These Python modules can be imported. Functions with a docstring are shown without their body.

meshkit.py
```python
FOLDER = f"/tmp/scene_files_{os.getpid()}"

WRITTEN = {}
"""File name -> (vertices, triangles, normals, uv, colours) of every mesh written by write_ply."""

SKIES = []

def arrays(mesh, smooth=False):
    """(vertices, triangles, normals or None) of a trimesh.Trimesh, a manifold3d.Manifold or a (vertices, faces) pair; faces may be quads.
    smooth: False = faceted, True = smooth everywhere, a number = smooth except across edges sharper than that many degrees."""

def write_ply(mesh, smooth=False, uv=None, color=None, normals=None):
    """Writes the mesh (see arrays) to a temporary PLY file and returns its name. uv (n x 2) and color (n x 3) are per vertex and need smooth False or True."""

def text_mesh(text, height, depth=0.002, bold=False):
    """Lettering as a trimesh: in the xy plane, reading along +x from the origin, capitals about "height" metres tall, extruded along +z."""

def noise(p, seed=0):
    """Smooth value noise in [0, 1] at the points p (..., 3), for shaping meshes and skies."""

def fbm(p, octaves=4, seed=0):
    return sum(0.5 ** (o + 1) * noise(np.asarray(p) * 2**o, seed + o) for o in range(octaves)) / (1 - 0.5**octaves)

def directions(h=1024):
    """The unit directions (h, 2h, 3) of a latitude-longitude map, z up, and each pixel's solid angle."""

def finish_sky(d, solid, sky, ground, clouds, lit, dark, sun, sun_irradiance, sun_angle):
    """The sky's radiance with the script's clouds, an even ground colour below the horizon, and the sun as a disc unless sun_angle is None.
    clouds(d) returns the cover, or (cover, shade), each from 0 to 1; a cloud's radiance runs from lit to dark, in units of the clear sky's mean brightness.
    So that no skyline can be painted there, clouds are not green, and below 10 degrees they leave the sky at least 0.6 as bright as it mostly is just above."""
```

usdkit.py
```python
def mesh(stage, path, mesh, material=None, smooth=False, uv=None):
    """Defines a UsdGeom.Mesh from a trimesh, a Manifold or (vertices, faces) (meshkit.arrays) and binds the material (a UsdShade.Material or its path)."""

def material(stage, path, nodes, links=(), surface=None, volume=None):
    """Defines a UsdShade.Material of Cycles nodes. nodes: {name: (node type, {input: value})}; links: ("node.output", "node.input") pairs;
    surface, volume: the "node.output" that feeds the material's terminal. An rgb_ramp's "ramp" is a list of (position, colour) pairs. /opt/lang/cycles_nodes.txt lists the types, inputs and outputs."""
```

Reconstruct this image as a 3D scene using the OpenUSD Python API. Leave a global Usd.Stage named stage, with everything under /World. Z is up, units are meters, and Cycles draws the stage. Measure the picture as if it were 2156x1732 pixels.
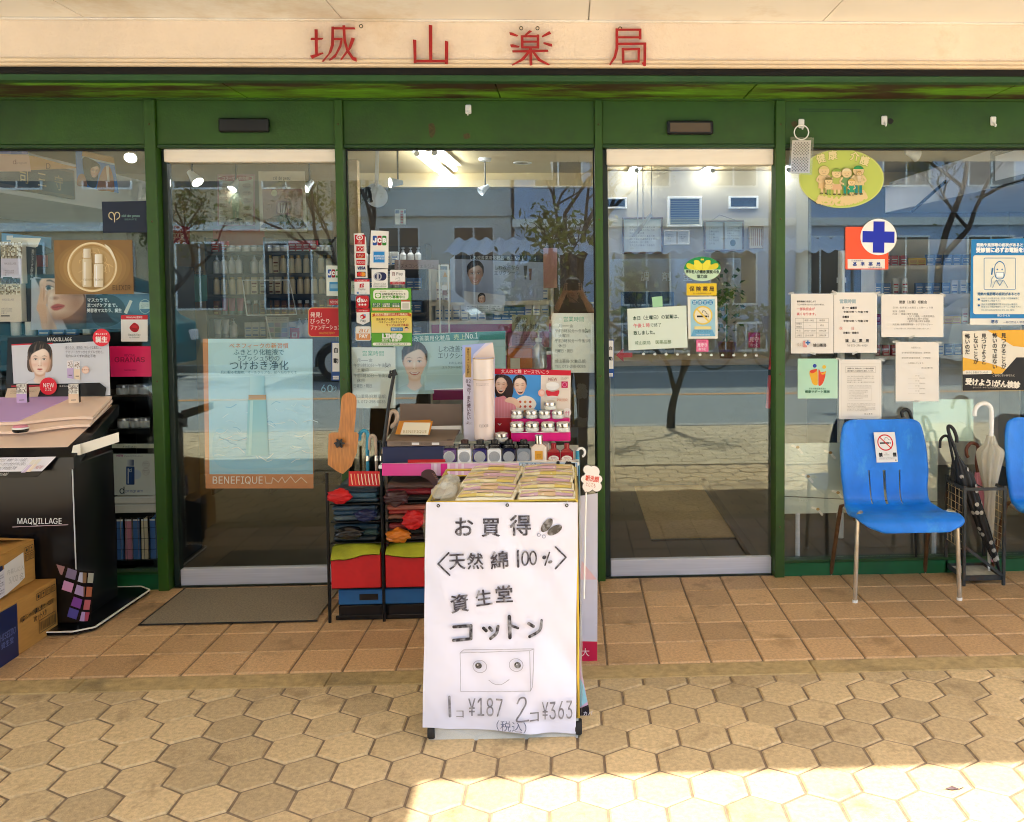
import glob, math, random
import numpy as np
import trimesh
from PIL import Image, ImageDraw, ImageFont
from shapely import affinity, union_all
from shapely import box as sbox
from scipy.ndimage import gaussian_filter
from shapely.geometry import LineString, Point, Polygon
from pxr import Gf, Sdf, Usd, UsdGeom, UsdLux, UsdShade, Vt
import meshkit
import usdkit

stage = Usd.Stage.CreateInMemory()
UsdGeom.SetStageUpAxis(stage, 'Z')
UsdGeom.SetStageMetersPerUnit(stage, 1.0)
world = UsdGeom.Xform.Define(stage, '/World')
UsdGeom.Scope.Define(stage, '/World/Looks')
rng = random.Random(7)

# camera, sky, sun, exposure
EXPOSURE = 2.95
SUN_EL, SUN_AZ = math.radians(50.0), math.atan2(0.13, -1.0)      # azimuth = atan2(x, y) of the direction towards the sun
SUN_POWER, SKY_POWER = 0.5, 0.15
FOCAL_PX, CX, CY, CAM_H, CAM_D = 1850.0, 1278.0, 687.0, 1.44, 4.255   # lens in units of a 2156 px wide picture
W_PX, H_PX = 2156.0, 1732.0

def unit(v):
    v = np.asarray(v, float)
    return v / np.linalg.norm(v)

down = unit([(1565 - CX), (40000 - CY), FOCAL_PX])               # where plumb lines meet
alongx = unit([(45000 - CX), 0, FOCAL_PX])
alongx = unit(alongx - down * (alongx @ down))                   # direction of the shop front
inward = np.cross(down, alongx)
if inward[2] < 0:
    inward = -inward
ROT = np.stack([alongx, inward, -down])                          # rows: world x, y, z in camera (right, down, forward)
CAM = np.array([0.0, -CAM_D, CAM_H])

cam = UsdGeom.Camera.Define(stage, '/World/camera')
right_w, down_w, fwd_w = ROT @ [1, 0, 0], ROT @ [0, 1, 0], ROT @ [0, 0, 1]
m = Gf.Matrix4d(*[float(x) for x in (*right_w, 0, *(-down_w), 0, *(-fwd_w), 0, *CAM, 1)])
cam.AddTransformOp().Set(m)
AP = 36.0
cam.CreateHorizontalApertureAttr(AP)
cam.CreateVerticalApertureAttr(AP * 822 / 1024)
cam.CreateFocalLengthAttr(AP * FOCAL_PX / W_PX)
cam.CreateHorizontalApertureOffsetAttr((W_PX / 2 - CX) / W_PX * AP)
cam.CreateVerticalApertureOffsetAttr((CY - H_PX / 2) / W_PX * AP)
cam.CreateClippingRangeAttr(Gf.Vec2f(0.05, 2000))
cam.CreateExposureAttr(EXPOSURE)

sky = UsdLux.DomeLight.Define(stage, '/World/sky')
sky.GetPrim().SetCustomDataByKey('kind', 'structure')
UsdShade.MaterialBindingAPI.Apply(sky.GetPrim()).Bind(usdkit.material(
    stage, '/World/Looks/sky', {'s': ('sky_texture', {'sky_type': 'single_scattering', 'sun_disc': False, 'sun_elevation': SUN_EL, 'sun_rotation': SUN_AZ}),
                                'b': ('background_shader', {'strength': SKY_POWER})}, [('s.color', 'b.color')], surface='b.background'))
sun = UsdLux.DistantLight.Define(stage, '/World/sun')
sun.CreateIntensityAttr(SUN_POWER)
sun.CreateAngleAttr(0.55)
sun.CreateNormalizeAttr(True)
sun.CreateColorAttr(Gf.Vec3f(1.0, 0.95, 0.88))
to_sun = np.array([math.cos(SUN_EL) * math.sin(SUN_AZ), math.cos(SUN_EL) * math.cos(SUN_AZ), math.sin(SUN_EL)])
sx_ = unit(np.cross([0, 0, 1], to_sun))
sy_ = np.cross(to_sun, sx_)
sun.AddTransformOp().Set(Gf.Matrix4d(*[float(x) for x in (*sx_, 0, *sy_, 0, *to_sun, 0, 0, 0, 20, 1)]))

# measuring helpers

def ray(u, v):
    u, v = np.asarray(u, float), np.asarray(v, float)
    c = np.stack([(u - CX) / FOCAL_PX, (v - CY) / FOCAL_PX, np.ones_like(u)], -1)
    return c @ ROT.T

def P(u, v, y=0.0):
    """Point on the upright plane at depth y that is measured at (u, v) in the photograph."""
    d = ray(u, v)
    t = (np.asarray(y) + CAM_D) / d[..., 1]
    return CAM + d * t[..., None]

def G(u, v, z=0.0):
    d = ray(u, v)
    t = (z - CAM_H) / d[..., 2]
    return CAM + d * t[..., None]

FR = dict(d=(0, 0, 1), c1=(0, 274.2, .3404), c2=(712.9, 274.2, .3404), c3=(1429.3, 274.2, .3404), c4=(0, 822.6, .3404), c5=(712.9, 685.5, .30867),
          c6=(1429.3, 822.6, .3404), c8=(754, 959.7, .39574), s1=(0, 301.6, .22957), s2=(0, 671.8, .19789), s3=(0, 1083, .19789), s4=(617, 788.3, .31677),
          s5=(726.6, 466.1, .16624), s6=(788.3, 740.3, .21303), t1=(617, 27.4, .3625), t2=(329, 329, .22957), t3=(726.6, 301.6, .25436),
          t4=(1261.3, 301.6, .26918), t5=(1645.2, 219.4, .23743), t6=(1645.2, 589.5, .23687), t7=(1919.4, 808.9, .26906))

def fx(fr, x, y):
    a, b, k = FR[fr]
    return a + np.asarray(x, float) * k, b + np.asarray(y, float) * k

def lin(h, k=1.0):
    """'#rrggbb' or a grey level 0..1 as a linear colour."""
    if not isinstance(h, str):
        return tuple(np.broadcast_to(np.asarray(h, float), 3) * k)
    c = np.array([int(h[i:i + 2], 16) for i in (1, 3, 5)]) / 255.0
    c = np.where(c <= .04045, c / 12.92, ((c + .055) / 1.055) ** 2.4)
    return tuple(np.clip(c * k, 0, .95))

# materials
MATS = {}

def mat(name, color, rough=.5, metal=0., spec=.5, var=0., vscale=6., bump=0., bscale=60., coat=0., trans=0., rnd=0., stretch=None, dirt=None, dscale=2., dlo=.52, sheen=0., emit=None, estr=0.):
    """A principled material whose colour wanders a little with noise; rnd varies it from object to object."""
    if name in MATS:
        return MATS[name]
    c = np.array(lin(color))
    nodes = {'p': ('principled_bsdf', {'base_color': tuple(c), 'roughness': rough, 'metallic': metal, 'specular_ior_level': spec, 'coat_weight': coat,
                                       'transmission_weight': trans, 'sheen_weight': sheen}), 'g': ('texture_coordinate', {})}
    if emit is not None:
        nodes['p'][1].update(emission_color=lin(emit), emission_strength=estr)
    links, src, vec = [], None, 'g.object'
    if stretch:
        nodes['mp'] = ('mapping', {'scale': stretch})
        links.append(('g.object', 'mp.vector'))
        vec = 'mp.vector'
    if var:
        nodes['n'] = ('noise_texture', {'scale': vscale, 'detail': 6., 'roughness': .6})
        nodes['r'] = ('rgb_ramp', {'ramp': [(.3, tuple(np.clip(c * (1 - var), 0, .95))), (.55, tuple(c)), (.75, tuple(np.clip(c * (1 + .7 * var), 0, .95)))]})
        links += [(vec, 'n.vector'), ('n.fac', 'r.fac')]
        src = 'r.color'
    if dirt is not None:
        nodes['dn'] = ('noise_texture', {'scale': dscale, 'detail': 8., 'roughness': .7})
        nodes['dr'] = ('rgb_ramp', {'ramp': [(dlo, (0, 0, 0)), (dlo + .16, (1, 1, 1))]})
        nodes['dm'] = ('mix', {'mix_type': 'mix', 'color1': tuple(c), 'color2': lin(dirt)})
        links += [(vec, 'dn.vector'), ('dn.fac', 'dr.fac'), ('dr.color', 'dm.fac')]
        if src:
            links.append((src, 'dm.color1'))
        src = 'dm.color'
    if rnd:
        nodes['oi'] = ('object_info', {})
        nodes['or'] = ('map_range', {'from_min': 0., 'from_max': 1., 'to_min': 1 - rnd, 'to_max': 1 + rnd})
        nodes['hs'] = ('hsv', {'color': tuple(c)})
        links += [('oi.random', 'or.value'), ('or.result', 'hs.value')]
        if src:
            links.append((src, 'hs.color'))
        src = 'hs.color'
    if src:
        links.append((src, 'p.base_color'))
    if bump:
        nodes['bn'] = ('noise_texture', {'scale': bscale, 'detail': 4., 'roughness': .6})
        nodes['b'] = ('bump', {'strength': min(1., bump), 'distance': .004})
        links += [(vec, 'bn.vector'), ('bn.fac', 'b.height'), ('b.normal', 'p.normal')]
    MATS[name] = usdkit.material(stage, f'/World/Looks/{name}', nodes, links, surface='p.BSDF')
    return MATS[name]

def ink_material(name, rough, spec=.4):
    MATS[name] = usdkit.material(stage, f'/World/Looks/{name}', {'a': ('attribute', {'attribute': 'ink'}), 'p': ('principled_bsdf', {'roughness': rough, 'specular_ior_level': spec})},
                                 [('a.color', 'p.base_color')], surface='p.BSDF')

ink_material('printed_ink', .45)
MATS['matt_ink'] = usdkit.material(stage, '/World/Looks/matt_ink', {'a': ('attribute', {'attribute': 'ink'}), 'g': ('texture_coordinate', {}), 'n': ('noise_texture', {'scale': 70., 'detail': 5.}), 'r': ('rgb_ramp', {'ramp': [(.46, (0, 0, 0)), (.72, (.55, .55, .55))]}),
                                    'm': ('mix', {'mix_type': 'mix', 'color2': (.5, .49, .52)}), 'p': ('principled_bsdf', {'roughness': .85, 'specular_ior_level': .2})},
                                   [('g.object', 'n.vector'), ('n.fac', 'r.fac'), ('r.color', 'm.fac'), ('a.color', 'm.color1'), ('m.color', 'p.base_color')], surface='p.BSDF')

def glass_material(name, tint, f0, rough=0.0):
    MATS[name] = usdkit.material(stage, f'/World/Looks/{name}', {
        'lw': ('layer_weight', {'blend': .5}), 'pw': ('math', {'math_type': 'power', 'value2': 5.}), 'ma': ('math', {'math_type': 'multiply_add', 'value2': 1 - f0, 'value3': f0, 'use_clamp': True}),
        't': ('transparent_bsdf', {'color': tint}), 'g': ('glossy_bsdf', {'color': (.9, 1, .96), 'roughness': rough}), 'x': ('mix_closure', {})},
        [('lw.facing', 'pw.value1'), ('pw.value', 'ma.value1'), ('ma.value', 'x.fac'), ('t.BSDF', 'x.closure1'), ('g.BSDF', 'x.closure2')], surface='x.closure')

glass_material('window_glass', (.975, .992, .982), .06)
glass_material('clear_plastic', (.93, .93, .92), .06, .08)

MATS['poly_film'] = usdkit.material(stage, '/World/Looks/poly_film', {'d': ('principled_bsdf', {'base_color': (.8, .78, .72), 'roughness': .22}), 't': ('transparent_bsdf', {'color': (.97, .97, .95)}), 'm': ('mix_closure', {'fac': .62})},
                                    [('d.BSDF', 'm.closure1'), ('t.BSDF', 'm.closure2')], surface='m.closure')

# scene helpers
_used = {}

def path_for(parent, name):
    base = '/World' if parent is None else str(parent.GetPath())
    k = (base, name)
    n = _used.get(k, -1) + 1
    _used[k] = n
    return f'{base}/{name}' if n == 0 else f'{base}/{name}_{n:03d}'

def tag(prim, label=None, cat=None, group=None, kind=None):
    for k, v in (('label', label), ('category', cat), ('group', group), ('kind', kind)):
        if v:
            prim.SetCustomDataByKey(k, v)
    return prim

def thing(name, label, cat, loc=(0, 0, 0), rz=0., group=None, parent=None):
    x = UsdGeom.Xform.Define(stage, path_for(parent, name))
    if any(loc) or rz:
        x.AddTranslateOp().Set(Gf.Vec3d(*map(float, loc)))
        x.AddRotateZOp().Set(float(rz))
    return tag(x.GetPrim(), label, cat, group)

def struct(name):
    return tag(UsdGeom.Xform.Define(stage, path_for(None, name)).GetPrim(), kind='structure')

def obj(name, mesh, material, parent=None, smooth=False, label=None, cat=None, group=None, kind=None):
    if isinstance(mesh, (list, tuple)) and len(mesh) and isinstance(mesh[0], trimesh.Trimesh):
        mesh = trimesh.util.concatenate(list(mesh))
    pr = usdkit.mesh(stage, path_for(parent, name), mesh, MATS[material] if isinstance(material, str) else material, smooth=smooth)
    return tag(pr.GetPrim(), label, cat, group, kind)

def dup(root, loc, rz=0., label=None, group=None):
    was = root.GetCustomData()
    r = thing(root.GetName(), label or was['label'], was['category'], loc, rz, group or was.get('group'))
    r.GetReferences().AddInternalReference(root.GetPath())
    r.SetInstanceable(True)
    return r

def bx(x0, x1, y0, y1, z0, z1, c=0.):
    """A box, its edges chamfered by c."""
    x0, x1, y0, y1, z0, z1 = min(x0, x1), max(x0, x1), min(y0, y1), max(y0, y1), min(z0, z1), max(z0, z1)
    if not c:
        b = trimesh.creation.box((x1 - x0, y1 - y0, z1 - z0))
        b.apply_translation(((x0 + x1) / 2, (y0 + y1) / 2, (z0 + z1) / 2))
        return b
    pts = []
    for sx, x in ((1, x0), (-1, x1)):
        for sy, y in ((1, y0), (-1, y1)):
            for sz, z in ((1, z0), (-1, z1)):
                pts += [(x + sx * c, y + sy * c, z), (x + sx * c, y, z + sz * c), (x, y + sy * c, z + sz * c)]
    return trimesh.convex.convex_hull(np.array(pts))

def pxbox(fr, x0, y0, x1, y1, yf, depth, c=0.):
    """A box whose front face stands at depth yf and covers the measured rectangle."""
    u0, v0 = fx(fr, x0, y0)
    u1, v1 = fx(fr, x1, y1)
    a, b = P(u0, v1, yf), P(u1, v0, yf)
    a2, b2 = P(u0, (v0 + v1) / 2, yf), P(u1, (v0 + v1) / 2, yf)
    zc0, zc1 = P((u0 + u1) / 2, v1, yf)[2], P((u0 + u1) / 2, v0, yf)[2]
    return bx(a2[0], b2[0], yf, yf + depth, zc0, zc1, c)

def tube(pts, r, n=8, closed=False, cap=True):
    pts = np.asarray(pts, float)
    k = len(pts)
    r = np.broadcast_to(np.asarray(r, float), k)
    t = np.gradient(pts, axis=0) if not closed else np.roll(pts, -1, 0) - np.roll(pts, 1, 0)
    t /= np.maximum(np.linalg.norm(t, axis=1, keepdims=True), 1e-9)
    ref = np.array([0, 0, 1.]) if abs(t[0][2]) < .9 else np.array([1., 0, 0])
    a = unit(np.cross(ref, t[0]))
    ring = []
    ang = np.linspace(0, 2 * np.pi, n, endpoint=False)
    for i in range(k):
        a = a - t[i] * (a @ t[i])
        a = a / max(np.linalg.norm(a), 1e-9)
        b = np.cross(t[i], a)
        ring.append(pts[i] + r[i] * (np.cos(ang)[:, None] * a + np.sin(ang)[:, None] * b))
    v = np.vstack(ring)
    f = []
    for i in range(k if closed else k - 1):
        j = (i + 1) % k
        for s in range(n):
            s2 = (s + 1) % n
            f += [(i * n + s, i * n + s2, j * n + s2), (i * n + s, j * n + s2, j * n + s)]
    if cap and not closed:
        v = np.vstack([v, pts[0], pts[-1]])
        for s in range(n):
            s2 = (s + 1) % n
            f += [(k * n, s2, s), (k * n + 1, (k - 1) * n + s, (k - 1) * n + s2)]
    return trimesh.Trimesh(v, f, process=False)

def curve(pts, n=24):
    """A smooth line through the points (Catmull-Rom)."""
    p = np.asarray(pts, float)
    p = np.vstack([2 * p[0] - p[1], p, 2 * p[-1] - p[-2]])
    out = []
    seg = len(p) - 3
    for i in range(seg):
        for t in np.linspace(0, 1, max(2, n // seg), endpoint=i == seg - 1):
            a, b, c, d = p[i:i + 4]
            out.append(.5 * ((2 * b) + (-a + c) * t + (2 * a - 5 * b + 4 * c - d) * t * t + (-a + 3 * b - 3 * c + d) * t ** 3))
    return np.array(out)

def lathe(profile, n=20):
    """Turned about z; profile is (radius, z) from bottom to top."""
    return trimesh.creation.revolve(np.asarray(profile, float), sections=n)

def moved(mesh, loc=(0, 0, 0), rx=0., ry=0., rz=0., s=1.):
    q = mesh.copy()
    if s != 1.:
        q.apply_scale(s)
    for ang, ax in ((rx, [1, 0, 0]), (ry, [0, 1, 0]), (rz, [0, 0, 1])):
        if ang:
            q.apply_transform(trimesh.transformations.rotation_matrix(math.radians(ang), ax))
    q.apply_translation(loc)
    return q

def tri(poly):
    v, f = trimesh.creation.triangulate_polygon(poly, engine='earcut')
    return np.asarray(v), np.asarray(f)

def polys(g):
    return [p for p in getattr(g, 'geoms', [g]) if isinstance(p, Polygon) and p.area > 1e-9]

def prism(shape, mp, thick):
    """A flat shape given in measured coordinates, mapped by mp(points, lift) and thickened backwards."""
    out = []
    for p in polys(shape):
        v, f = tri(p)
        a, b = mp(v, 0.), mp(v, -thick)
        ring = trimesh.Trimesh(np.vstack([a, b]), np.vstack([f, f[:, ::-1] + len(v)]), process=False)
        out.append(ring)
        for r in [p.exterior, *p.interiors]:
            c = np.array(r.coords)
            n = len(c)
            w = np.vstack([mp(c, 0.), mp(c, -thick)])
            i = np.arange(n - 1)
            out.append(trimesh.Trimesh(w, np.vstack([np.stack([i, i + 1, i + 1 + n], 1), np.stack([i, i + 1 + n, i + n], 1)]), process=False))
    q = trimesh.util.concatenate(out)
    trimesh.repair.fix_normals(q)
    return q

# print: lettering and pictures on flat things
FONTS = {}
for key, pat in (('j', 'Noto Sans CJK'), ('l', 'Inter'), ('m', 'DejaVuSansMono')):
    FONTS[key] = glob.glob(f'/opt/blender-*/*/datafiles/fonts/{pat}*')[0]
_font, _glyph = {}, {}

def glyph(ch, key, bold, res):
    k = (ch, key, bold, res)
    if k in _glyph:
        return _glyph[k]
    if (key, res) not in _font:
        _font[(key, res)] = ImageFont.truetype(FONTS[key], res)
    font = _font[(key, res)]
    adv = font.getlength(ch) / res
    x0, y0, x1, y1 = font.getbbox(ch, anchor='ls', stroke_width=bold)
    if x1 <= x0 or y1 <= y0 or not ch.strip():
        _glyph[k] = (None, None, adv)
        return _glyph[k]
    im = Image.new('L', (x1 - x0 + 8, y1 - y0 + 8))
    ImageDraw.Draw(im).text((4 - x0, 4 - y0), ch, 255, font, anchor='ls', stroke_width=bold)
    on = np.pad(np.asarray(im) > 120, ((0, 0), (1, 1))).astype(np.int8)
    rows, st = np.nonzero(np.diff(on, axis=1) == 1)
    en = np.nonzero(np.diff(on, axis=1) == -1)[1]
    if not len(rows):
        _glyph[k] = (None, None, adv)
        return _glyph[k]
    g = union_all(sbox(st, rows, en, rows + 1)).buffer(.55).buffer(-.55).simplify(.6 if res > 40 else .45)
    vs, fs, n = [], [], 0
    for p in polys(g):
        v, f = tri(p)
        vs.append(v)
        fs.append(f + n)
        n += len(v)
    v = (np.vstack(vs) + [x0 - 4, y0 - 4]) / res
    _glyph[k] = (v, np.vstack(fs), adv)
    return _glyph[k]

def wall_map(fr, yf):
    def mp(pts, lift):
        u, v = fx(fr, pts[:, 0], pts[:, 1])
        return P(u, v, np.full(len(u), yf - lift))
    return mp

def quad_map(corners, size=(1, 1), flip=1.):
    """(0..w, 0..h) with y downwards onto the quad top-left, top-right, bottom-right, bottom-left (world points)."""
    a, b, c, d = [np.asarray(x, float) for x in corners]
    n = unit(np.cross(d - a, b - a)) * flip

    def mp(pts, lift):
        s, t = (pts[:, 0] / size[0])[:, None], (pts[:, 1] / size[1])[:, None]
        return (a * (1 - s) + b * s) * (1 - t) + (d * (1 - s) + c * s) * t + n * lift
    return mp

class Print:
    STEP = .00022

    def __init__(s, mp, fr=None, base=.0004):
        s.mp, s.v, s.f, s.c, s.n, s.lift = mp, [], [], [], 0, base

    def add(s, v, f, col, lift=None):
        s.v.append(s.mp(np.asarray(v, float), s.lift if lift is None else lift))
        s.f.append(np.asarray(f) + s.n)
        col = np.asarray(col, float)
        s.c.append(np.broadcast_to(col, (len(v), 3)))
        s.n += len(v)

    def shape(s, g, col, up=True, grad=None):
        """grad=(colour2, (dx, dy)): the colour runs from col to colour2 along the direction."""
        if up:
            s.lift += s.STEP
        c = np.array(lin(col, .86))
        for p in polys(g):
            if grad is None:
                v, f = tri(p)
                s.add(v, f, c)
            else:
                c2, d = np.array(lin(grad[0], .86)), np.asarray(grad[1], float)
                b = np.array(p.bounds)
                corner = np.array([[b[0], b[1]], [b[2], b[1]], [b[2], b[3]], [b[0], b[3]]]) @ d
                lo, hi = corner.min(), corner.max()
                nx = 10
                for i in range(nx):
                    if abs(d[0]) > abs(d[1]):
                        cell = sbox(b[0] + (b[2] - b[0]) * i / nx, b[1], b[0] + (b[2] - b[0]) * (i + 1) / nx, b[3])
                    else:
                        cell = sbox(b[0], b[1] + (b[3] - b[1]) * i / nx, b[2], b[1] + (b[3] - b[1]) * (i + 1) / nx)
                    for q in polys(p.intersection(cell)):
                        v, f = tri(q)
                        t = np.clip((v @ d - lo) / (hi - lo), 0, 1)[:, None]
                        s.add(v, f, c * (1 - t) + c2 * t)
        return s

    def poly(s, pts, col, **k):
        p = Polygon(pts)
        return s.shape(p if p.is_valid else p.buffer(0), col, **k)

    def blob(s, pts, col, n=40, **k):
        """A closed smooth outline through the points."""
        p = np.asarray(pts, float)
        q = curve(np.vstack([p[-1:], p, p[:2]]), n + 2 * n // len(p) * 2)
        seg = len(q) // (len(p) + 2)
        return s.poly(q[seg:-seg], col, **k)

    def rect(s, x0, y0, x1, y1, col, r=0, **k):
        g = sbox(x0 + r, y0 + r, x1 - r, y1 - r)
        return s.shape(g.buffer(r, 6) if r else g, col, **k)

    def ell(s, x, y, rx, ry, col, rot=0, **k):
        return s.shape(affinity.translate(affinity.rotate(affinity.scale(Point(0, 0).buffer(1, 10), rx, ry), rot, origin=(0, 0)), x, y), col, **k)

    def ring(s, x, y, rx, ry, w, col, **k):
        a = affinity.scale(Point(0, 0).buffer(1, 12), rx, ry)
        b = affinity.scale(Point(0, 0).buffer(1, 12), rx - w, ry - w)
        return s.shape(affinity.translate(a.difference(b), x, y), col, **k)

    def line(s, pts, w, col, cap=1, smooth=0, **k):
        return s.shape(LineString(curve(pts, smooth) if smooth else pts).buffer(w / 2, 4, cap_style=cap), col, **k)

    def text(s, t, x, y, h, col, font='j', bold=0, w=None, sp=0., rot=0., align='l', vert=False, res=None, slant=0.):
        """y is the baseline; h the em size in measured units; w squeezes the line to that width."""
        res = res or (64 if h * FR_SCALE.get('k', 1) > 24 else 40)
        s.lift += s.STEP
        c = np.array(lin(col, .86))
        items, pen = [], 0.
        for ch in t:
            v, f, adv = glyph(ch, font, bold, res)
            if v is not None:
                q = v.copy()
                if slant:
                    q[:, 0] -= q[:, 1] * slant
                q = q * h
                if vert:
                    q = q + [-.5 * adv * h, pen * h + .88 * h]
                    items.append((q, f))
                else:
                    items.append((q + [pen * h, 0], f))
            pen += (1. if vert else adv) + sp
        total = (pen - sp) * h
        kx = 1. if w is None or total <= 0 else w / total
        off = 0 if align == 'l' else (-.5 * total * kx if align == 'c' else -total * kx)
        ca, sa = math.cos(math.radians(rot)), math.sin(math.radians(rot))
        for q, f in items:
            if not vert:
                q = q * [kx, 1] + [off, 0]
            elif w is not None:
                q = q * [1, kx]
            q = q @ np.array([[ca, sa], [-sa, ca]]) + [x, y]
            s.add(q, f, c)
        return s

    def greek(s, x0, y0, x1, y1, n, col, h=None, gap=.25, seed=1, glyphs='の一はに日でをと人本月大会用薬品市店内方'):
        """Lines of body text too small to read, set as rows of tiny characters."""
        r = random.Random(seed)
        pitch = (y1 - y0) / n
        size = h or pitch * .7
        for i in range(n):
            k = int((x1 - x0) / size * (1 if i % 3 != 2 else .55 + .3 * r.random()))
            s.text(''.join(r.choice(glyphs) for _ in range(max(1, k))), x0, y0 + pitch * (i + .8), size, col, res=16)
            s.lift -= s.STEP
        s.lift += s.STEP
        return s

    def mesh(s, name, parent, material='printed_ink', **k):
        if not s.v:
            return None
        v, f, c = np.vstack(s.v), np.vstack(s.f), np.vstack(s.c)
        u, f = np.unique(f, return_inverse=True)
        v, c, f = v[u], c[u], f.reshape(-1, 3)
        a, b, d = v[f[:, 0]], v[f[:, 1]], v[f[:, 2]]
        mid = s.mp(np.array([[0., 0.], ]), 1.) - s.mp(np.array([[0., 0.], ]), 0.)
        bad = (np.cross(b - a, d - a) @ mid[0]) < 0
        f[bad] = f[bad][:, ::-1]
        pr = obj(name, (v, f), material, parent, **k)
        UsdGeom.PrimvarsAPI(pr).CreatePrimvar('ink', Sdf.ValueTypeNames.Color3fArray, 'vertex').Set(Vt.Vec3fArray.FromNumpy(c.astype(np.float32)))
        return pr

FR_SCALE = {'k': 1}
mat('paper', '#f4f0e8', .7, var=.03, vscale=3)
mat('plastic_sheet', '#efefe9', .3)

def poster(name, fr, outline, label, cat='poster', yf=-.0075, thick=.0008, sheet='paper', group=None, r=0., lam=0.):
    """A flat printed thing standing at depth yf. outline: (x0, y0, x1, y1) or a list of corners. Returns (prim, Print)."""
    t = thing(name, label, cat, group=group)
    FR_SCALE['k'] = FR[fr][2] * .55
    if not hasattr(outline, "area") and len(outline) == 4 and np.ndim(outline[0]) == 0:
        x0, y0, x1, y1 = outline
        g = sbox(x0 + r, y0 + r, x1 - r, y1 - r).buffer(r, 5) if r else sbox(x0, y0, x1, y1)
    else:
        g = Polygon(outline) if not hasattr(outline, 'area') else outline
    mp = wall_map(fr, yf)
    m_ = prism(g, mp, thick)
    obj('sheet', m_, sheet, t)
    if lam:
        q = prism(g.buffer(lam, join_style=2), wall_map(fr, yf + thick + .0005), .0003)
        obj('laminate', q, 'clear_plastic', t)
    pr = Print(mp)
    return t, pr
# ground
mat('tile_clay', '#c59e72', .55, var=.28, vscale=90, bump=.5, bscale=220, rnd=.16, dirt='#8f7048', dscale=4.5, dlo=.55)
mat('hex_concrete', '#c4a97e', .8, var=.26, vscale=70, bump=.7, bscale=260, rnd=.17, dirt='#8f7653', dscale=5.5, dlo=.56)
mat('joint_mortar', '#83705a', .95, var=.3, vscale=40)
mat('strip_concrete', '#b29868', .85, var=.3, vscale=30, bump=.5, bscale=150, dirt='#7d6a48', dscale=3)
mat('paver_brick', '#cdb994', .85, var=.25, vscale=8, bump=.4, bscale=150)
mat('asphalt', '#8f938c', .9, var=.35, vscale=60, bump=.7, bscale=200)
mat('road_paint', '#dedcd4', .7, var=.12, vscale=20)
mat('kerb_stone', '#a9a69a', .85, var=.2, vscale=15)

TP, TY0, TY1 = .199, -.012, -.985
HW = .1612
HP = HW * math.sqrt(3) / 2
terrace = struct('tiled_terrace')
obj('mortar_bed', bx(-3.6, 3.6, TY1 - .003, .5, -.09, -.006), 'joint_mortar', terrace)
tx0 = float(G(1434, 1224)[0]) - 20 * TP

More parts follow.
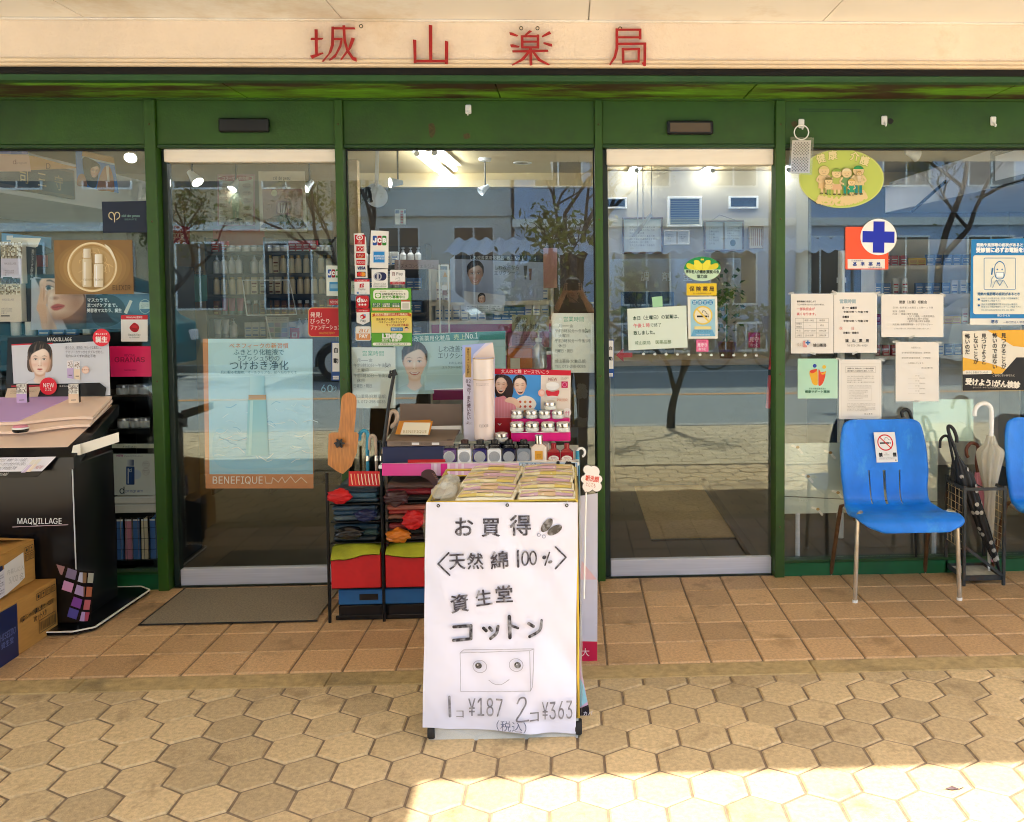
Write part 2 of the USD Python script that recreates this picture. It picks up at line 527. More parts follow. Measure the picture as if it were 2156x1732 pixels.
rows_y = np.linspace(TY0, TY1, 6)
for j in range(5):
    for i in range(-2, 46):
        x = tx0 + i * TP
        ya, yb = rows_y[j + 1], rows_y[j]
        lim = 2.05 + (-(ya + yb) / 2) * -.45 + .75
        if x < -lim - .25 or x > lim - .1:
            continue
        dz = rng.uniform(-.0012, .0012)
        t_ = bx(x + .0035, x + TP - .0035, ya + .0035, yb - .0035, dz - .05, dz, .004)
        t_.apply_transform(trimesh.transformations.rotation_matrix(rng.uniform(-.004, .004), [0, 0, 1], [x + TP / 2, (ya + yb) / 2, 0]))
        obj('tile', t_, 'tile_clay', terrace)
edge = struct('border_strip')
SY0, SY1 = TY1 - .004, TY1 - .118
for k, xa in enumerate(np.arange(-3.6, 3.6, .9)):
    obj('strip_block', bx(xa + .001, xa + .899, SY1, SY0, -.08, -.001, .004), 'strip_concrete', edge)

walk = struct('hexagon_pavement')
HY0, HY1 = SY1 - .004, -2.62
obj('mortar_bed', bx(-4.2, 4.2, HY1, HY0 + .002, -.09, -.0055), 'joint_mortar', walk)

def hexagon(cx, cy, w, clip=None):
    r = w / math.sqrt(3)
    return Polygon([(cx + r * math.sin(math.radians(60 * k)), cy + r * math.cos(math.radians(60 * k))) for k in range(6)])

def paver(shape, z=0., d=.05, c=.0045):
    top = shape.buffer(-c, join_style=2)
    if top.is_empty or top.area < 4e-4:
        return None
    a, b = np.array(shape.exterior.coords)[:-1], np.array(top.exterior.coords)[:-1]
    if len(a) != len(b):
        return None
    pts = np.vstack([np.c_[b, np.full(len(b), z)], np.c_[a, np.full(len(a), z - c)], np.c_[a, np.full(len(a), z - d)]])
    return trimesh.convex.convex_hull(pts)

hx0 = float(G(1217.6, 1664)[0])
hy0 = float(G(1217.6, 1664)[1])
far_hexes = []
for j in range(-8, 9):
    cy = hy0 + j * HP
    for i in range(-30, 31):
        cx = hx0 + HW / 2 + i * HW + (HW / 2 if j % 2 else 0)
        if cy > HY0 + .09 or cy < HY1 - .02 or abs(cx) > 4.1:
            continue
        hxg = hexagon(cx, cy, HW - .0082)
        cut = hxg.intersection(sbox(-4.2, HY1, 4.2, HY0))
        if cut.is_empty or cut.geom_type != 'Polygon':
            continue
        pm = paver(cut, rng.uniform(-.0015, .0015))
        if pm is None:
            continue
        z = cy + CAM_D
        if cy > -1.98 and -(1290 * z / FOCAL_PX) < cx < (1050 * z / FOCAL_PX):
            obj('paver', pm, 'hex_concrete', walk)
        else:
            far_hexes.append(pm)
obj('paver_field', far_hexes, 'hex_concrete', walk, kind='stuff')

# pavement towards the road: small interlocking blocks, then kerb and carriageway (seen in the glass)
blocks = []
for j in range(int((4.52 - 2.62) / .1) + 1):
    y1 = HY1 - .004 - j * .1
    for i in range(-40, 41):
        x = i * .2 + (.1 if j % 2 else 0)
        b = bx(x + .003, x + .197, max(y1 - .097, -4.52), y1 - .003, -.05, rng.uniform(-.0015, .0015))
        blocks.append(b)
pav = struct('pavement')
obj('mortar_bed', bx(-30, 30, -4.52, HY1 - .002, -.09, -.008), 'joint_mortar', pav)
obj('block_paving', blocks, 'paver_brick', pav, kind='stuff')
for k, (xa, xb) in enumerate(((-30, -8.2), (8.2, 30))):
    obj('side_paving', bx(xa, xb, -4.52, HY1 - .002, -.06, -.001), 'paver_brick', pav)
for k, (xa, xb) in enumerate(((-30, -3.6), (3.6, 30))):
    obj('side_paving', bx(xa, xb, HY1, .3, -.06, -.001), 'strip_concrete', pav)
for xa in np.arange(-30, 30, 1.0):
    if abs(xa) < 10:
        obj('kerb_block', bx(xa + .003, xa + .997, -4.68, -4.524, -.2, .004, .012), 'kerb_stone', pav)
ground = struct('ground')
obj('earth', bx(-400, 400, -400, 300, -1.2, -.19), 'asphalt', ground)
road = struct('road')
obj('carriageway', bx(-200, 200, -12.0, -4.684, -.18, -.11), 'asphalt', road)
obj('edge_line', bx(-200, 200, -5.35, -5.22, -.109, -.106), 'road_paint', road)
obj('centre_line', bx(-200, 200, -8.0, -7.86, -.109, -.106), mat('line_orange', '#d08a2a', .7, var=.1), road)
obj('far_edge_line', bx(-200, 200, -11.2, -11.07, -.109, -.106), 'road_paint', road)
for xa in np.arange(-24, 24, 2.0):
    obj('far_kerb', bx(xa + .004, xa + 1.996, -12.15, -12.0, -.2, .02, .01), 'kerb_stone', road)
farp = struct('far_pavement')
obj('slab', bx(-200, 200, -30, -12.154, -.15, .0), 'strip_concrete', farp)

# the shop's building
mat('green_paint', '#2c5206', .5, var=.22, vscale=5, bump=.15, bscale=90, dirt='#243f08', dscale=1.7)
mat('green_paint_low', '#0f5a2e', .45, var=.22, vscale=7, bump=.12, bscale=90, dirt='#0f5030', dscale=2.4)
mat('green_soffit', '#69a51a', .6, var=.2, vscale=3, stretch=(1., 4., 4.), dirt='#3a2208', dscale=1.1, dlo=.39, bump=.3)
mat('plaster', '#f0dcc4', .95, var=.08, vscale=3, bump=1., bscale=75, dirt='#dfc5a4', dscale=2.2, dlo=.6)
mat('soffit_white', '#faf3e8', .85, var=.05, vscale=1.5, bump=.15, bscale=40, dirt='#e2d2ba', dscale=1.1)
mat('trim_cream', '#e9d2b2', .8, var=.08, vscale=6)
mat('black_gap', '#0a0a08', .9)
mat('cream_panel', '#f8ecda', .6, var=.05, vscale=4, stretch=(1, 1, 8))
mat('aluminium', '#d6d7e2', .4, metal=.25, var=.1, vscale=3, stretch=(1, 1, 30))
mat('sign_red', '#a51410', .45, var=.18, vscale=12)
mat('dark_frame', '#15241a', .5, var=.2)
mat('wood_trim', '#9a6a3a', .6, var=.2, vscale=12, stretch=(8, 8, 1))
mat('black_plastic', '#101012', .4, var=.2)
mat('bronze_plastic', '#5a4a36', .45, var=.1)

WZ = 2.3255            # height of the green ceiling over the windows
FY = -.43              # face of the plaster fascia
FZ0, FZ1 = 2.371, 2.568
front = thing('shop_front', 'green framed pharmacy shop front with glass doors under a cream fascia', 'shop front')
fas = obj('fascia', bx(-3.6, 3.6, FY, FY + .12, FZ0 + .035, FZ1 - .001), 'plaster', front)
obj('fascia_moulding', [bx(-3.6, 3.6, FY - .012, FY + .1, FZ0 + .014, FZ0 + .033, .004), bx(-3.6, 3.6, FY - .02, FY + .1, FZ0, FZ0 + .013, .004)], 'trim_cream', front)
obj('shadow_gap', bx(-3.6, 3.6, FY + .004, FY + .1, FZ0 - .03, FZ0 - .001), 'black_gap', front)
obj('soffit_edge', bx(-3.6, 3.6, FY + .0, FY + .05, WZ - .012, FZ0 - .031, .002), mat('green_edge', '#1c4a1c', .5, var=.2), front)
pan = np.array([-3.6, -2.68, -1.5, -.32, .84, 2.02, 3.6])
for a, b in zip(pan[:-1], pan[1:]):
    obj('ceiling_panel', bx(a + .003, b - .003, FY + .051, -.03, WZ, WZ + .02, .002), 'green_soffit', front)
obj('ceiling_backing', bx(-3.6, 3.6, FY + .06, .2, WZ + .024, WZ + .04), 'black_gap', front)
obj('ceiling_trim', bx(-3.6, 3.6, -.03, -.005, WZ - .01, WZ + .018, .003), 'green_paint', front)
# canopy over the pavement
cz = FZ1
sj = np.array([-3.6, -3.06, -2.01, -.95, .09, 1.10, 2.15, 3.6])
STEP_X = -.17
for a, b in zip(sj[:-1], sj[1:]):
    obj('canopy_panel', bx(a + .0025, b - .0025, -3.88, FY - .022, cz, cz + .012), 'soffit_white', front)
obj('canopy_slab', [bx(-9, 9, -3.88, .0, cz + .014, cz + .2), bx(-9, STEP_X, -5.25, -3.881, cz, cz + .2)], 'soffit_white', front)  # second box: unseen deeper overhang, added to cast the shade on the pavers
obj('canopy_sides', [bx(-9, -3.604, -3.88, -.43, cz, cz + .012), bx(3.604, 9, -3.88, -.43, cz, cz + .012)], 'soffit_white', front)
obj('soffit_bead', bx(-3.6, 3.6, FY - .02, FY - .002, cz - .006, cz - .0005), 'soffit_white', front)
obj('upper_wall', bx(-9, 9, -.2, .1, cz + .201, 7.), 'trim_cream', front)
obj('side_wall', [bx(-9, -3.6, -.35, .0, -.1, cz - .002), bx(3.6, 9, -.35, .0, -.1, cz - .002)], 'plaster', front)
obj('roof', bx(-9, 9, .101, 6., 2.72, 2.95), 'trim_cream', front)

# name of the shop: four flat red letters standing just off the plaster
LETTERS = [
    # castle (shiro)
    [[(126, 97), (142, 98), (143, 248), (130, 250)], [(103, 152), (108, 147), (174, 148), (168, 156), (104, 158)], [(100, 250), (172, 232), (175, 237), (112, 266)],
     [(224, 82), (236, 82), (236, 190), (222, 228), (176, 284), (168, 283), (206, 238), (222, 186)], [(224, 85), (356, 86), (360, 96), (224, 96)],
     [(232, 148), (284, 148), (280, 158), (232, 157)], [(278, 150), (287, 152), (280, 196), (246, 258), (214, 278), (210, 274), (246, 240), (270, 190)],
     [(288, 74), (301, 74), (306, 160), (320, 214), (350, 258), (366, 262), (369, 284), (346, 274), (312, 226), (294, 164)], [(340, 146), (358, 150), (336, 206), (282, 274), (276, 271), (322, 206)]],
    # mountain (yama)
    [[(790, 72), (807, 74), (807, 280), (792, 280)], [(698, 157), (714, 160), (716, 290), (703, 292)], [(884, 164), (900, 168), (898, 298), (884, 296)], [(704, 276), (898, 276), (898, 288), (704, 288)]],
    # medicine
    [[(1258, 114), (1272, 116), (1306, 132), (1300, 138), (1262, 128)], [(1262, 186), (1276, 184), (1314, 196), (1308, 202), (1268, 200)], [(1488, 108), (1498, 122), (1448, 142), (1446, 136)], [(1456, 172), (1502, 182), (1504, 196), (1490, 194), (1456, 180)],
     [(1372, 104), (1386, 108), (1348, 136), (1342, 134)], [(1324, 132), (1336, 132), (1338, 206), (1326, 206)], [(1418, 128), (1428, 128), (1428, 208), (1416, 206)], [(1324, 132), (1428, 132), (1428, 142), (1324, 142)], [(1330, 164), (1422, 164), (1422, 173), (1330, 173)],
     [(1330, 196), (1422, 196), (1422, 206), (1330, 206)], [(1274, 220), (1478, 216), (1482, 226), (1276, 230)], [(1372, 206), (1386, 206), (1388, 304), (1376, 306)], [(1364, 226), (1376, 228), (1340, 274), (1274, 306), (1272, 302), (1324, 270)], [(1388, 226), (1400, 226), (1436, 270), (1490, 300), (1482, 304), (1424, 278)]],
    # bureau
    [[(1874, 92), (1886, 92), (1888, 210), (1874, 262), (1842, 304), (1838, 300), (1864, 254), (1874, 206)], [(1874, 94), (2022, 94), (2022, 104), (1874, 104)], [(2010, 94), (2022, 94), (2022, 154), (2010, 154)], [(1884, 138), (2022, 138), (2022, 148), (1884, 148)],
     [(1884, 176), (2050, 174), (2050, 185), (1884, 187)], [(2036, 174), (2050, 174), (2048, 308), (2038, 310), (2026, 292), (2036, 288)], [(1910, 206), (1922, 206), (1924, 294), (1912, 294)], [(1910, 208), (2014, 206), (2014, 216), (1910, 218)], [(2002, 206), (2014, 206), (2012, 288), (2002, 290)], [(1914, 280), (2010, 276), (2010, 287), (1914, 290)]],
]
for strokes in LETTERS:
    g = union_all([Polygon(p).buffer(1.6) for p in strokes])
    lm = prism(g, wall_map('t1', FY - .026), .012)
    obj('sign_letter', lm, 'sign_red', fas)
# posts, transoms, panes
POSTS = [(318, 341), (714.5, 731), (1256, 1272), (1633, 1653)]

def px_x(u, v=770, y=-.03):
    return float(P(u, v, y)[0])

YF0, YF1 = -.05, .05
TOPZ = float(P(900, 309, -.0)[2])
post_x = [(px_x(a, y=YF0), px_x(b, y=YF0)) for a, b in POSTS]
ends = [-3.6] + [x for p in post_x for x in p] + [3.6]
for a, b in post_x:
    obj('post', bx(a, b, YF0, YF1, -.004, WZ - .011, .003), 'green_paint', front)
bays = [(ends[2 * i], ends[2 * i + 1]) for i in range(5)]
for i, (a, b) in enumerate(bays):
    obj('transom_panel', bx(a + .001, b - .001, -.03, .03, TOPZ + .006, WZ - .011, .002), 'green_paint', front)
    obj('transom_bead', bx(a + .001, b - .001, -.036, .03, TOPZ - .012, TOPZ + .005, .002), mat('green_dark', '#1b3f10', .5, var=.2), front)
KZ = float(P(1900, 1176, 0)[2])
for i in (0, 2, 4):
    a, b = bays[i]
    kz = KZ if i != 0 else float(P(300, 1205, 0)[2])
    obj('kick_panel', bx(a + .001, b - .001, -.032, .03, -.004, kz - .002, .003), 'green_paint_low', front)
    obj('sill', bx(a + .001, b - .001, -.04, .03, kz - .001, kz + .012, .003), 'green_dark', front)
    obj('window_pane', bx(a + .002, b - .002, .0, .006, kz + .013, TOPZ - .013), 'window_glass', front)
# sliding doors
for i, rz0, rz1, tz0, tz1 in ((1, 1233, 1196, 342, 306), (3, 1213, 1176, 348, 312)):
    a, b = bays[i]
    mid = 520 if i == 1 else 1450
    z0, z1 = float(P(mid, rz0, .02)[2]), float(P(mid, rz1, .02)[2])
    z2, z3 = float(P(mid, tz0, .0)[2]), TOPZ - .013
    d = obj('sliding_door', bx(a + .028, b - .004, .012, .05, z0, z1, .003), 'aluminium', front)
    obj('top_rail', bx(a + .02, b - .003, -.012, .05, z2, z3, .003), 'cream_panel', d)
    obj('glass', bx(a + .03, b - .006, .026, .032, z1, z2), 'window_glass', d)
    obj('stile', bx(a + .001, a + .026, .006, .055, .004, z3, .002), 'dark_frame', d)
    obj('floor_track', bx(a + .004, b - .004, .0, .06, -.003, max(.003, z0 - .006), .002), 'dark_frame', d)
obj('door_sensor', pxbox('d', 459, 249, 564, 278, -.062, .03, .006), 'black_plastic', front)
obj('door_sensor', pxbox('d', 1405, 254, 1502, 283, -.062, .03, .006), 'black_plastic', front)
obj('sensor_lens', pxbox('d', 1411, 259, 1496, 278, -.066, .003, .001), 'bronze_plastic', front)
# fixings, worn spots and gaskets that make the frame old
mat('bare_metal', '#4f4420', .6, metal=.2, var=.4, vscale=90)
mat('gasket', '#15170f', .7)
for k, (fr, pts) in enumerate((('d', [(902, 262), (912, 260), (917, 276), (910, 291), (904, 284)]), ('d', [(975, 284), (986, 281), (990, 290), (978, 293)]), ('t5', [(85, 168), (120, 150), (142, 178), (118, 208), (96, 195)]), ('t5', [(945, 130), (975, 128), (996, 152), (972, 180), (948, 172)]))):
    q = prism(Polygon(curve(pts + pts[:1], 16)).buffer(0), wall_map(fr, -.0312), .0006)
    obj('worn_patch', q, 'bare_metal' if k != 3 else 'gasket', front)
q = prism(Polygon([(160, 46), (700, 50), (690, 66), (165, 64)]).exterior.buffer(5), wall_map('t5', -.0312), .0006)
obj('old_tape_mark', q, 'green_dark', front)
for i, (a, b) in enumerate(bays):
    if i in (0, 2, 4):
        for xa, xb in ((a + .002, a + .009), (b - .009, b - .002)):
            obj('gasket_strip', bx(xa, xb, -.006, -.0005, KZ + .02, TOPZ - .014), 'gasket', front)
        obj('gasket_strip', bx(a + .01, b - .01, -.006, -.0005, TOPZ - .021, TOPZ - .0135), 'gasket', front)
for a, b in post_x:
    for z in (.25, 1.0, 1.75, 2.2):
        obj('screw', moved(lathe([(0, 0), (.005, 0), (.0035, .002), (0, .0022)], 10), ((a + b) / 2, YF0 - .0001, z), rx=90), 'bare_metal', front)
for x, y in ((395, 78), (1325, 90), (1420, 90), (1900, 92)):
    c = P(*fx('t1', x, y), FY - .02)
    a_ = np.linspace(0, 2 * np.pi, 12, endpoint=False)
    obj('eye_bolt', tube(np.c_[c[0] + .007 * np.cos(a_), np.full(12, c[1]), c[2] + .007 * np.sin(a_)], .002, 6, closed=True), 'bare_metal', front)
# inside the shop
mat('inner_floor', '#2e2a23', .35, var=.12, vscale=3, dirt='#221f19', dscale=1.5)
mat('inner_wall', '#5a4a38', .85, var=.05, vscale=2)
mat('inner_wall_white', '#b9ae96', .85, var=.05, vscale=2)
mat('inner_ceiling', '#d8c08c', .9, var=.05, vscale=2)
mat('bulkhead', '#d6cfc8', .8, var=.05, vscale=3)
mat('shelf_dark', '#3a3026', .5, var=.2, vscale=8, stretch=(1, 6, 6))
mat('shelf_black', '#131313', .45, var=.2, vscale=8)
mat('shelf_wood', '#a58a60', .5, var=.2, vscale=8, stretch=(1, 6, 6))
mat('cream_card', '#e8e0d0', .55, var=.06, vscale=9)
mat('white_gloss', '#f1efea', .25, var=.03)
mat('magenta_board', '#a01668', .45, var=.1)
mat('steel_white', '#d9dadc', .35, var=.05)
mat('frame_brown', '#5b3f26', .5, var=.25, vscale=14)
mat('black_metal', '#18181a', .4, metal=.3, var=.2)
mat('chrome', '#d8d8da', .16, metal=1.)
mat('lamp_tube', '#ffffff', .4, emit='#eaf2ff', estr=5.5)
mat('lamp_spot', '#ffffff', .4, emit='#fff4e0', estr=5.)

IB = 4.6
fl = struct('interior_floor')
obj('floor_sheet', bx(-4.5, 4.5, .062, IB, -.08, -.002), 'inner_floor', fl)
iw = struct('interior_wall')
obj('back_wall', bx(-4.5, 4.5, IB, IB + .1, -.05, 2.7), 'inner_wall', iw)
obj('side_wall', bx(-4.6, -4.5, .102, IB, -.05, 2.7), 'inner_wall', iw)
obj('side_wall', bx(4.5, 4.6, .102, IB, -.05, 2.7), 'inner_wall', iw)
obj('partition_wall', bx(px_x(1262, y=3.3), px_x(1700, y=3.3), 3.3, 3.38, -.002, 2.41), 'inner_wall_white', iw)
obj('partition_wall', bx(px_x(340, y=2.6), px_x(760, y=2.6), 2.6, 2.68, -.002, 2.41), mat('inner_wall_tan', '#8f7550', .85, var=.06), iw)
ic = struct('interior_ceiling')
obj('ceiling_sheet', bx(-4.6, 4.6, .06, IB + .1, 2.42, 2.5), 'inner_ceiling', ic)
obj('bulkhead', bx(-4.49, -3.3, .5, 4.0, 2.0, 2.27), 'bulkhead', ic)
obj('bulkhead', bx(2.85, 4.49, .6, 3.6, 2.07, 2.33), 'bulkhead', ic)
obj('ceiling_beam', bx(-4.49, 4.49, 3.5, 3.62, 2.30, 2.42), 'inner_ceiling', ic)

def tube_lamp(u0, v0, u1, v1, label, zc=2.40):
    a, b = G(u0, v0, zc), G(u1, v1, zc)
    a, b = (a, b) if a[1] < b[1] else (b, a)
    L = min(float(np.linalg.norm(b - a)), 2.4)
    d = unit(b - a)
    t = thing('ceiling_lamp', label, 'fluorescent lamp', group='fluorescent lamps on the shop ceiling')
    b = a + d * L
    side = unit(np.cross(d, [0, 0, 1]))
    obj('tube', tube([a + [0, 0, -.03], b + [0, 0, -.03]], .017, 10), 'lamp_tube', t, smooth=40)
    w = side * .05
    p0, p1 = a - w + [0, 0, -.002], b + w + [0, 0, .018]
    q = trimesh.convex.convex_hull(np.array([a - w, a + w, b - w, b + w, a - w * .4 + [0, 0, .018], a + w * .4 + [0, 0, .018], b - w * .4 + [0, 0, .018], b + w * .4 + [0, 0, .018]]))
    obj('reflector', q, 'white_gloss', t)
    for e in (a, b):
        obj('end_cap', tube([e + [0, 0, -.03] - d * .012, e + [0, 0, -.03] + d * .012], .02, 10), 'steel_white', t)
    return t

tube_lamp(878, 315, 918, 349, 'lit fluorescent tube in the long row over the cosmetics aisle, end by the window')
tube_lamp(922, 352, 962, 385, 'lit fluorescent tube farther back in the row over the cosmetics aisle')
tube_lamp(915, 313, 958, 349, 'lit fluorescent tube of the short row beside the long row')
tube_lamp(1340, 352, 1318, 388, 'lit fluorescent tube seen through the upper part of the paper-notice door')
tube_lamp(1660, 350, 1617, 386, 'lit fluorescent tube behind the green post beside the oval sign')
tube_lamp(1500, 352, 1475, 366, 'lit fluorescent tube over the dispensary counter', 2.41)
tube_lamp(600, 345, 650, 352, 'lit fluorescent tube over the shelves of the poster door', 2.41)

def spot(u, v, y, label, drop=.16, aim=(0.3, -.6, -1), lit=True):
    """A track spot: rose on the ceiling, arm, shade; (u, v) is its head."""
    h = P(u, v, y)
    t = thing('spot_lamp', label, 'spot lamp')
    top = np.array([h[0], h[1], 2.419])
    a = unit(aim)
    obj('ceiling_rose', lathe([(0, -.022), (.045, -.022), (.05, 0), (0, 0)], 18).apply_translation(top), 'steel_white', t, smooth=40)
    obj('arm', tube([top + [0, 0, -.02], [h[0], h[1], h[2] + .03], h], .006, 7), 'black_metal', t)
    prof = [(.0, -.03), (.016, -.03), (.02, -.004), (.033, .045), (.036, .056), (.033, .056), (.02, .0), (0, -.0)]
    hd = lathe(prof, 20)
    bulb = lathe([(0, .03), (.022, .034), (.02, .044), (.0, .05)], 16)
    z = np.array([0, 0, 1.])
    M = trimesh.geometry.align_vectors(z, a)
    for q in (hd, bulb):
        q.apply_transform(M)
        q.apply_translation(h)
    obj('shade', hd, 'steel_white', t, smooth=40)
    obj('bulb', bulb, 'lamp_spot' if lit else 'white_gloss', t, smooth=40)
    return t

spot(278, 322, .9, 'white spot lamp behind the big side window with the cosmetics counter', aim=(.2, -.8, -.7))
spot(405, 370, .8, 'large grey spot lamp hanging slanted inside the poster door', aim=(.7, -.3, -.8))
spot(497, 386, 2.0, 'small spot lamp in front of the pink body chart', aim=(-.3, -.5, -.8))
spot(652, 388, 1.9, 'small spot lamp beside the perfume poster', aim=(-.4, -.6, -.6))
spot(838, 385, 1.7, 'small spot lamp left of the fluorescent row, above the payment stickers'.replace('left of', 'beside'), aim=(-.9, -.6, -.1))
spot(1022, 396, 2.6, 'unlit spot lamp deeper in the shop past the fluorescent row', aim=(-.7, -.4, -.6), lit=False)
spot(1915, 322, .8, 'white ribbed spot lamp beside the oval family sign', aim=(.9, .2, -.3), lit=False)
for k, (u, v) in enumerate(((1100, 343), (1110, 368), (1480, 362))):
    c = G(u, v, 2.418)
    t = thing('downlight', f'dark recessed downlight in the shop ceiling, {["nearer the window", "second from the window", "over the dispensary"][k]}', 'downlight')
    obj('rim', lathe([(.05, -.006), (.075, -.006), (.075, 0), (.05, 0)], 24).apply_translation(c), 'steel_white', t)
    obj('lens', lathe([(0, -.002), (.05, -.002), (.05, .0), (0, 0)], 24).apply_translation(c), 'black_plastic', t)

# products: a small set of shapes, each with body and cap, repeated along the shelves
PROD = {}
mat('p_white', '#efece6', .3, rnd=.05)
mat('p_cream', '#e3cfa6', .35, rnd=.08)
mat('p_pink', '#d9899a', .35, rnd=.1)
mat('p_green', '#4f7f3c', .35, rnd=.1)
mat('p_brown', '#7a4a2a', .3, rnd=.1)
mat('p_gold', '#c79a4a', .3, metal=.5, rnd=.1)
mat('p_blue', '#4f79b4', .35, rnd=.1)
mat('p_silver', '#c9c9cc', .25, metal=.6)
mat('p_black', '#17171a', .3)
mat('p_red', '#b01a22', .35, rnd=.1)
mat('p_yellow', '#dcb52c', .4, rnd=.1)
KINDS = {
    'pump_bottle': ('white pump bottle', 'bottle', [(0, 0), (.022, 0), (.025, .004), (.025, .085), (.012, .1)], 'p_white', [(0, .1), (.011, .1), (.011, .115), (.004, .117), (.004, .13), (.013, .131), (.013, .137), (0, .138)], 'p_silver'),
    'lotion_bottle': ('pale gold capped lotion bottle', 'bottle', [(0, 0), (.02, 0), (.022, .004), (.02, .1), (.014, .108)], 'p_cream', [(0, .108), (.014, .108), (.014, .138), (0, .14)], 'p_gold'),
    'green_bottle': ('dark green gold capped bottle', 'bottle', [(0, 0), (.017, 0), (.019, .004), (.019, .09), (.01, .102)], 'p_green', [(0, .102), (.011, .102), (.011, .125), (0, .126)], 'p_gold'),
    'brown_bottle': ('amber bottle with white cap', 'bottle', [(0, 0), (.018, 0), (.02, .004), (.02, .065), (.012, .078)], 'p_brown', [(0, .078), (.013, .078), (.013, .1), (0, .101)], 'p_white'),
    'cream_jar': ('cream jar with silver lid', 'jar', [(0, 0), (.028, 0), (.031, .004), (.031, .03), (.027, .034)], 'p_white', [(0, .034), (.03, .034), (.03, .047), (0, .049)], 'p_silver'),
}

def product(kind):
    if kind in KINDS:
        lab, cat, b, bm, c, cm = KINDS[kind]

        def make(label, group):
            t = thing(kind, label, cat, group=group)
            obj('body', lathe(b, 14), bm, t, smooth=40)
            obj('cap', lathe(c, 12), cm, t, smooth=40)
            return t
        return lab, make
    if kind in ('soft_tube', 'pink_tube'):
        m_ = 'p_white' if kind == 'soft_tube' else 'p_pink'

        def make(label, group):
            t = thing(kind, label, 'tube', group=group)
            a = np.linspace(0, 2 * np.pi, 14, endpoint=False)
            rings = [(.017, .017, .028), (.02, .016, .06), (.023, .009, .1), (.025, .0015, .128)]
            pts, f = [], []
            for rx, ry, z in rings:
                pts += [(rx * math.cos(q), ry * math.sin(q), z) for q in a]
            for i in range(3):
                for s in range(14):
                    s2 = (s + 1) % 14
                    f += [(i * 14 + s, i * 14 + s2, i * 14 + 14 + s2), (i * 14 + s, i * 14 + 14 + s2, i * 14 + 14 + s)]
            f += [(42, 42 + s, 42 + s + 1) for s in range(1, 13)]
            obj('body', trimesh.Trimesh(pts, f, process=False), m_, t, smooth=50)
            obj('cap', lathe([(0, 0), (.017, 0), (.018, .028), (0, .0285)], 14), 'p_silver', t, smooth=40)
            return t
        return ('white soft tube' if kind == 'soft_tube' else 'pink soft tube'), make
    w, d, h, m_, lab, band = {'slim_box': (.042, .042, .125, 'p_cream', 'slim cream carton', 'p_brown'), 'white_box': (.05, .045, .105, 'p_white', 'white skincare carton', 'p_blue'), 'brown_box': (.036, .036, .1, 'p_brown', 'brown skincare carton', 'p_gold'),
                              'blue_box': (.06, .03, .085, 'p_blue', 'blue medicine carton', 'p_white'), 'yellow_box': (.07, .03, .06, 'p_yellow', 'yellow medicine carton', 'p_red'), 'red_box': (.05, .03, .08, 'p_red', 'red medicine carton', 'p_white'),
                              'tall_box': (.045, .03, .12, 'p_white', 'tall white medicine carton', 'p_red')}[kind]

    def make(label, group):
        t = thing(kind.replace('box', 'carton'), label, 'carton', group=group)
        obj('carton_body', bx(-w / 2, w / 2, -d / 2, d / 2, 0, h, .0012), m_, t)
        obj('printed_band', [bx(-w * .38, w * .38, -d / 2 - .0006, -d / 2 - .0001, h * .58, h * .66), bx(-w * .3, w * .3, -d / 2 - .0006, -d / 2 - .0001, h * .42, h * .46), bx(-w * .38, w * .38, -d / 2 - .0006, -d / 2 - .0001, h * .1, h * .2)], band, t)
        return t
    return lab, make

ORDW = 'first second third fourth fifth sixth seventh eighth ninth tenth eleventh twelfth thirteenth fourteenth fifteenth sixteenth seventeenth eighteenth nineteenth twentieth'.split()
COUNT = {}

def put(kind, loc, where, group, rz=0.):
    lab, make = product(kind)
    COUNT[(kind, where)] = COUNT.get((kind, where), -1) + 1
    label = f'{ORDW[min(19, COUNT[(kind, where)])]} {lab} {where}'
    if kind not in PROD:
        t = make(label, group)
        PROD[kind] = t
        x = UsdGeom.Xformable(t)
        x.AddTranslateOp().Set(Gf.Vec3d(*map(float, loc)))
        x.AddRotateZOp().Set(float(rz))
        return t
    src = PROD[kind]
    r = UsdGeom.Xform.Define(stage, path_for(None, src.GetName()))
    r.GetPrim().GetReferences().AddInternalReference(src.GetPath())
    r.GetPrim().SetInstanceable(True)
    x = UsdGeom.Xformable(r)
    x.ClearXformOpOrder()
    ops = {o.GetOpName(): o for o in x.GetOrderedXformOps()}
    (ops.get('xformOp:translate') or x.AddTranslateOp()).Set(Gf.Vec3d(*map(float, loc)))
    (ops.get('xformOp:rotateZ') or x.AddRotateZOp()).Set(float(rz))
    return tag(r.GetPrim(), label, src.GetCustomData()['category'], group)

ORD = ['top shelf', 'second shelf', 'third shelf', 'fourth shelf', 'fifth shelf', 'sixth shelf']

def shelf_case(name, label, u0, u1, y, levels, vtop, depth=.28, mat_='shelf_dark', uprights=(), back=None):
    """A shelving case; levels = v of each board's front edge."""
    x0, x1 = float(P(u0, levels[-1], y)[0]), float(P(u1, levels[-1], y)[0])
    zt = float(P((u0 + u1) / 2, vtop, y)[2])
    t = thing(name, label, 'shelves')
    zs = [float(P((u0 + u1) / 2, v, y)[2]) for v in levels]
    for z in zs:
        obj('shelf_board', bx(x0 + .014, x1 - .014, y, y + depth, z - .014, z, .002), mat_, t)
        obj('price_rail', bx(x0 + .014, x1 - .014, y - .004, y - .0005, z - .022, z + .004), 'cream_card' if mat_ == 'cream_card' else mat_, t)
    for x in (x0, x1 - .013, *[float(P(u, levels[-1], y)[0]) for u in uprights]):
        obj('side_panel', bx(x, x + .013, y + .001, y + depth, .0, zt), mat_, t)
    obj('back_panel', bx(x0 + .014, x1 - .014, y + depth + .001, y + depth + .015, .0, zt), back or mat_, t)
    return t, x0, x1, zs

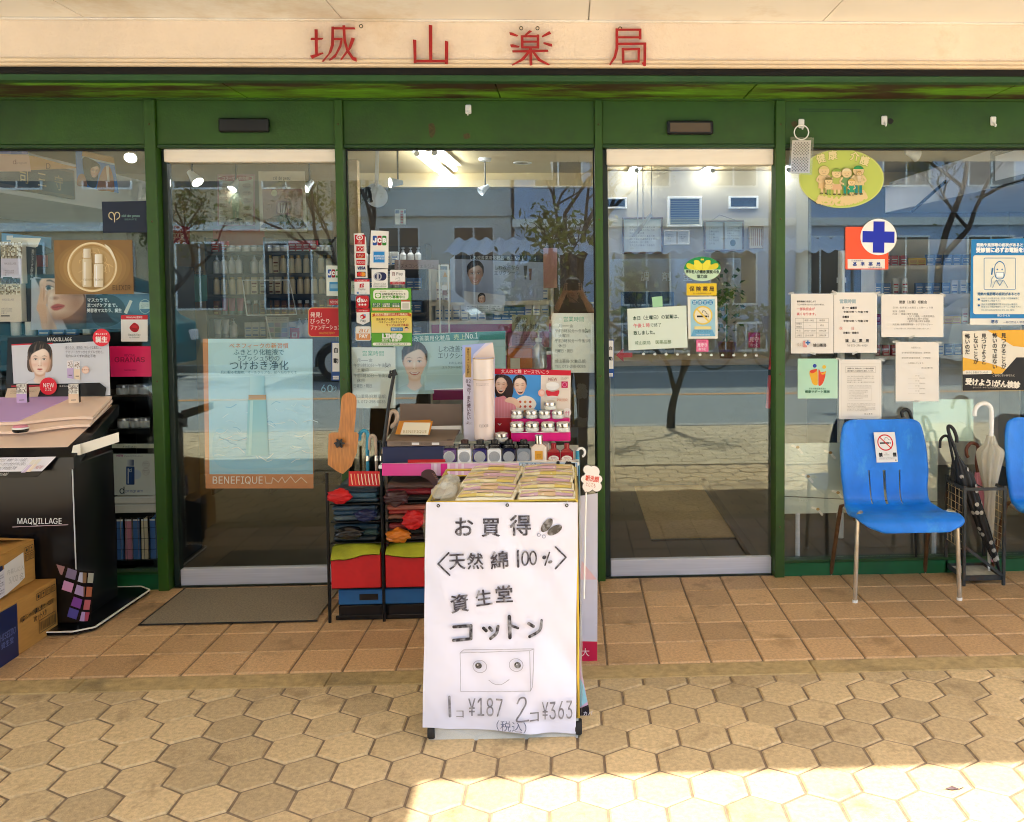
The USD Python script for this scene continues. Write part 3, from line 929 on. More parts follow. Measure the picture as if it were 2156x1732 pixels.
def fill(x0, x1, z, y, depth, kinds, where, group, seed, step=.052, gaps=.12):
    r = random.Random(seed)
    x = x0 + .035
    while x < x1 - .03:
        k = r.choice(kinds)
        n = r.randint(1, 4)
        for _ in range(n):
            if x > x1 - .03:
                break
            put(k, (x, y + depth * .3 + r.uniform(-.01, .015), z + .0005), where, group, r.uniform(-6, 6))
            x += step + r.uniform(-.003, .006)
        if r.random() < gaps:
            x += .05

SKIN = ['pump_bottle', 'lotion_bottle', 'slim_box', 'white_box', 'soft_tube', 'brown_bottle', 'cream_jar']
cs, sx0, sx1, szs = shelf_case('cosmetics_case', 'dark shelving case of skincare behind the poster door', 436, 712, 1.9, [531, 577, 621, 664, 712], 500, uprights=(559,))
gp = 'skincare on the case behind the poster door'
mixes = [['cream_jar', 'white_box', 'red_box'], ['slim_box', 'pump_bottle', 'brown_box', 'lotion_bottle'], ['green_bottle', 'lotion_bottle', 'slim_box', 'pink_tube'], ['brown_bottle', 'pink_tube', 'brown_box', 'soft_tube', 'brown_bottle'], ['soft_tube', 'white_box', 'pump_bottle', 'soft_tube']]
for i, z in enumerate(szs):
    fill(sx0 + .01, sx1 - .01, z, 1.9, .28, mixes[i], f'from the narrow case, {ORD[i]} of the skincare case', gp, 20 + i, .05)
# pigeonhole unit beside the left-hand post (behind the display window)
cs2, ax0, ax1, azs = shelf_case('window_case', 'black shelving case close behind the cosmetics counter window', 236, 330, .12, [834, 905, 1050, 1082, 1180], 740, depth=.25, mat_='shelf_black')
for i, z in enumerate(azs[:2]):
    fill(ax0 + .01, ax1 - .01, z, .12, .25, ['soft_tube', 'cream_jar', 'green_bottle'], f'from the counter, {ORD[i]} of the black window case', 'small goods on the black window case', 40 + i, .05)
cs3, bx0, bx1, bzs = shelf_case('display_case', 'black display shelves running behind the cosmetics counter', 0, 228, .5, [640, 708, 770, 850], 470, depth=.25, mat_='shelf_black')
for i, z in enumerate(bzs):
    fill(bx0 + .02, bx1 - .02, z, .5, .25, ['white_box', 'pump_bottle', 'red_box', 'brown_bottle', 'slim_box', 'blue_box'], f'from the dummy cartons, {ORD[i]} of the counter shelves', 'goods on the shelves behind the counter', 50 + i, .07)
# slim cabinet visible inside beside the left door
cs4, cx0, cx1, czs = shelf_case('side_case', 'narrow black shelves inside the poster door by the green post', 336, 372, .35, [700, 760, 830, 900, 1000, 1090], 560, depth=.3, mat_='shelf_black')
for i, z in enumerate(czs):
    fill(cx0, cx1 + .02, z, .35, .3, ['white_box', 'pump_bottle', 'red_box'], f'from the side window, {ORD[i]} of the narrow case', 'goods on the narrow case', 60 + i, .06)
# middle window: counter with magenta band, shelves of lotions
cs5, dx0, dx1, dzs = shelf_case('lotion_case', 'pale display shelves with magenta front behind the middle window', 905, 1165, 1.35, [636, 676, 742], 566, depth=.3, mat_='cream_card')
obj('magenta_front', bx(dx0 + .015, dx1 - .015, 1.335, 1.345, dzs[1] - .075, dzs[1] - .02), 'magenta_board', cs5)
obj('magenta_front', bx(dx0 + .015, dx1 - .015, 1.335, 1.345, dzs[2] - .3, dzs[2] - .02), 'magenta_board', cs5)
for i, z in enumerate(dzs):
    fill(dx0 + .02, dx1 - .02, z, 1.35, .3, [['slim_box', 'brown_bottle', 'white_box', 'lotion_bottle', 'tall_box'], ['white_box', 'white_box', 'blue_box'], ['red_box', 'pink_tube', 'cream_jar']][i], f'from the payment stickers, {ORD[i]} of the magenta display', 'goods on the magenta display', 70 + i, .05)
cs6, ex0, ex1, ezs = shelf_case('wall_shelves', 'wooden wall shelves deep in the shop behind the middle window', 735, 900, 2.4, [560, 610, 660, 715], 515, depth=.25, mat_='shelf_dark')
for i, z in enumerate(ezs):
    fill(ex0 + .02, ex1 - .02, z, 2.4, .25, ['white_box', 'slim_box', 'pump_bottle', 'blue_box'], f'from the poster door, {ORD[i]} of the wooden wall shelves', 'goods on the wall shelves', 80 + i, .055)
# medicine shelves at the right
cs7, gx0, gx1, gzs = shelf_case('medicine_case', 'cream medicine shelves behind the notices of the wide window', 1840, 2150, 2.2, [560, 620, 684, 750], 500, depth=.3, mat_='cream_card')
for i, z in enumerate(gzs):
    fill(gx0 + .02, gx1 - .02, z, 2.2, .3, ['blue_box', 'yellow_box', 'tall_box', 'red_box', 'tall_box', 'white_box'], f'from the cross sign, {ORD[i]} of the medicine shelves', 'medicine cartons behind the wide window', 90 + i, .066)
# dispensary counter and cabinets seen through the right-hand door
t = thing('numbered_lockers', 'row of dull blue numbered lockers in the dispensary', 'lockers')
mat('locker_blue', '#2f4a78', .45, var=.12, vscale=5)
for k in range(4):
    u = 1312 + k * 27
    obj('locker_door', pxbox('d', u, 615, u + 26, 648, 2.6, .3, .004), 'locker_blue', t)
    pr = Print(wall_map('d', 2.598))
    pr.text('14710'[k] if k < 3 else '10', u + 9, 637, 14, '#20304c', font='l')
    pr.mesh('number', t)
obj('locker_base', pxbox('d', 1312, 649, 1419, 790, 2.6, .3, .004), mat('locker_grey', '#5a6468', .5, var=.1), t)
t = thing('dispensary_counter', 'beige counter in front of the dispensary partition', 'counter')
obj('counter_top', bx(px_x(1290, y=2.0), px_x(1625, y=2.0), 1.95, 2.5, .86, .9, .004), 'shelf_wood', t)
obj('counter_front', bx(px_x(1292, y=2.0), px_x(1623, y=2.0), 2.0, 2.45, .0, .859), mat('counter_green', '#3e463c', .6, var=.1), t)
t = thing('floor_rail', 'black floor strip running into the shop behind the paper-notice door', 'floor strip')
a, b = G(1572, 1150), G(1408, 905)
obj('rail', bx(a[0] - .035, a[0] + .015, .2, 2.3, .0, .035, .004), 'shelf_black', t)
obj('cross_rail', bx(px_x(1292, 1180, .12), a[0] + .01, .12, .19, .0, .03, .004), 'shelf_black', t)
t = thing('carpet_runner', 'tan carpet runner inside the paper-notice door beside the black floor strip', 'carpet')
obj('pile', bx(.445, .93, .62, 1.93, -.001, .008, .003), mat('runner_tan', '#a08a60', .95, var=.25, vscale=60), t)
obj('hem', bx(.445, .93, .605, .619, -.001, .007), 'shelf_black', t)
mat('red_pole', '#c01830', .4, var=.1)
t = thing('red_pole', 'leaning red pole with dark collar inside the shop by the green post', 'pole')
a, b = P(1617, 860, .5), P(1645, 470, .5)
obj('shaft', tube([a, b], .013, 10), 'red_pole', t, smooth=40)
obj('collar', tube([a * .82 + b * .18, a * .79 + b * .21], .017, 10), 'black_plastic', t)
t = thing('white_pipe', 'white upright pipe inside the wide window behind the blue cross sign', 'pipe')
a = P(1771, 700, .6)
obj('pipe', tube([[a[0], .6, 0], [a[0], .6, 1.62]], .02, 12), 'white_gloss', t, smooth=40)
obj('joint', tube([[a[0], .6, 1.44], [a[0], .6, 1.47]], .026, 12), 'white_gloss', t, smooth=40)

def wall_frame(name, u0, v0, u1, v1, y, label, m_frame='frame_brown', w=6, glassy=False, cat='picture frame'):
    t = thing(name, label, cat)
    for q in ((u0, v0, u1, v0 + w), (u0, v1 - w, u1, v1), (u0, v0 + w, u0 + w, v1 - w), (u1 - w, v0 + w, u1, v1 - w)):
        obj('frame_side', pxbox('d', *q, y - .03, .028, .003), m_frame, t)
    pr = Print(wall_map('d', y - .012))
    return t, pr

t, pr = wall_frame('certificate_frame', 1310, 458, 1396, 535, 3.3, 'large dark framed certificate on the dispensary wall', w=4)
pr.rect(1313, 461, 1393, 532, '#dfe2dc').greek(1325, 475, 1382, 520, 7, '#8a8f92')
pr.mesh('certificate', t)
t, pr = wall_frame('certificate_frame', 1482, 464, 1567, 530, 3.3, 'wide framed pair of certificates hung from a cord', w=4)
pr.rect(1486, 468, 1522, 526, '#cfd8d4').rect(1526, 468, 1563, 526, '#cfd8d4').greek(1492, 478, 1518, 516, 6, '#7f8a88').greek(1531, 478, 1558, 505, 5, '#7f8a88').ell(1543, 512, 6, 7, '#2f5040')
pr.mesh('certificate', t)
obj('hanging_cord', tube([P(1500, 464, 3.28), P(1515, 453, 3.28), P(1548, 464, 3.28)], .002, 5), 'black_metal', t)
t, pr = wall_frame('certificate_frame', 1398, 486, 1452, 516, 3.3, 'small pale double certificate under the louvre window', m_frame='cream_card', w=2)
pr.rect(1400, 488, 1424, 514, '#e6e6e0').rect(1427, 488, 1450, 514, '#e6e6e0').greek(1403, 492, 1421, 510, 4, '#9aa0a0').greek(1430, 492, 1447, 510, 4, '#9aa0a0')
pr.mesh('certificate', t)
t, pr = wall_frame('certificate_frame', 1577, 476, 1608, 524, 3.3, 'narrow yellow striped certificate beside the red pole', m_frame='shelf_wood', w=2)
pr.rect(1579, 478, 1606, 522, '#e4cf96')
for k in range(6):
    pr.rect(1582 + 4 * k, 482, 1584 + 4 * k, 518, '#b5883a')
pr.mesh('certificate', t)
t = thing('louvre_window', 'dark louvre window high on the dispensary wall', 'window')
for q in ((1406, 414, 1478, 419), (1406, 474, 1478, 479), (1406, 419, 1411, 474), (1473, 419, 1478, 474)):
    obj('frame_side', pxbox('d', *q, 3.27, .028, .003), 'white_gloss', t)
for k in range(11):
    s = pxbox('d', 1412, 420 + 4.9 * k, 1472, 423.6 + 4.9 * k, 3.284, .006)
    obj('slat', s, mat('slat_blue', '#39485c', .4, var=.1), t)
for nm, q in (('dispensary_window', (1535, 413, 1597, 440)), ('dispensary_window', (1266, 416, 1320, 440))):
    t = thing(nm, 'small dark internal window with white frame ' + ('over the hung certificates' if q[0] > 1500 else 'at the edge of the dispensary wall'), 'window')
    a = q
    for z in ((a[0], a[1], a[2], a[1] + 4), (a[0], a[3] - 4, a[2], a[3]), (a[0], a[1] + 4, a[0] + 4, a[3] - 4), (a[2] - 4, a[1] + 4, a[2], a[3] - 4)):
        obj('frame_side', pxbox('d', *z, 3.27, .028, .003), 'white_gloss', t)
    obj('pane', pxbox('d', a[0] + 4, a[1] + 4, a[2] - 4, a[3] - 4, 3.288, .008), mat('dark_pane', '#0c1116', .08), t)
# dispensary glass screen with its lettering
t = thing('glass_screen', 'glass screen lettered with the word for dispensary', 'glass screen')
obj('pane', pxbox('d', 1285, 545, 1560, 655, 2.3, .006), 'clear_plastic', t)
pr = Print(wall_map('d', 2.299))
for ch, u in (('調', 1348), ('剤', 1393), ('室', 1438)):
    pr.text(ch, u, 590, 20, '#e8ece8')
pr.mesh('lettering', t)
t = thing('potted_plant', 'leafy green pot plant on the dispensary counter', 'plant')
c = P(1530, 640, 2.1)
mat('leaf_plant', '#3f6a2a', .5, rnd=.2, var=.2)
lv = []
r_ = random.Random(3)
for k in range(110):
    p = c + np.array([r_.gauss(0, .06), r_.gauss(0, .05), r_.gauss(.0, .12)])
    lv.append(moved(trimesh.Trimesh([(0, 0, 0), (.018, .02, .005), (0, .05, 0), (-.018, .02, .005)], [(0, 1, 2), (0, 2, 3)], process=False), p, r_.uniform(-60, 60), r_.uniform(-60, 60), r_.uniform(0, 360)))
obj('leaves', lv, 'leaf_plant', t, kind='stuff')
obj('pot', lathe([(0, 0), (.05, 0), (.07, .12), (.062, .12), (0, .1)], 18).apply_translation((c[0], c[1], .9)), 'p_brown', t, smooth=40)
obj('stem', tube([(c[0], c[1], 1.0), c], .006, 6), 'leaf_plant', t)
# dark plaque and screen on the bulkheads
t = thing('name_plaque', 'dark wooden plaque with gold characters under the sloping beam', 'plaque')
xw = -3.3
q0, q1 = .95, 1.75
obj('board', bx(xw + .001, xw + .03, q0, q1, 2.03, 2.22, .004), 'frame_brown', t)
pr = Print(quad_map([(xw + .031, q0, 2.22), (xw + .031, q1, 2.22), (xw + .031, q1, 2.03), (xw + .031, q0, 2.03)], (80, 19), 1))
pr.rect(2, 2, 78, 17, '#22100c')
for k, ch in enumerate('司三守'):
    pr.text(ch, 20 + k * 18, 14, 10, '#c9a870')
pr.mesh('lettering', t)
t = thing('monitor', 'black framed wall monitor with blank bright screen on the beam', 'monitor')
xw = 2.85
obj('casing', bx(xw - .06, xw - .001, .95, 1.5, 2.06, 2.30, .006), 'black_plastic', t)
obj('screen', bx(xw - .064, xw - .061, 1.0, 1.42, 2.1, 2.26), mat('screen_pale', '#cdd0dc', .3), t)
obj('bracket', tube([(2.84, 2.3, 2.2), (2.7, 2.6, 2.0)], .012, 6), 'black_metal', t)
t = thing('convex_mirror', 'round grey ceiling speaker and mirror above the payment stickers', 'mirror')
c = P(792, 412, 1.2)
obj('dish', moved(lathe([(0, .03), (.05, .02), (.075, .0), (.07, -.01), (0, .015)], 24), c, rx=80, rz=35), 'steel_white', t, smooth=40)
obj('lens', moved(lathe([(0, .012), (.045, .006), (.05, 0), (0, 0)], 20), c + [-.035, -.04, 0], rx=80, rz=35), 'black_plastic', t, smooth=40)
obj('stem', tube([c, (c[0] + .02, c[1], 2.42)], .012, 8), 'steel_white', t)
# hanging cords with a bar (over the dispensary)
t = thing('pendant_rail', 'slanted grey rail hung on thin cords inside the paper-notice door', 'rail')
e0, e1 = P(1333, 498, 1.6), P(1371, 453, 1.6)
obj('bar', tube([e0, e1], .012, 8), 'steel_white', t)
for u in (1343, 1354, 1372):
    k = (u - 1333) / 38
    p = e0 * (1 - k) + e1 * k
    obj('cord', tube([p, (p[0], p[1], 2.42)], .003, 5), 'steel_white', t)
# wire basket with coloured sachets low in the window
t = thing('wire_basket', 'grey wire basket low behind the window beside the black counter', 'basket')
xa, xb = float(P(242, 1130, .1)[0]), float(P(328, 1130, .1)[0])
za, zb = float(P(285, 1180, .1)[2]), float(P(285, 1090, .1)[2])
for k in range(8):
    x = xa + (xb - xa) * k / 7
    obj('wire', tube([(x, .1, za), (x, .1, zb)], .0014, 5), 'chrome', t)
for k in range(5):
    z = za + (zb - za) * k / 4
    obj('wire', tube([(xa, .1, z), (xb, .1, z)], .0014, 5), 'chrome', t)
for k, cmat in enumerate(('p_blue', 'p_pink', 'p_blue', 'p_cream', 'p_blue')):
    x = xa + (xb - xa) * (k + .15) / 5
    tt = thing('sachet', f'{["teal", "pink", "blue", "cream", "dark blue"][k]} sachet standing in the wire basket', 'sachet')
    obj('pouch', trimesh.convex.convex_hull(np.array([(x, .104, za + .004), (x + .03, .104, za + .004), (x, .118, za + .004), (x + .03, .118, za + .004), (x, .11, zb - .02), (x + .03, .11, zb - .02 + .008 * k)])), cmat, tt)
    obj('crimp', bx(x, x + .03, .109, .111, zb - .02, zb - .012), 'p_white', tt)
# posters, stickers and notices on the glass
WO, WI, DO, DI = -.0022, .0085, .0238, .0345      # depths: outside / inside of the fixed panes, outside / inside of the sliding doors

def inside(px, py, poly):
    r = np.zeros(px.shape, bool)
    x0, y0 = poly[-1]
    for x1, y1 in poly:
        r ^= ((y1 > py) != (y0 > py)) & (px < (x0 - x1) * (py - y1) / (y0 - y1 + 1e-12) + x1)
        x0, y0 = x1, y1
    return r

class Photo:
    """A printed photographic picture: soft areas of colour blended on a fine grid (in face widths, y down)."""

    def __init__(s, x0, y0, x1, y1, n):
        k = n / (x1 - x0)
        s.k, s.X, s.Y = k, *np.meshgrid(np.linspace(x0, x1, n), np.linspace(y0, y1, int((y1 - y0) * k)))
        s.C, s.A = np.zeros(s.X.shape + (3,)), np.zeros(s.X.shape)

    def soft(s, m, f):
        return gaussian_filter(m.astype(float), max(.3, f * s.k))

    def lay(s, m, col, a=1., solid=False):
        m = (m * a)[..., None]
        s.C = s.C * (1 - m) + np.array(lin(col, .86)) * m
        if solid:
            s.A = np.maximum(s.A, m[..., 0])
        return s

    def shape(s, pts, col, f=.012, a=1., solid=False, rough=True):
        p = np.asarray(pts, float)
        q = curve(np.vstack([p[-1:], p, p[:2]]), 12 * (len(p) + 2))[12:-12] if rough else p
        return s.lay(s.soft(inside(s.X, s.Y, q), f), col, a, solid)

    def spot(s, x, y, rx, ry, col, a=1., f=.5):
        r = np.sqrt(((s.X - x) / rx) ** 2 + ((s.Y - y) / ry) ** 2)
        return s.lay(np.clip((1 + f - r) / (2 * f), 0, 1), col, a)

    def put(s, pr, cx, cy, w, tilt=0.):
        pr.lift += Print.STEP
        c, d = math.cos(tilt), math.sin(tilt)
        ny, nx = s.X.shape
        v = np.c_[(cx + w * (s.X * c - s.Y * d)).ravel(), (cy + w * (s.X * d + s.Y * c)).ravel()]
        i = (np.arange(ny - 1)[:, None] * nx + np.arange(nx - 1)).ravel()
        ok = (np.minimum.reduce([s.A.ravel()[i], s.A.ravel()[i + 1], s.A.ravel()[i + nx], s.A.ravel()[i + nx + 1]]) > .35)
        i = i[ok]
        pr.add(v, np.vstack([np.c_[i, i + 1, i + nx + 1], np.c_[i, i + nx + 1, i + nx]]), s.C.reshape(-1, 3))

def portrait(pr, cx, cy, w, hair='#17100d', skin='#efc9ab', shade='#c98f6d', smile=1, tilt=0., bob=True, neck=True, top='#dfe4e6', fringe=1, mouth='#b8433f', n=84):
    """A printed photograph of a woman's head; (cx, cy) is the middle of a face w wide. smile: 0 closed lips, 1 smiling, 2 laughing."""
    q = Photo(-.8, -1.0, .8, 1.25, n)
    H = 1.3
    e = lambda pts: [(x, y * H) for x, y in pts]
    if bob:
        q.shape(e([(-.6, -.1), (-.55, -.45), (-.3, -.68), (0, -.74), (.32, -.68), (.56, -.45), (.6, -.1), (.58, .22), (.4, .4), (-.4, .4), (-.6, .24)]), hair, solid=True)
    else:
        q.shape(e([(-.5, .0), (-.52, -.4), (-.28, -.66), (0, -.71), (.3, -.66), (.53, -.38), (.5, .02), (.3, .15), (-.3, .15)]), hair, solid=True)
    if neck:
        q.shape(e([(-.25, .25), (.25, .25), (.27, .6), (.6, .74), (.8, .95), (-.8, .95), (-.6, .74), (-.27, .6)]), top, solid=True)
        q.shape(e([(-.22, .2), (.22, .2), (.24, .6), (.3, .72), (0, .86), (-.3, .72), (-.24, .6)]), skin, solid=True)
        q.spot(0, .5 * H, .3, .15, shade, .75, .7)
    face = e([(-.44, -.2), (-.36, -.46), (0, -.54), (.36, -.46), (.44, -.2), (.42, .06), (.34, .28), (.18, .45), (0, .5), (-.18, .45), (-.34, .28), (-.42, .06)])
    q.shape(face, skin, .012, solid=True)
    fm = q.soft(inside(q.X, q.Y, curve(np.array(face + face[:1]), 90)), .05)
    q.lay(np.clip((.9 - fm) / .5, 0, 1) * (fm > .05), shade, .7)
    for s_, a in ((-1, .2), (1, .75)):
        q.spot(s_ * .4, .1, .16, .5, shade, a, .8)
    q.spot(-.06, -.42, .26, .16, '#fbe9da', .55, .8).spot(-.24, .14, .14, .1, '#e89f8c', .45, .9).spot(.22, .14, .14, .1, '#e09480', .45, .9).spot(-.24, .06, .1, .06, '#fbe6d6', .5, .9).spot(-.01, .02, .035, .17, '#fdeee2', .6, .8).spot(0, .54, .1, .06, '#fbe6d6', .3, .9)
    ey = -.07 * H
    for s_ in (-1, 1):
        q.spot(s_ * .2, ey - .05, .15, .08, shade, .5, .9)
        if smile < 2:
            q.shape([(s_ * .2 - .1, ey + .008), (s_ * .2, ey - .04), (s_ * .2 + .1, ey + .006), (s_ * .2, ey + .035)], '#efe8e4', .006).spot(s_ * .2, ey - .002, .042, .04, '#22140f', 1, .2).spot(s_ * .2 - .014, ey - .016, .01, .01, '#ffffff', .9, .4)
        b = .03 if smile == 2 else .05
        q.shape([(s_ * .2 - .115, ey + .012), (s_ * .2 - .06, ey - b + .008), (s_ * .2 + .03, ey - b), (s_ * .2 + .118, ey + .004), (s_ * .2 + .04, ey - b + .024), (s_ * .2 - .05, ey - b + .03)], '#1c110d', .007)
        q.shape([(s_ * .22 - .13, ey - .135), (s_ * .22, ey - .18), (s_ * .22 + .13, ey - .13), (s_ * .22, ey - .152)], '#33211a', .009, .85)
        q.spot(s_ * .055, .2, .024, .014, '#8a4f3c', .8, .6)
    q.spot(.065, .12, .03, .12, shade, .5, .9).spot(0, .225, .08, .02, shade, .5, .9)
    my = .285 * H
    if smile == 0:
        q.shape([(-.14, my), (-.05, my - .03), (0, my - .02), (.05, my - .03), (.14, my), (.05, my + .05), (-.05, my + .05)], mouth, .01).shape([(-.14, my), (0, my + .008), (.14, my), (0, my + .016)], '#5f211e', .005)
    else:
        d = .07 if smile == 1 else .15
        q.shape([(-.21, my - .03), (0, my - .012), (.21, my - .03), (.13, my + d), (0, my + d + .025), (-.13, my + d)], mouth, .009)
        if smile == 2:
            q.shape([(-.16, my - .004), (.16, my - .004), (.1, my + d - .02), (0, my + d), (-.1, my + d - .02)], '#4a1210', .008)
        q.shape([(-.17, my - .012), (0, my + .004), (.17, my - .012), (.1, my + .042), (0, my + .05), (-.1, my + .042)], '#fbf6f0', .006)
        for s_ in (-1, 1):
            q.spot(s_ * .26, my - .05, .03, .1, shade, .4, .9)
    q.spot(0, my + (.12 if smile < 2 else .22), .1, .02, shade, .45, .9)
    top_h = {1: [(-.49, -.05), (-.53, -.42), (-.28, -.66), (.02, -.71), (.34, -.63), (.54, -.36), (.49, -.05), (.42, -.3), (.2, -.45), (-.05, -.4), (-.3, -.3), (-.42, -.2)], 2: [(-.48, -.05), (-.53, -.42), (-.28, -.66), (.02, -.71), (.34, -.63), (.54, -.36), (.48, -.05), (.4, -.3), (.1, -.5), (-.25, -.46), (-.42, -.26)]}[fringe]
    q.shape(e(top_h), hair, .014, solid=True)
    strands = meshkit.noise(np.stack([q.X * 26 + q.Y * 6, q.Y * 3, q.X * 0], -1))
    hm = ((q.C.mean(-1) < .05) & (q.Y < .3)) * np.clip((strands - .62) * 4, 0, 1)
    q.lay(hm, '#8a7468', .35)
    q.put(pr, cx, cy, w, tilt)

def bottle_print(pr, x, y, w, h, body, cap, capr=.3, dark=None):
    pr.rect(x - w / 2, y + h * capr, x + w / 2, y + h, body, r=w * .12, grad=(dark or body, (1, 0)))
    pr.rect(x - w * .42, y, x + w * .42, y + h * (capr - .02), cap, r=w * .08, grad=(dark or cap, (1, 0)))
    pr.rect(x - w * .3, y + h * .35, x - w * .2, y + h * .95, '#ffffff')

t, pr = poster('logo_card', 's1', [(933, 538), (1342, 532), (1352, 820), (945, 825)], 'navy blue card with gold looped emblem at the top of the counter window', 'card', WO)
pr.poly([(933, 538), (1342, 532), (1352, 820), (945, 825)], '#0b1d38')
for s in (-1, 1):
    pr.line([(1051, 725), (1050, 680), (1048 + s * 10, 645), (1048 + s * 30, 636), (1048 + s * 48, 652), (1048 + s * 46, 682), (1048 + s * 22, 702)], 8, '#e2cfa2', smooth=30)
pr.text('clé de peau', 1115, 680, 34, '#8fb8b0', font='l', w=168).text('BEAUTÉ', 1142, 708, 20, '#6f9490', font='l', w=112)
pr.mesh('print', t)

t, pr = poster('bottle_poster', 's1', [(492, 891), (1212, 889), (1228, 1385), (506, 1388)], 'gold brown poster of two white bottles inside a ring of light', 'poster', WO)
pr.poly([(492, 891), (1212, 889), (1228, 1385), (506, 1388)], '#8d6a3a')
for k, c in enumerate(('#95733f', '#a07c46', '#ac884f', '#b99760', '#c4a46f')):
    pr.ell(850, 1140, 345 - 38 * k, 235 - 14 * k, c)
pr.ring(845, 1138, 228, 228, 16, '#f3dfb4').ring(845, 1138, 208, 210, 5, '#d9b677')
for k in range(26):
    a = rng.uniform(0, 6.28)
    r0, r1 = rng.uniform(30, 150), rng.uniform(100, 200)
    b = a + rng.uniform(-.9, .9)
    pr.line([(845 + r0 * math.cos(a), 1138 + r0 * math.sin(a)), (845 + (r0 + r1) * .55 * math.cos((a + b) / 2), 1138 + (r0 + r1) * .55 * math.sin((a + b) / 2)), (845 + r1 * math.cos(b), 1138 + r1 * math.sin(b))], 3.5, '#efcf94', smooth=10)
pr.blob([(960, 930), (1010, 965), (1050, 1040), (1062, 1110), (1040, 1060), (1000, 990)], '#fbf0d6')
bottle_print(pr, 800, 970, 84, 350, '#efe3c8', '#fdf8ec', .26, '#c8b083')
bottle_print(pr, 905, 1020, 84, 302, '#fbf6e8', '#fffdf6', .3, '#dcc9a2')
pr.text('ELIXIR', 802, 1262, 22, '#8d6f3d', font='l', align='c').text('ELIXIR', 906, 1262, 22, '#8d6f3d', font='l', align='c')
pr.text('ELIXIR', 1028, 1350, 64, '#4d371a', font='l', w=170)
pr.mesh('print', t)

t, pr = poster('face_poster', 's1', [(308, 1228), (1376, 1385), (1376, 1660), (1330, 1700), (280, 1715)], 'large mascara poster of a woman with her hand on her cheek', 'poster', .06)
pr.poly([(308, 1228), (1376, 1385), (1376, 1660), (1330, 1700), (280, 1715)], '#b9bfcc')
pr.poly([(780, 1390), (1376, 1385), (1376, 1660), (1330, 1700), (780, 1706)], '#243845', grad=('#55708f', (1, 0)))
pr.blob([(900, 1400), (1010, 1390), (1110, 1440), (1150, 1530), (1100, 1640), (960, 1690), (860, 1640), (840, 1500)], '#132530')
q_ = Photo(280, 1225, 800, 1714, 150)
q_.shape([(285, 1240), (790, 1240), (795, 1710), (285, 1712)], '#b9bfcc', .01, 1, True, False)
q_.shape([(345, 1200), (560, 1240), (780, 1400), (810, 1730), (640, 1730), (560, 1600), (350, 1300)], '#17110f', 4)
q_.shape([(380, 1250), (500, 1240), (700, 1310), (770, 1420), (740, 1500), (640, 1590), (520, 1622), (460, 1565), (420, 1450), (365, 1340)], '#ecc8ac', 4)
q_.spot(700, 1470, 90, 130, '#b07c5c', .8, .8).spot(560, 1610, 120, 40, '#a87454', .8, .8).spot(480, 1400, 60, 40, '#fbe6d2', .6, .9).spot(570, 1420, 60, 40, '#e2a48a', .5, .9)
q_.spot(447, 1325, 70, 34, '#a97a60', .7, .9).shape([(396, 1342), (440, 1316), (496, 1332), (450, 1352)], '#efe6de', 3).spot(447, 1334, 22, 19, '#1c120e', 1, .2).shape([(388, 1344), (440, 1304), (502, 1326), (440, 1318)], '#1c120e', 3).shape([(405, 1268), (460, 1252), (520, 1290), (460, 1270)], '#3b2820', 5)
q_.spot(500, 1424, 30, 14, '#9a6248', .8, .8).spot(478, 1400, 12, 60, '#fdeee0', .5, .9).shape([(464, 1505), (520, 1476), (596, 1490), (560, 1524), (500, 1538)], '#c05850', 4).shape([(466, 1506), (530, 1500), (592, 1492), (530, 1508)], '#7a2c28', 2)
for a_, b_, w_ in (((352, 1520), (388, 1330), 17), ((372, 1520), (412, 1268), 17), ((392, 1520), (452, 1360), 16)):
    d_ = unit(np.subtract(b_, a_)) * w_
    q_.shape([(a_[0] - d_[1], a_[1] + d_[0]), (b_[0] - d_[1] * .7, b_[1] + d_[0] * .7), (b_[0] + d_[0] * .8, b_[1] + d_[1] * .8), (b_[0] + d_[1] * .7, b_[1] - d_[0] * .7), (a_[0] + d_[1], a_[1] - d_[0])], '#e4bd9f', 3).spot(*((np.array(a_) + b_) / 2 + [10, 0]), 6, 60, '#a87a5c', .6, .8)
q_.shape([(340, 1490), (425, 1490), (470, 1600), (520, 1714), (400, 1725), (365, 1600)], '#e0b696', 4).spot(470, 1650, 30, 80, '#a87a5c', .7, .8)
q_.put(pr, 0, 0, 1.)
pr.text('マスカラで、', 796, 1455, 38, '#eef0ee', bold=1).text('まつげケアまで。', 796, 1502, 38, '#eef0ee', bold=1).text('美容液マスカラ、誕生', 796, 1550, 38, '#eef0ee', bold=1, w=320)
pr.poly([(1135, 1555), (1190, 1440), (1215, 1450), (1165, 1570)], '#e9e4d6')
pr.ring(1330, 1500, 56, 66, 5, '#d5d8d2').rect(1282, 1460, 1372, 1522, '#dfe3d8').greek(1290, 1468, 1368, 1520, 3, '#56625c')
pr.mesh('print', t)

t, pr = poster('key_sticker', 's2', (1287, -40, 1572, 243), 'white sticker with a red rose emblem and red top band', 'sticker', WO, r=12)
pr.rect(1287, -40, 1572, 243, '#f7f4ef', r=12).rect(1287, -40, 1572, 8, '#d3172a', r=10)
pr.text('Beauty Key登録店', 1430, -8, 26, '#ffffff', align='c', w=170)
pr.blob([(1378, 92), (1400, 62), (1430, 42), (1470, 66), (1480, 100), (1462, 135), (1425, 142), (1392, 122)], '#b50d1c').blob([(1400, 85), (1430, 65), (1460, 85), (1440, 105)], '#d6222e')
pr.line([(1395, 110), (1430, 100), (1466, 120)], 4, '#7d0812', smooth=10)
pr.text('Beauty Key', 1430, 182, 32, '#6a7a6a', font='l', align='c', w=130).text('by Shiseido', 1430, 205, 20, '#8a948a', font='l', align='c')
pr.mesh('print', t)

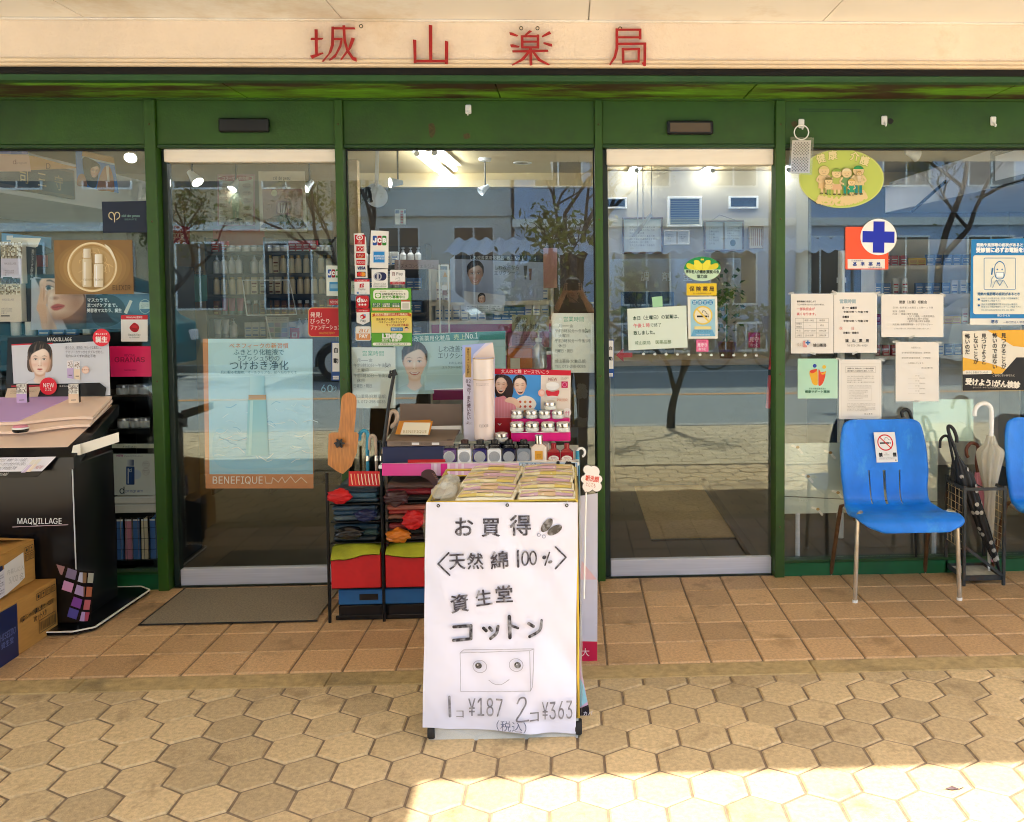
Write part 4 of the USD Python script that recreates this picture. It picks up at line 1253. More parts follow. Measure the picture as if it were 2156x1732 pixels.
t, pr = poster('pink_card', 's2', [(1165, 292), (1615, 292), (1622, 615), (1178, 618)], 'hot pink card lettered in dark red under the rose sticker', 'card', WO)
pr.poly([(1165, 292), (1615, 292), (1622, 615), (1178, 618)], '#ee1660', grad=('#f02a6e', (0, 1)))
pr.text('REVITAL', 1322, 402, 34, '#6d0c28', font='l', w=122).text('GRANAS', 1216, 462, 74, '#7a0c2c', font='l', w=328).text('SHISEIDO', 1322, 556, 26, '#8d1034', font='l', w=130)
pr.mesh('print', t)

t, pr = poster('bottle_card', 'c4', (693, 392, 970, 648), 'white card of a blue essence bottle on the black window case', 'card', .1)
pr.rect(693, 392, 970, 648, '#e6e8dc').text('NEW', 720, 410, 18, '#c02c8a', font='l', bold=1).text('アレルバリアエッセンス', 766, 412, 13, '#3a4a5a', w=118)
pr.ell(840, 520, 34, 30, '#cfd9e2')
bottle_print(pr, 806, 428, 52, 156, '#2f5590', '#dfe3e2', .27, '#1f3d70')
pr.text('d', 806, 505, 30, '#e8eef4', font='l', align='c').text('d', 736, 640, 62, '#223844', font='l').text('program', 775, 630, 26, '#5a78b0', font='l', w=110)
for y in (458, 503):
    pr.ring(903, y, 22, 22, 1.6, '#b09a92').text('肌荒れ', 903, y - 2, 11, '#8a7a72', align='c').text('アップ', 903, y + 11, 11, '#8a7a72', align='c')
pr.mesh('print', t)
t, pr = poster('price_strip', 'c4', (692, 330, 960, 357), 'pale price strip with cut-off lettering above the essence card', 'label', .1)
pr.rect(692, 330, 960, 357, '#dcdac4').text('その肌あわ', 755, 357, 18, '#4d5048')
pr.mesh('print', t)
for k, q in enumerate(((705, 657, 970, 700), (708, 704, 972, 758))):
    t = thing('drawer_box', ['narrow white drawer under the essence card', 'deeper white drawer over the wire basket'][k], 'drawer')
    obj('drawer_front', pxbox('c4', *q, .095, .2, .003), 'cream_card', t)
    obj('lip', pxbox('c4', q[0] + 4, q[1] + 3, q[2] - 4, q[1] + 7, .091, .003), 'white_gloss', t)

# giant dummy cartons with a glittering mosaic, hung in the window
for k, (c, c2) in enumerate((((20, 905, 240, 1290), '#d9cfe4'), ((0, 1236, 236, 1640), '#eadccb'))):
    x0, y0, x1, y1 = c
    t = thing('dummy_carton', ['oversized lilac dummy carton with mosaic top, upper of two', 'oversized beige dummy carton with mosaic top, lower of two'][k], 'display carton')
    obj('carton_body', pxbox('s1', x0 - 12, y0, x1 - 42, y1, .05, .12, .002), 'cream_card', t)
    pr = Print(wall_map('s1', .0492))
    pr.rect(x0 - 12, y0 + 155, x1 - 42, y1, c2)
    for i in range(15):
        for j in range(13):
            v = rng.choice(['#8a7658', '#b8a888', '#e8dfc8', '#6d5a40', '#f6f0e0', '#a08c68'])
            pr.lift -= Print.STEP
            pr.rect(x0 - 10 + i * 13, y0 + 4 + j * 11.6, x0 + 2 + i * 13, y0 + 14.8 + j * 11.6, v)
    pr.text('MAQUILLAGE', x0 + 20, y0 + 210, 24, '#8a7c8c', font='l', w=110).rect(x0 + 8, y1 - 60, x0 + 90, y1 - 48, '#3a3036').greek(x0 + 10, y1 - 130, x0 + 110, y1 - 70, 3, '#9a8f96')
    pr.mesh('print', t)
t, pr = poster('hanging_strip', 's1', [(228, 948), (336, 960), (300, 1640), (176, 1640)], 'black strip with white vertical lettering beside the dummy cartons', 'banner', .09)
pr.poly([(228, 948), (336, 960), (300, 1640), (176, 1640)], '#0d0c0d')
pr.text('毛穴レスくずれ防止下地', 303, 975, 26, '#e9e4dc', vert=True, rot=3)
pr.mesh('print', t)
t, pr = poster('curled_leaflet', 's1', [(95, 880), (130, 868), (376, 874), (345, 950), (300, 968), (200, 940), (100, 905)], 'curled white leaflet lying over the mosaic carton', 'leaflet', .1)
pr.poly([(95, 880), (130, 868), (376, 874), (345, 950), (300, 968), (200, 940), (100, 905)], '#f4efe4')
pr.mesh('print', t)
t, pr = poster('blue_banner', 's1', [(15, 825), (470, 868), (470, 1000), (330, 1030), (15, 900)], 'bright blue landscape card behind the dummy cartons', 'card', .2)
pr.poly([(15, 825), (470, 868), (470, 1000), (330, 1030), (15, 900)], '#2f8fd0').blob([(230, 960), (340, 930), (470, 975), (460, 1010), (300, 1020)], '#1d5c7e').rect(60, 850, 120, 892, '#c8d8e8')
pr.mesh('print', t)
t, pr = poster('orange_box_panel', 's1', (330, 1030, 440, 1135), 'orange red shelf card beside the hanging strip', 'card', .22)
pr.rect(330, 1030, 440, 1135, '#a33a22')
pr.mesh('print', t)
t, pr = poster('sun_care_poster', 's1', [(690, 60), (1040, 130), (1090, 462), (706, 385)], 'sun care poster of a woman under a blue sky on the beam', 'poster', .85)
pr.poly([(690, 60), (1040, 130), (1090, 462), (706, 385)], '#3f78c8').poly([(755, 72), (1040, 130), (1052, 190), (750, 120)], '#b98a4a').poly([(752, 122), (1052, 190), (1056, 206), (750, 140)], '#c8d4e0')
pr.blob([(760, 140), (840, 150), (905, 200), (900, 300), (880, 400), (830, 405), (780, 330)], '#2a1b14')
portrait(pr, 868, 262, 88, hair='#2a1b14', skin='#d9a684', shade='#a86f4c', smile=1, bob=False, neck=False, tilt=.18)
pr.blob([(706, 385), (720, 300), (770, 290), (800, 390), (770, 398)], '#a5652a').blob([(890, 420), (940, 250), (990, 210), (1030, 280), (1050, 440), (990, 440)], '#a9651f').poly([(970, 210), (998, 205), (1005, 360), (985, 355)], '#e8d8c8')
pr.mesh('print', t)
t, pr = poster('peach_banner', 's1', [(0, 100), (300, 118), (560, 190), (740, 232), (560, 238), (0, 262)], 'peach and lilac header banner high in the counter window', 'banner', .9)
pr.poly([(0, 100), (300, 118), (560, 190), (740, 232), (560, 238), (0, 262)], '#f0b878', grad=('#d9a468', (1, 0))).poly([(0, 104), (265, 108), (285, 262), (0, 262)], '#f2c4ae').text('d', 115, 195, 60, '#b8786a', font='l').text('program', 145, 192, 26, '#c08a7c', font='l').text('D', 415, 238, 70, '#8d5a2a', font='l')
pr.mesh('print', t)
t, pr = poster('lilac_panel', 's1', [(0, 50), (240, 50), (262, 104), (0, 100)], 'blue and lilac upper panel over the peach banner', 'banner', .9)
pr.poly([(0, 50), (240, 50), (262, 104), (0, 100)], '#8f8fd8').rect(100, 52, 200, 102, '#6a7ac8')
pr.mesh('print', t)

t, pr = poster('lotion_poster', 'd', [(427, 714), (658, 714), (660, 1029), (433, 1029)], 'pale blue poster of a lotion bottle in water with orange edges', 'poster', DI)
pr.poly([(427, 714), (658, 714), (660, 1029), (433, 1029)], '#d98a4c', grad=('#d9824a', (0, 1)))
pr.poly([(438, 714), (658, 714), (659, 999), (441, 999)], '#c2e6f2', grad=('#9ad2f0', (0, 1)))
pr.blob([(452, 745), (520, 735), (600, 760), (646, 748), (644, 796), (560, 790), (470, 796)], '#c0e7f5').blob([(456, 905), (520, 922), (600, 908), (646, 932), (644, 976), (560, 986), (458, 980)], '#8fd0f2')
for k in range(40):
    x, y = rng.uniform(450, 640), rng.uniform(850, 975)
    d = rng.uniform(10, 34)
    pr.line([(x, y), (x + d * .5, y + rng.uniform(-6, 6)), (x + d, y + rng.uniform(-9, 9))], 1.3, rng.choice(['#e8f8fc', '#d2f0fa', '#6fb4dc']), smooth=6)
    pr.lift -= Print.STEP * .6
pr.text('ベネフィークの新習慣', 545, 733, 12, '#d98a4c', align='c', sp=.05).text('ふきとり化粧液で', 545, 747, 13.5, '#2f6f82', align='c').text('5プッシュ5秒の', 545, 759.5, 12.5, '#2a6478', align='c').text('つけおき浄化', 545, 777.5, 21, '#1f5a72', align='c').text('肌に眠る老廃物、オールクリアな、前へもちやくて', 545, 787, 7, '#6fa2b4', align='c', res=16)
pr.rect(523, 832, 560, 842, '#b98d50').rect(526, 792, 557, 832, '#bfe8f2', grad=('#93cfe2', (1, 0)))
pr.poly([(522, 842), (560, 842), (566, 960), (518, 960)], '#8ccfdc', grad=('#a6e0ee', (0, 1))).poly([(527, 844), (533, 844), (529, 958), (523, 958)], '#bcecf2')
pr.text('BENEFIQUE', 446, 1019, 21, '#fbf4ea', font='l', w=108).line([(558, 1004), (560, 1018), (572, 1018), (574, 1006), (586, 1016), (594, 1005), (600, 1017), (612, 1004), (622, 1017), (634, 1006), (646, 1017)], 1.6, '#f4dcc4')
pr.text('60', 674, 826, 21, '#8fb0b8', font='l').text('秒', 698, 824, 12, '#8fb0b8')
pr.mesh('print', t)

t, pr = poster('finder_sticker', 't2', (1392, 1390, 1704, 1660), 'red rounded foundation sticker lettered in white', 'sticker', DO, r=40)
pr.rect(1392, 1390, 1704, 1660, '#e8b070', r=40).rect(1398, 1396, 1698, 1654, '#c5121c', r=36)
pr.text('発見!', 1412, 1475, 50, '#fff4ea', w=110).text('ぴったり', 1410, 1535, 52, '#fff4ea', w=186).text('ファンデーション', 1410, 1590, 48, '#fff4ea', w=285).text('SHISEIDO', 1490, 1634, 28, '#e0a83a', font='l', w=142, slant=.3)
pr.mesh('print', t)

def jcb(pr, x, y, w, h):
    for k, (c, ch) in enumerate((('#1450a8', 'J'), ('#a3122a', 'C'), ('#2f8f2a', 'B'))):
        x0 = x + k * w * .345
        pr.rect(x0, y, x0 + w * .31, y + h, c, r=w * .08)
        pr.text(ch, x0 + w * .155, y + h * .68, h * .58, '#ffffff', font='l', bold=3, align='c', w=w * .27)

t, pr = poster('card_sticker', 't2', [(1557, 1003), (1692, 1008), (1690, 1285), (1562, 1282)], 'white payment card sticker on the poster door with tricolour letters', 'sticker', DO)
pr.poly([(1557, 1003), (1692, 1008), (1690, 1285), (1562, 1282)], '#e6efe6')
jcb(pr, 1574, 1040, 100, 76)
pr.rect(1588, 1156, 1672, 1240, '#3f97d2').rect(1596, 1176, 1664, 1214, '#8fc4e4')
pr.mesh('print', t)
t, pr = poster('small_red_sticker', 't2', (1585, 1312, 1678, 1366), 'small red lettered sticker under the tricolour card sticker', 'sticker', DO)
pr.rect(1585, 1312, 1678, 1366, '#b9202c').text('NICOS', 1631, 1352, 32, '#f4e6dc', font='l', align='c', w=74)
pr.mesh('print', t)

def auto_sticker(fr, x0, y0, x1, y1, label):
    t, pr = poster('automatic_sticker', fr, (x0, y0, x1, y1), label, 'sticker', DO)
    w, h = x1 - x0, y1 - y0
    pr.rect(x0, y0, x1, y1, '#1f4f96').rect(x0 + w * .1, y0 + h * .03, x1 - w * .1, y0 + h * .77, '#f4f2ec').rect(x0 + w * .16, y0 + h * .88, x1 - w * .16, y0 + h * .97, '#f2f0ea')
    pr.text('自', (x0 + x1) / 2, y0 + h * .27, w * .6, '#15171c', bold=1, align='c').text('動', (x0 + x1) / 2, y0 + h * .54, w * .6, '#15171c', bold=1, align='c').text('NABCO', (x0 + x1) / 2, y0 + h * .945, w * .2, '#4a5a7a', font='l', align='c')
    pr.mesh('print', t)

auto_sticker('c1', 2050, 1310, 2105, 1550, 'blue and white automatic door sticker beside the red foundation sticker')
auto_sticker('c2', 1662, 1296, 1704, 1532, 'blue and white automatic door sticker on the paper-notice door')

# behind the poster door
t, pr = poster('body_chart', 't2', (560, 168, 905, 640), 'pink edged body chart hanging over the skincare case', 'poster', 2.0)
pr.rect(560, 168, 905, 640, '#c98a88').rect(575, 186, 890, 632, '#dcd0bc').ell(725, 205, 158, 27, '#a82438').text('コラーゲンの効能', 725, 216, 34, '#f2d8cc', align='c', w=250)
pr.ell(728, 262, 42, 36, '#cfc0a6').poly([(700, 330), (760, 330), (806, 430), (790, 442), (764, 390), (762, 460), (752, 570), (732, 570), (728, 470), (722, 570), (704, 570), (696, 460), (694, 390), (672, 440), (660, 430)], '#b8c4b2')
for k, (x, y) in enumerate(((620, 270), (620, 330), (618, 390), (618, 450), (620, 520), (622, 570), (830, 270), (832, 340), (835, 410), (835, 480), (838, 545))):
    pr.ell(x, y, 44, 22, '#c9b39c').greek(x - 34, y - 14, x + 34, y + 16, 2, '#5a4638', seed=k)
pr.ell(730, 582, 58, 12, '#4a4238').greek(590, 600, 880, 626, 1, '#6a5040')
pr.mesh('print', t)
t, pr = poster('perfume_poster', 't2', [(936, 140), (1362, 140), (1386, 696), (952, 690)], 'cream poster of a faceted perfume bottle under a pale moon', 'poster', 1.4)
pr.poly([(936, 140), (1362, 140), (1386, 696), (952, 690)], '#ead9bc')
pr.text('clé de peau', 1150, 218, 42, '#3a2c22', font='l', align='c', w=160).text('BEAUTÉ', 1150, 236, 16, '#8a7a68', font='l', align='c')
pr.poly([(972, 302), (1340, 302), (1352, 664), (984, 664)], '#c8988e', grad=('#8a6450', (0, 1)))
pr.blob([(984, 620), (1060, 560), (1160, 540), (1260, 560), (1350, 600), (1352, 664), (986, 664)], '#6a4a3a').ell(1082, 340, 28, 30, '#fbf0c8')
pr.rect(1098, 410, 1232, 540, '#8a5f68', r=24).rect(1112, 424, 1218, 526, '#c9a0a2', r=20)
for k in range(7):
    pr.poly([(1120 + 14 * k, 430), (1126 + 14 * k, 430), (1134 + 10 * k, 520), (1124 + 10 * k, 520)], '#5c3a44' if k % 2 else '#f0dcd6')
pr.blob([(1105, 600), (1120, 550), (1165, 538), (1215, 552), (1230, 605), (1165, 620)], '#2f2a24')
pr.mesh('print', t)
t, pr = poster('red_header', 't2', [(20, 622), (310, 650), (306, 812), (30, 790)], 'dark red header board with pale capitals inside the poster door', 'sign', 1.2)
pr.poly([(20, 622), (310, 650), (306, 812), (30, 790)], '#a01a24').text(')BENEFIQUE', 30, 752, 62, '#e0a890', font='l', w=215)
pr.mesh('print', t)
t, pr = poster('pink_shelf_header', 't2', (520, 672, 992, 862), 'salmon pink header panel over the skincare case', 'sign', 2.1)
pr.rect(520, 672, 992, 862, '#c8604c', grad=('#b8503e', (1, 0)))
pr.mesh('print', t)
t, pr = poster('teal_panel', 't2', [(200, 1075), (462, 1090), (470, 1330), (290, 1345), (205, 1240)], 'teal counter panel with appointment lettering', 'sign', 1.0)
pr.poly([(200, 1075), (462, 1090), (470, 1330), (290, 1345), (205, 1240)], '#3f7a72').text('予約承', 325, 1100, 52, '#1c221c', w=110).rect(212, 1180, 270, 1228, '#7f9a6a')
pr.mesh('print', t)
t, pr = poster('shelf_notice', 't2', (1012, 1478, 1215, 1675), 'small tabled notice standing at the foot of the skincare case', 'notice', 1.7)
pr.rect(1012, 1478, 1215, 1675, '#b9b4a8').greek(1020, 1482, 1206, 1518, 2, '#4a2a3a')
for i in range(3):
    for j in range(3):
        pr.rect(1024 + 62 * i, 1530 + 46 * j, 1078 + 62 * i, 1568 + 46 * j, ['#6f8aa0', '#a08a98', '#7d8f86'][(i + j) % 3])
pr.mesh('print', t)
t, pr = poster('red_tag', 't2', (1226, 1578, 1312, 1675), 'red tag with a pale square beside the tabled notice', 'tag', 1.65)
pr.rect(1226, 1578, 1312, 1675, '#b51c30').rect(1244, 1618, 1292, 1664, '#e8c8c4').rect(1256, 1628, 1282, 1656, '#b51c30')
pr.mesh('print', t)
t = thing('wire_easel', 'white bent wire frame standing before the skincare case', 'easel')
pts = [P(*fx('t2', x, y), 1.2) for x, y in ((832, 1462), (790, 1140), (1220, 1138), (1288, 1452), (832, 1462))]
obj('wire_frame', tube(pts, .004, 6), 'white_gloss', t)
pts = [P(*fx('t2', x, y), 1.2) for x, y in ((1000, 1458), (1000, 1465))]
obj('foot_wire', tube([pts[0], [pts[0][0], 1.35, pts[0][2] - .25]], .004, 6), 'white_gloss', t)

t, pr = poster('card_brand_strip', 's5', [(110, 158), (235, 153), (236, 185), (264, 202), (285, 720), (128, 723)], 'tall white strip of card brands, narrow and slightly tilted', 'sticker', WO)
pr.poly([(110, 158), (235, 153), (236, 185), (264, 202), (285, 720), (128, 723)], '#f5f2ec')
pr.rect(122, 174, 250, 296, '#cf1320').ring(184, 208, 42, 36, 12, '#f8f4f0').ell(184, 208, 14, 13, '#f8f4f0').text('UFJ', 186, 270, 24, '#f8e6e0', font='l', align='c').text('CARD', 186, 286, 20, '#f8e6e0', font='l', align='c')
pr.rect(140, 318, 242, 384, '#cf1320', r=6).rect(148, 326, 234, 376, '#f8f4f0', r=4).text('DC', 190, 372, 56, '#cf1320', font='l', bold=4, align='c', w=78)
pr.rect(138, 405, 252, 470, '#c41a20').text('UFJ', 152, 446, 34, '#f4ece2', font='l', slant=.2).line([(170, 460), (210, 458), (240, 425)], 6, '#f0a030', smooth=8)
pr.rect(142, 490, 255, 556, '#cf1320').text('NICOS', 198, 538, 42, '#f8f4f0', font='l', align='c', w=100)
pr.text('VISA', 205, 612, 48, '#1a2a6a', font='l', bold=2, align='c', w=102, slant=.15)
pr.rect(150, 642, 260, 706, '#231a18').ell(184, 674, 34, 28, '#e0201c').ell(226, 674, 34, 28, '#f4a02a').shape(affinity.scale(Point(205, 674).buffer(1), 10, 21), '#ee6a24')
pr.mesh('print', t)
t, pr = poster('card_pair_sticker', 's5', [(328, 118), (552, 128), (546, 600), (312, 590)], 'large white sticker pairing tricolour letters over a blue square', 'sticker', WO)
pr.poly([(328, 118), (552, 128), (546, 600), (312, 590)], '#f7f5ef')
jcb(pr, 350, 186, 172, 122)
pr.rect(350, 374, 508, 534, '#dfe8ee').rect(360, 388, 500, 524, '#1f8fdc').text('AMERICAN', 430, 452, 30, '#eaf4fa', font='l', bold=1, align='c', w=132).text('EXPRESS', 438, 484, 30, '#eaf4fa', font='l', bold=1, align='c', w=118)
pr.mesh('print', t)
t, pr = poster('club_sticker', 's5', [(335, 612), (540, 608), (541, 848), (340, 848)], 'white sticker with a dark blue oval emblem', 'sticker', WO)
pr.poly([(335, 612), (540, 608), (541, 848), (340, 848)], '#f4f2ec').rect(372, 648, 524, 754, '#101c52', r=50).ell(412, 702, 52, 52, '#b9bcc2').ell(412, 702, 36, 36, '#101c52').rect(402, 664, 412, 740, '#f4f2ec').rect(418, 664, 424, 740, '#f4f2ec')
pr.text('Diners Club', 440, 806, 32, '#8a8c86', font='l', align='c', w=158, slant=.15).text('International', 440, 834, 30, '#8a8c86', font='l', align='c', w=168, slant=.15)
pr.mesh('print', t)
t, pr = poster('pay_sticker', 's5', (568, 618, 760, 804), 'white rounded R letter payment sticker with red foot', 'sticker', WO, r=18)
pr.rect(568, 618, 760, 804, '#f6f3ee', r=18).rect(570, 768, 758, 802, '#b01826', r=8).text('R', 596, 686, 54, '#6a1420', font='l', bold=1).line([(596, 694), (630, 694)], 4, '#a01826').text('Pay', 644, 686, 54, '#4a4240', font='l', w=90)
pr.line([(634, 738), (650, 728), (690, 715), (696, 750), (654, 762)], 3.5, '#9a9490').text('楽天ペイ使えます', 664, 792, 20, '#fff2ee', align='c', w=130)
pr.mesh('print', t)
t, pr = poster('pay_sticker', 's5', [(116, 740), (308, 738), (312, 928), (120, 930)], 'white payment sticker with a red slanted P emblem', 'sticker', WO)
pr.poly([(116, 740), (308, 738), (312, 928), (120, 930)], '#f6f3ee').poly([(116, 740), (308, 738), (309, 768), (117, 770)], '#d82430').text('PayPayが使えます', 212, 763, 17, '#fff0ee', align='c', w=124)
pr.poly([(186, 796), (240, 790), (236, 840), (182, 844)], '#d01c2a').text('P', 198, 838, 48, '#ffffff', font='l', slant=.2).text('PayPay', 214, 874, 32, '#8a7a78', font='l', align='c', w=90).rect(148, 896, 174, 922, '#5f8ac0').greek(182, 902, 295, 920, 1, '#9a9a96')
pr.mesh('print', t)
t, pr = poster('pay_sticker', 's5', (138, 945, 301, 1102), 'bright red rounded payment sticker with three white dots', 'sticker', WO, r=28)
pr.rect(138, 945, 301, 1102, '#cf0f1e', r=28).text('d', 150, 1024, 70, '#ffffff', font='l', bold=3).text('払い', 200, 1022, 44, '#ffffff', bold=2, w=82)
for k in range(3):
    pr.ell(182 + 37 * k, 1058, 13, 13, '#fdf4f0')
pr.mesh('print', t)
t, pr = poster('pay_sticker', 's5', [(142, 1110), (308, 1106), (311, 1274), (228, 1314), (146, 1284)], 'white pointed payment sticker with a red cube emblem', 'sticker', WO)
pr.poly([(142, 1110), (308, 1106), (311, 1274), (228, 1314), (146, 1284)], '#f6f2ec').poly([(142, 1110), (308, 1106), (309, 1152), (144, 1156)], '#d01c28').text('メルペイ使えます', 226, 1142, 19, '#fff0ea', align='c', w=116)
pr.poly([(192, 1196), (226, 1178), (262, 1192), (258, 1226), (226, 1242), (194, 1226)], '#d4202c').ell(250, 1190, 14, 12, '#8fb0e0').ell(212, 1216, 14, 11, '#f6f2ec').text('Pay', 228, 1276, 40, '#3a3432', font='l', align='c', w=70)
pr.mesh('print', t)
t, pr = poster('pay_sticker', 's5', (132, 1333, 325, 1516), 'orange and white rounded payment sticker, lowest of the column', 'sticker', WO, r=18)
pr.rect(132, 1333, 325, 1516, '#f4f0e6', r=18).rect(142, 1424, 316, 1506, '#e2995c', r=12).rect(142, 1424, 316, 1450, '#e2995c').text('au', 230, 1410, 80, '#e09a62', font='l', align='c', w=128, slant=.2).text('PAY', 229, 1480, 62, '#fdf4ea', font='l', bold=2, align='c', w=112)
pr.mesh('print', t)
t, pr = poster('green_label', 's5', (76, 762, 125, 926), 'pale green label tucked behind the P emblem sticker', 'sticker', .012)
pr.rect(76, 762, 125, 926, '#b9c8aa').text('D', 94, 842, 40, '#2f3a2a', font='l', bold=1)
pr.mesh('print', t)
t, pr = poster('friend_poster', 's5', [(316, 850), (836, 850), (849, 1584), (336, 1587)], 'green and yellow messaging poster inviting friends', 'poster', WO)
pr.poly([(316, 850), (836, 850), (849, 1584), (336, 1587)], '#63b02c')
pr.rect(356, 870, 802, 994, '#f8f6e6', r=36).text('城山薬局', 442, 899, 20, '#b0884a').text('× SHISEIDO', 570, 899, 24, '#a89a8a', font='l', w=158)
pr.rect(378, 912, 456, 978, '#6fb43a', r=14).ell(416, 942, 30, 24, '#f8f6e6').poly([(404, 958), (428, 960), (414, 974)], '#f8f6e6').text('LINE', 416, 948, 15, '#6fb43a', font='l', align='c')
pr.text('LINE公式アカウント', 466, 936, 34, '#3d4a20', bold=1, w=306).text('友だち募集中!!', 466, 976, 40, '#5aa030', bold=1, w=290)
for k, (a, b) in enumerate((('おトクな', 'クーポン'), ('LINE限定', '応募企画'), ('イベント', '参加権'))):
    x = 345 + 122 * k
    pr.rect(x, 1036, x + 108, 1092, '#2f6f4a').text(a, x + 54, 1060, 24, '#f2f4d8', bold=1, align='c', w=96).text(b, x + 54, 1086, 24, '#f2f4d8', bold=1, align='c', w=92)
pr.rect(340, 1098, 700, 1134, '#f0a850', r=8).text('お友だち登録でうれしい特典が', 520, 1126, 22, '#fff2d4', align='c', w=330)
pr.rect(708, 1002, 826, 1122, '#f4f2e2').rect(708, 1002, 826, 1020, '#d0522a').rect(724, 1040, 808, 1110, '#cfcdbf')
pr.poly([(330, 1160), (842, 1160), (845, 1414), (335, 1416)], '#f7d64e', grad=('#f6e088', (0, 1)))
pr.poly([(344, 1180), (370, 1170), (800, 1160), (822, 1172), (838, 1178), (830, 1212), (800, 1200), (370, 1206), (340, 1216), (352, 1198)], '#cc5a22').text('お友だち登録でうれしい特典が!', 585, 1194, 32, '#fbe8c0', bold=1, align='c', w=420)
pr.text('肌を浄化する潤いブランド♪', 590, 1256, 32, '#7a3a1c', bold=1, align='c', w=390).text('ベネフィークスキンケア', 590, 1292, 30, '#6a4420', bold=1, align='c', w=330).text('サンプル3日分進呈!', 664, 1328, 32, '#b04a1e', bold=1, align='c', w=290)
pr.rect(576, 1346, 732, 1394, '#2f7ab0', r=10).text('登録はこちら', 654, 1380, 26, '#eef4f6', align='c', w=130).ell(778, 1372, 24, 22, '#f4cda8').blob([(754, 1362), (762, 1344), (786, 1342), (804, 1362), (780, 1356)], '#2a1a12')
pr.text('LINE@', 596, 1482, 72, '#f6f8ec', font='l', bold=3, align='c', w=258).text('友だち募集中', 588, 1524, 40, '#eef4d8', bold=1, align='c', w=252).rect(350, 1540, 836, 1576, '#f4f4e0', r=17).text('お得な情報をLINEでお届けします', 592, 1568, 28, '#6a7a3a', align='c', w=400)
pr.mesh('print', t)

def hours_notice(fr, x0, y0, x1, y1, label, fix6):
    t, pr = poster('opening_notice', fr, (x0, y0, x1, y1), label, 'notice', WI)
    w, h = x1 - x0, y1 - y0
    pr.rect(x0, y0, x1, y1, '#eef0e8')
    X, Y = lambda a: x0 + w * a, lambda b: y0 + h * b
    ink = '#8f9690'
    pr.text('営業時間', X(.5), Y(.135), w * .125, '#6ab89c', align='c')
    for s, a, b in (('月', .14, .235), ('金', .4, .235), ('午前9時30分〜午後5時', .06, .32), ('土曜日', .14, .4), ('午前9時30分〜午後5時', .06, .487), ('休日', .14, .57), ('日曜日・祝日', .06, .655), ('城山薬局(化粧品部)', .06, .83), ('TEL 072-298-0035', .06, .915)):
        pr.text(s, X(a), Y(b), w * (.088 if a < .3 else .08), ink, w=w * {'午前9時30分〜午後5時': .84, '城山薬局(化粧品部)': .74, 'TEL 072-298-0035': .72, '日曜日・祝日': .42}.get(s, len(s) * .09))
    pr.line([(X(.24), Y(.215)), (X(.38), Y(.215))], w * .012, ink)
    pr.line([(X(.77), Y(.3)), (X(.84), Y(.328))], w * .01, '#5a605a').line([(X(.84), Y(.3)), (X(.77), Y(.328))], w * .01, '#5a605a').text('6', X(.76), Y(.285), w * .07, '#5a605a', font='l')
    pr.mesh('print', t)

hours_notice('c5', 82, 150, 388, 566, 'white opening hours notice under the payment stickers', True)
hours_notice('c2', 1322, 1133, 1586, 1502, 'white opening hours notice with green heading beside the smile poster', True)

t, pr = poster('smile_poster', 'c2', [(450, 1262), (1032, 1243), (1036, 1592), (770, 1604), (355, 1612), (340, 1330)], 'teal headed wrinkle cream poster of a smiling woman', 'poster', .03)
out = Polygon([(350, 1270), (1032, 1243), (1036, 1585), (352, 1612)])
pr.poly([(350, 1270), (1032, 1243), (1036, 1585), (352, 1612)], '#c3dcdc', grad=('#a8c8cc', (1, 0)))
pr.poly([(350, 1270), (1032, 1243), (1032, 1296), (350, 1316)], '#2f8684').text('しわ改善薬用化粧品', 400, 1308, 36, '#e4f0e8', w=292, rot=-2).text('売上', 710, 1296, 38, '#d8e8a8', rot=-2).text('No.1', 782, 1292, 50, '#e8f4f0', font='l', w=84, rot=-2)
portrait(pr, 470, 1446, 150, hair='#0d0e14', skin='#f2d3bd', shade='#e6bc9f', smile=1, bob=False, top='#b9d4d6', fringe=1)
pr.text('しわ改善なら', 612, 1370, 42, '#2f4a4c', w=212).text('エリクシール', 612, 1412, 42, '#2f4a4c', w=212).text('わたしの2本のハリ', 682, 1448, 18, '#587072').text('エリクシールのリンクルケア', 640, 1474, 17, '#587072').rect(864, 1322, 900, 1360, '#5a7276', r=5)
pr.mesh('print', t)
t, pr = poster('smile_poster', 't3', [(868, 962), (910, 930), (1640, 930), (1640, 1300), (985, 1320), (875, 1320)], 'grey lilac copy of the smiling woman poster farther inside', 'poster', .9)
pr.poly([(868, 962), (910, 930), (1640, 930), (1640, 1300), (985, 1320), (875, 1320)], '#a8b4d0').poly([(910, 930), (1640, 930), (1640, 988), (905, 960)], '#23262e').text('しわ改善薬用化粧品', 1028, 964, 36, '#ccd2d4', w=288).text('売上', 1336, 968, 34, '#c8ccb8', w=58).text('No.1', 1402, 972, 46, '#d8dcd8', font='l', w=78)
portrait(pr, 1078, 1092, 132, hair='#12131a', skin='#c8a898', shade='#98786a', smile=1, bob=False, neck=False)
pr.text('しわ改善なら', 1232, 1046, 40, '#39415a', w=212).text('エリクシール', 1232, 1090, 40, '#39415a', w=212).poly([(1478, 1016), (1508, 1016), (1500, 1130), (1486, 1130)], '#4a4a50').poly([(1520, 1040), (1546, 1040), (1540, 1136), (1526, 1136)], '#7a5a58')
pr.mesh('print', t)
t, pr = poster('pink_card', 't3', [(1640, 870), (1755, 870), (1755, 1200), (1642, 1200)], 'plain salmon pink board beside the lilac poster', 'card', 1.3)
pr.poly([(1640, 870), (1755, 870), (1755, 1200), (1642, 1200)], '#d49a8e')
pr.mesh('print', t)
t, pr = poster('face_card', 't3', [(985, 1225), (1330, 1262), (1310, 1420), (990, 1400)], 'shelf card with a small dark haired face and price boxes', 'card', .8)
pr.poly([(985, 1225), (1330, 1262), (1310, 1420), (990, 1400)], '#d0d2da')
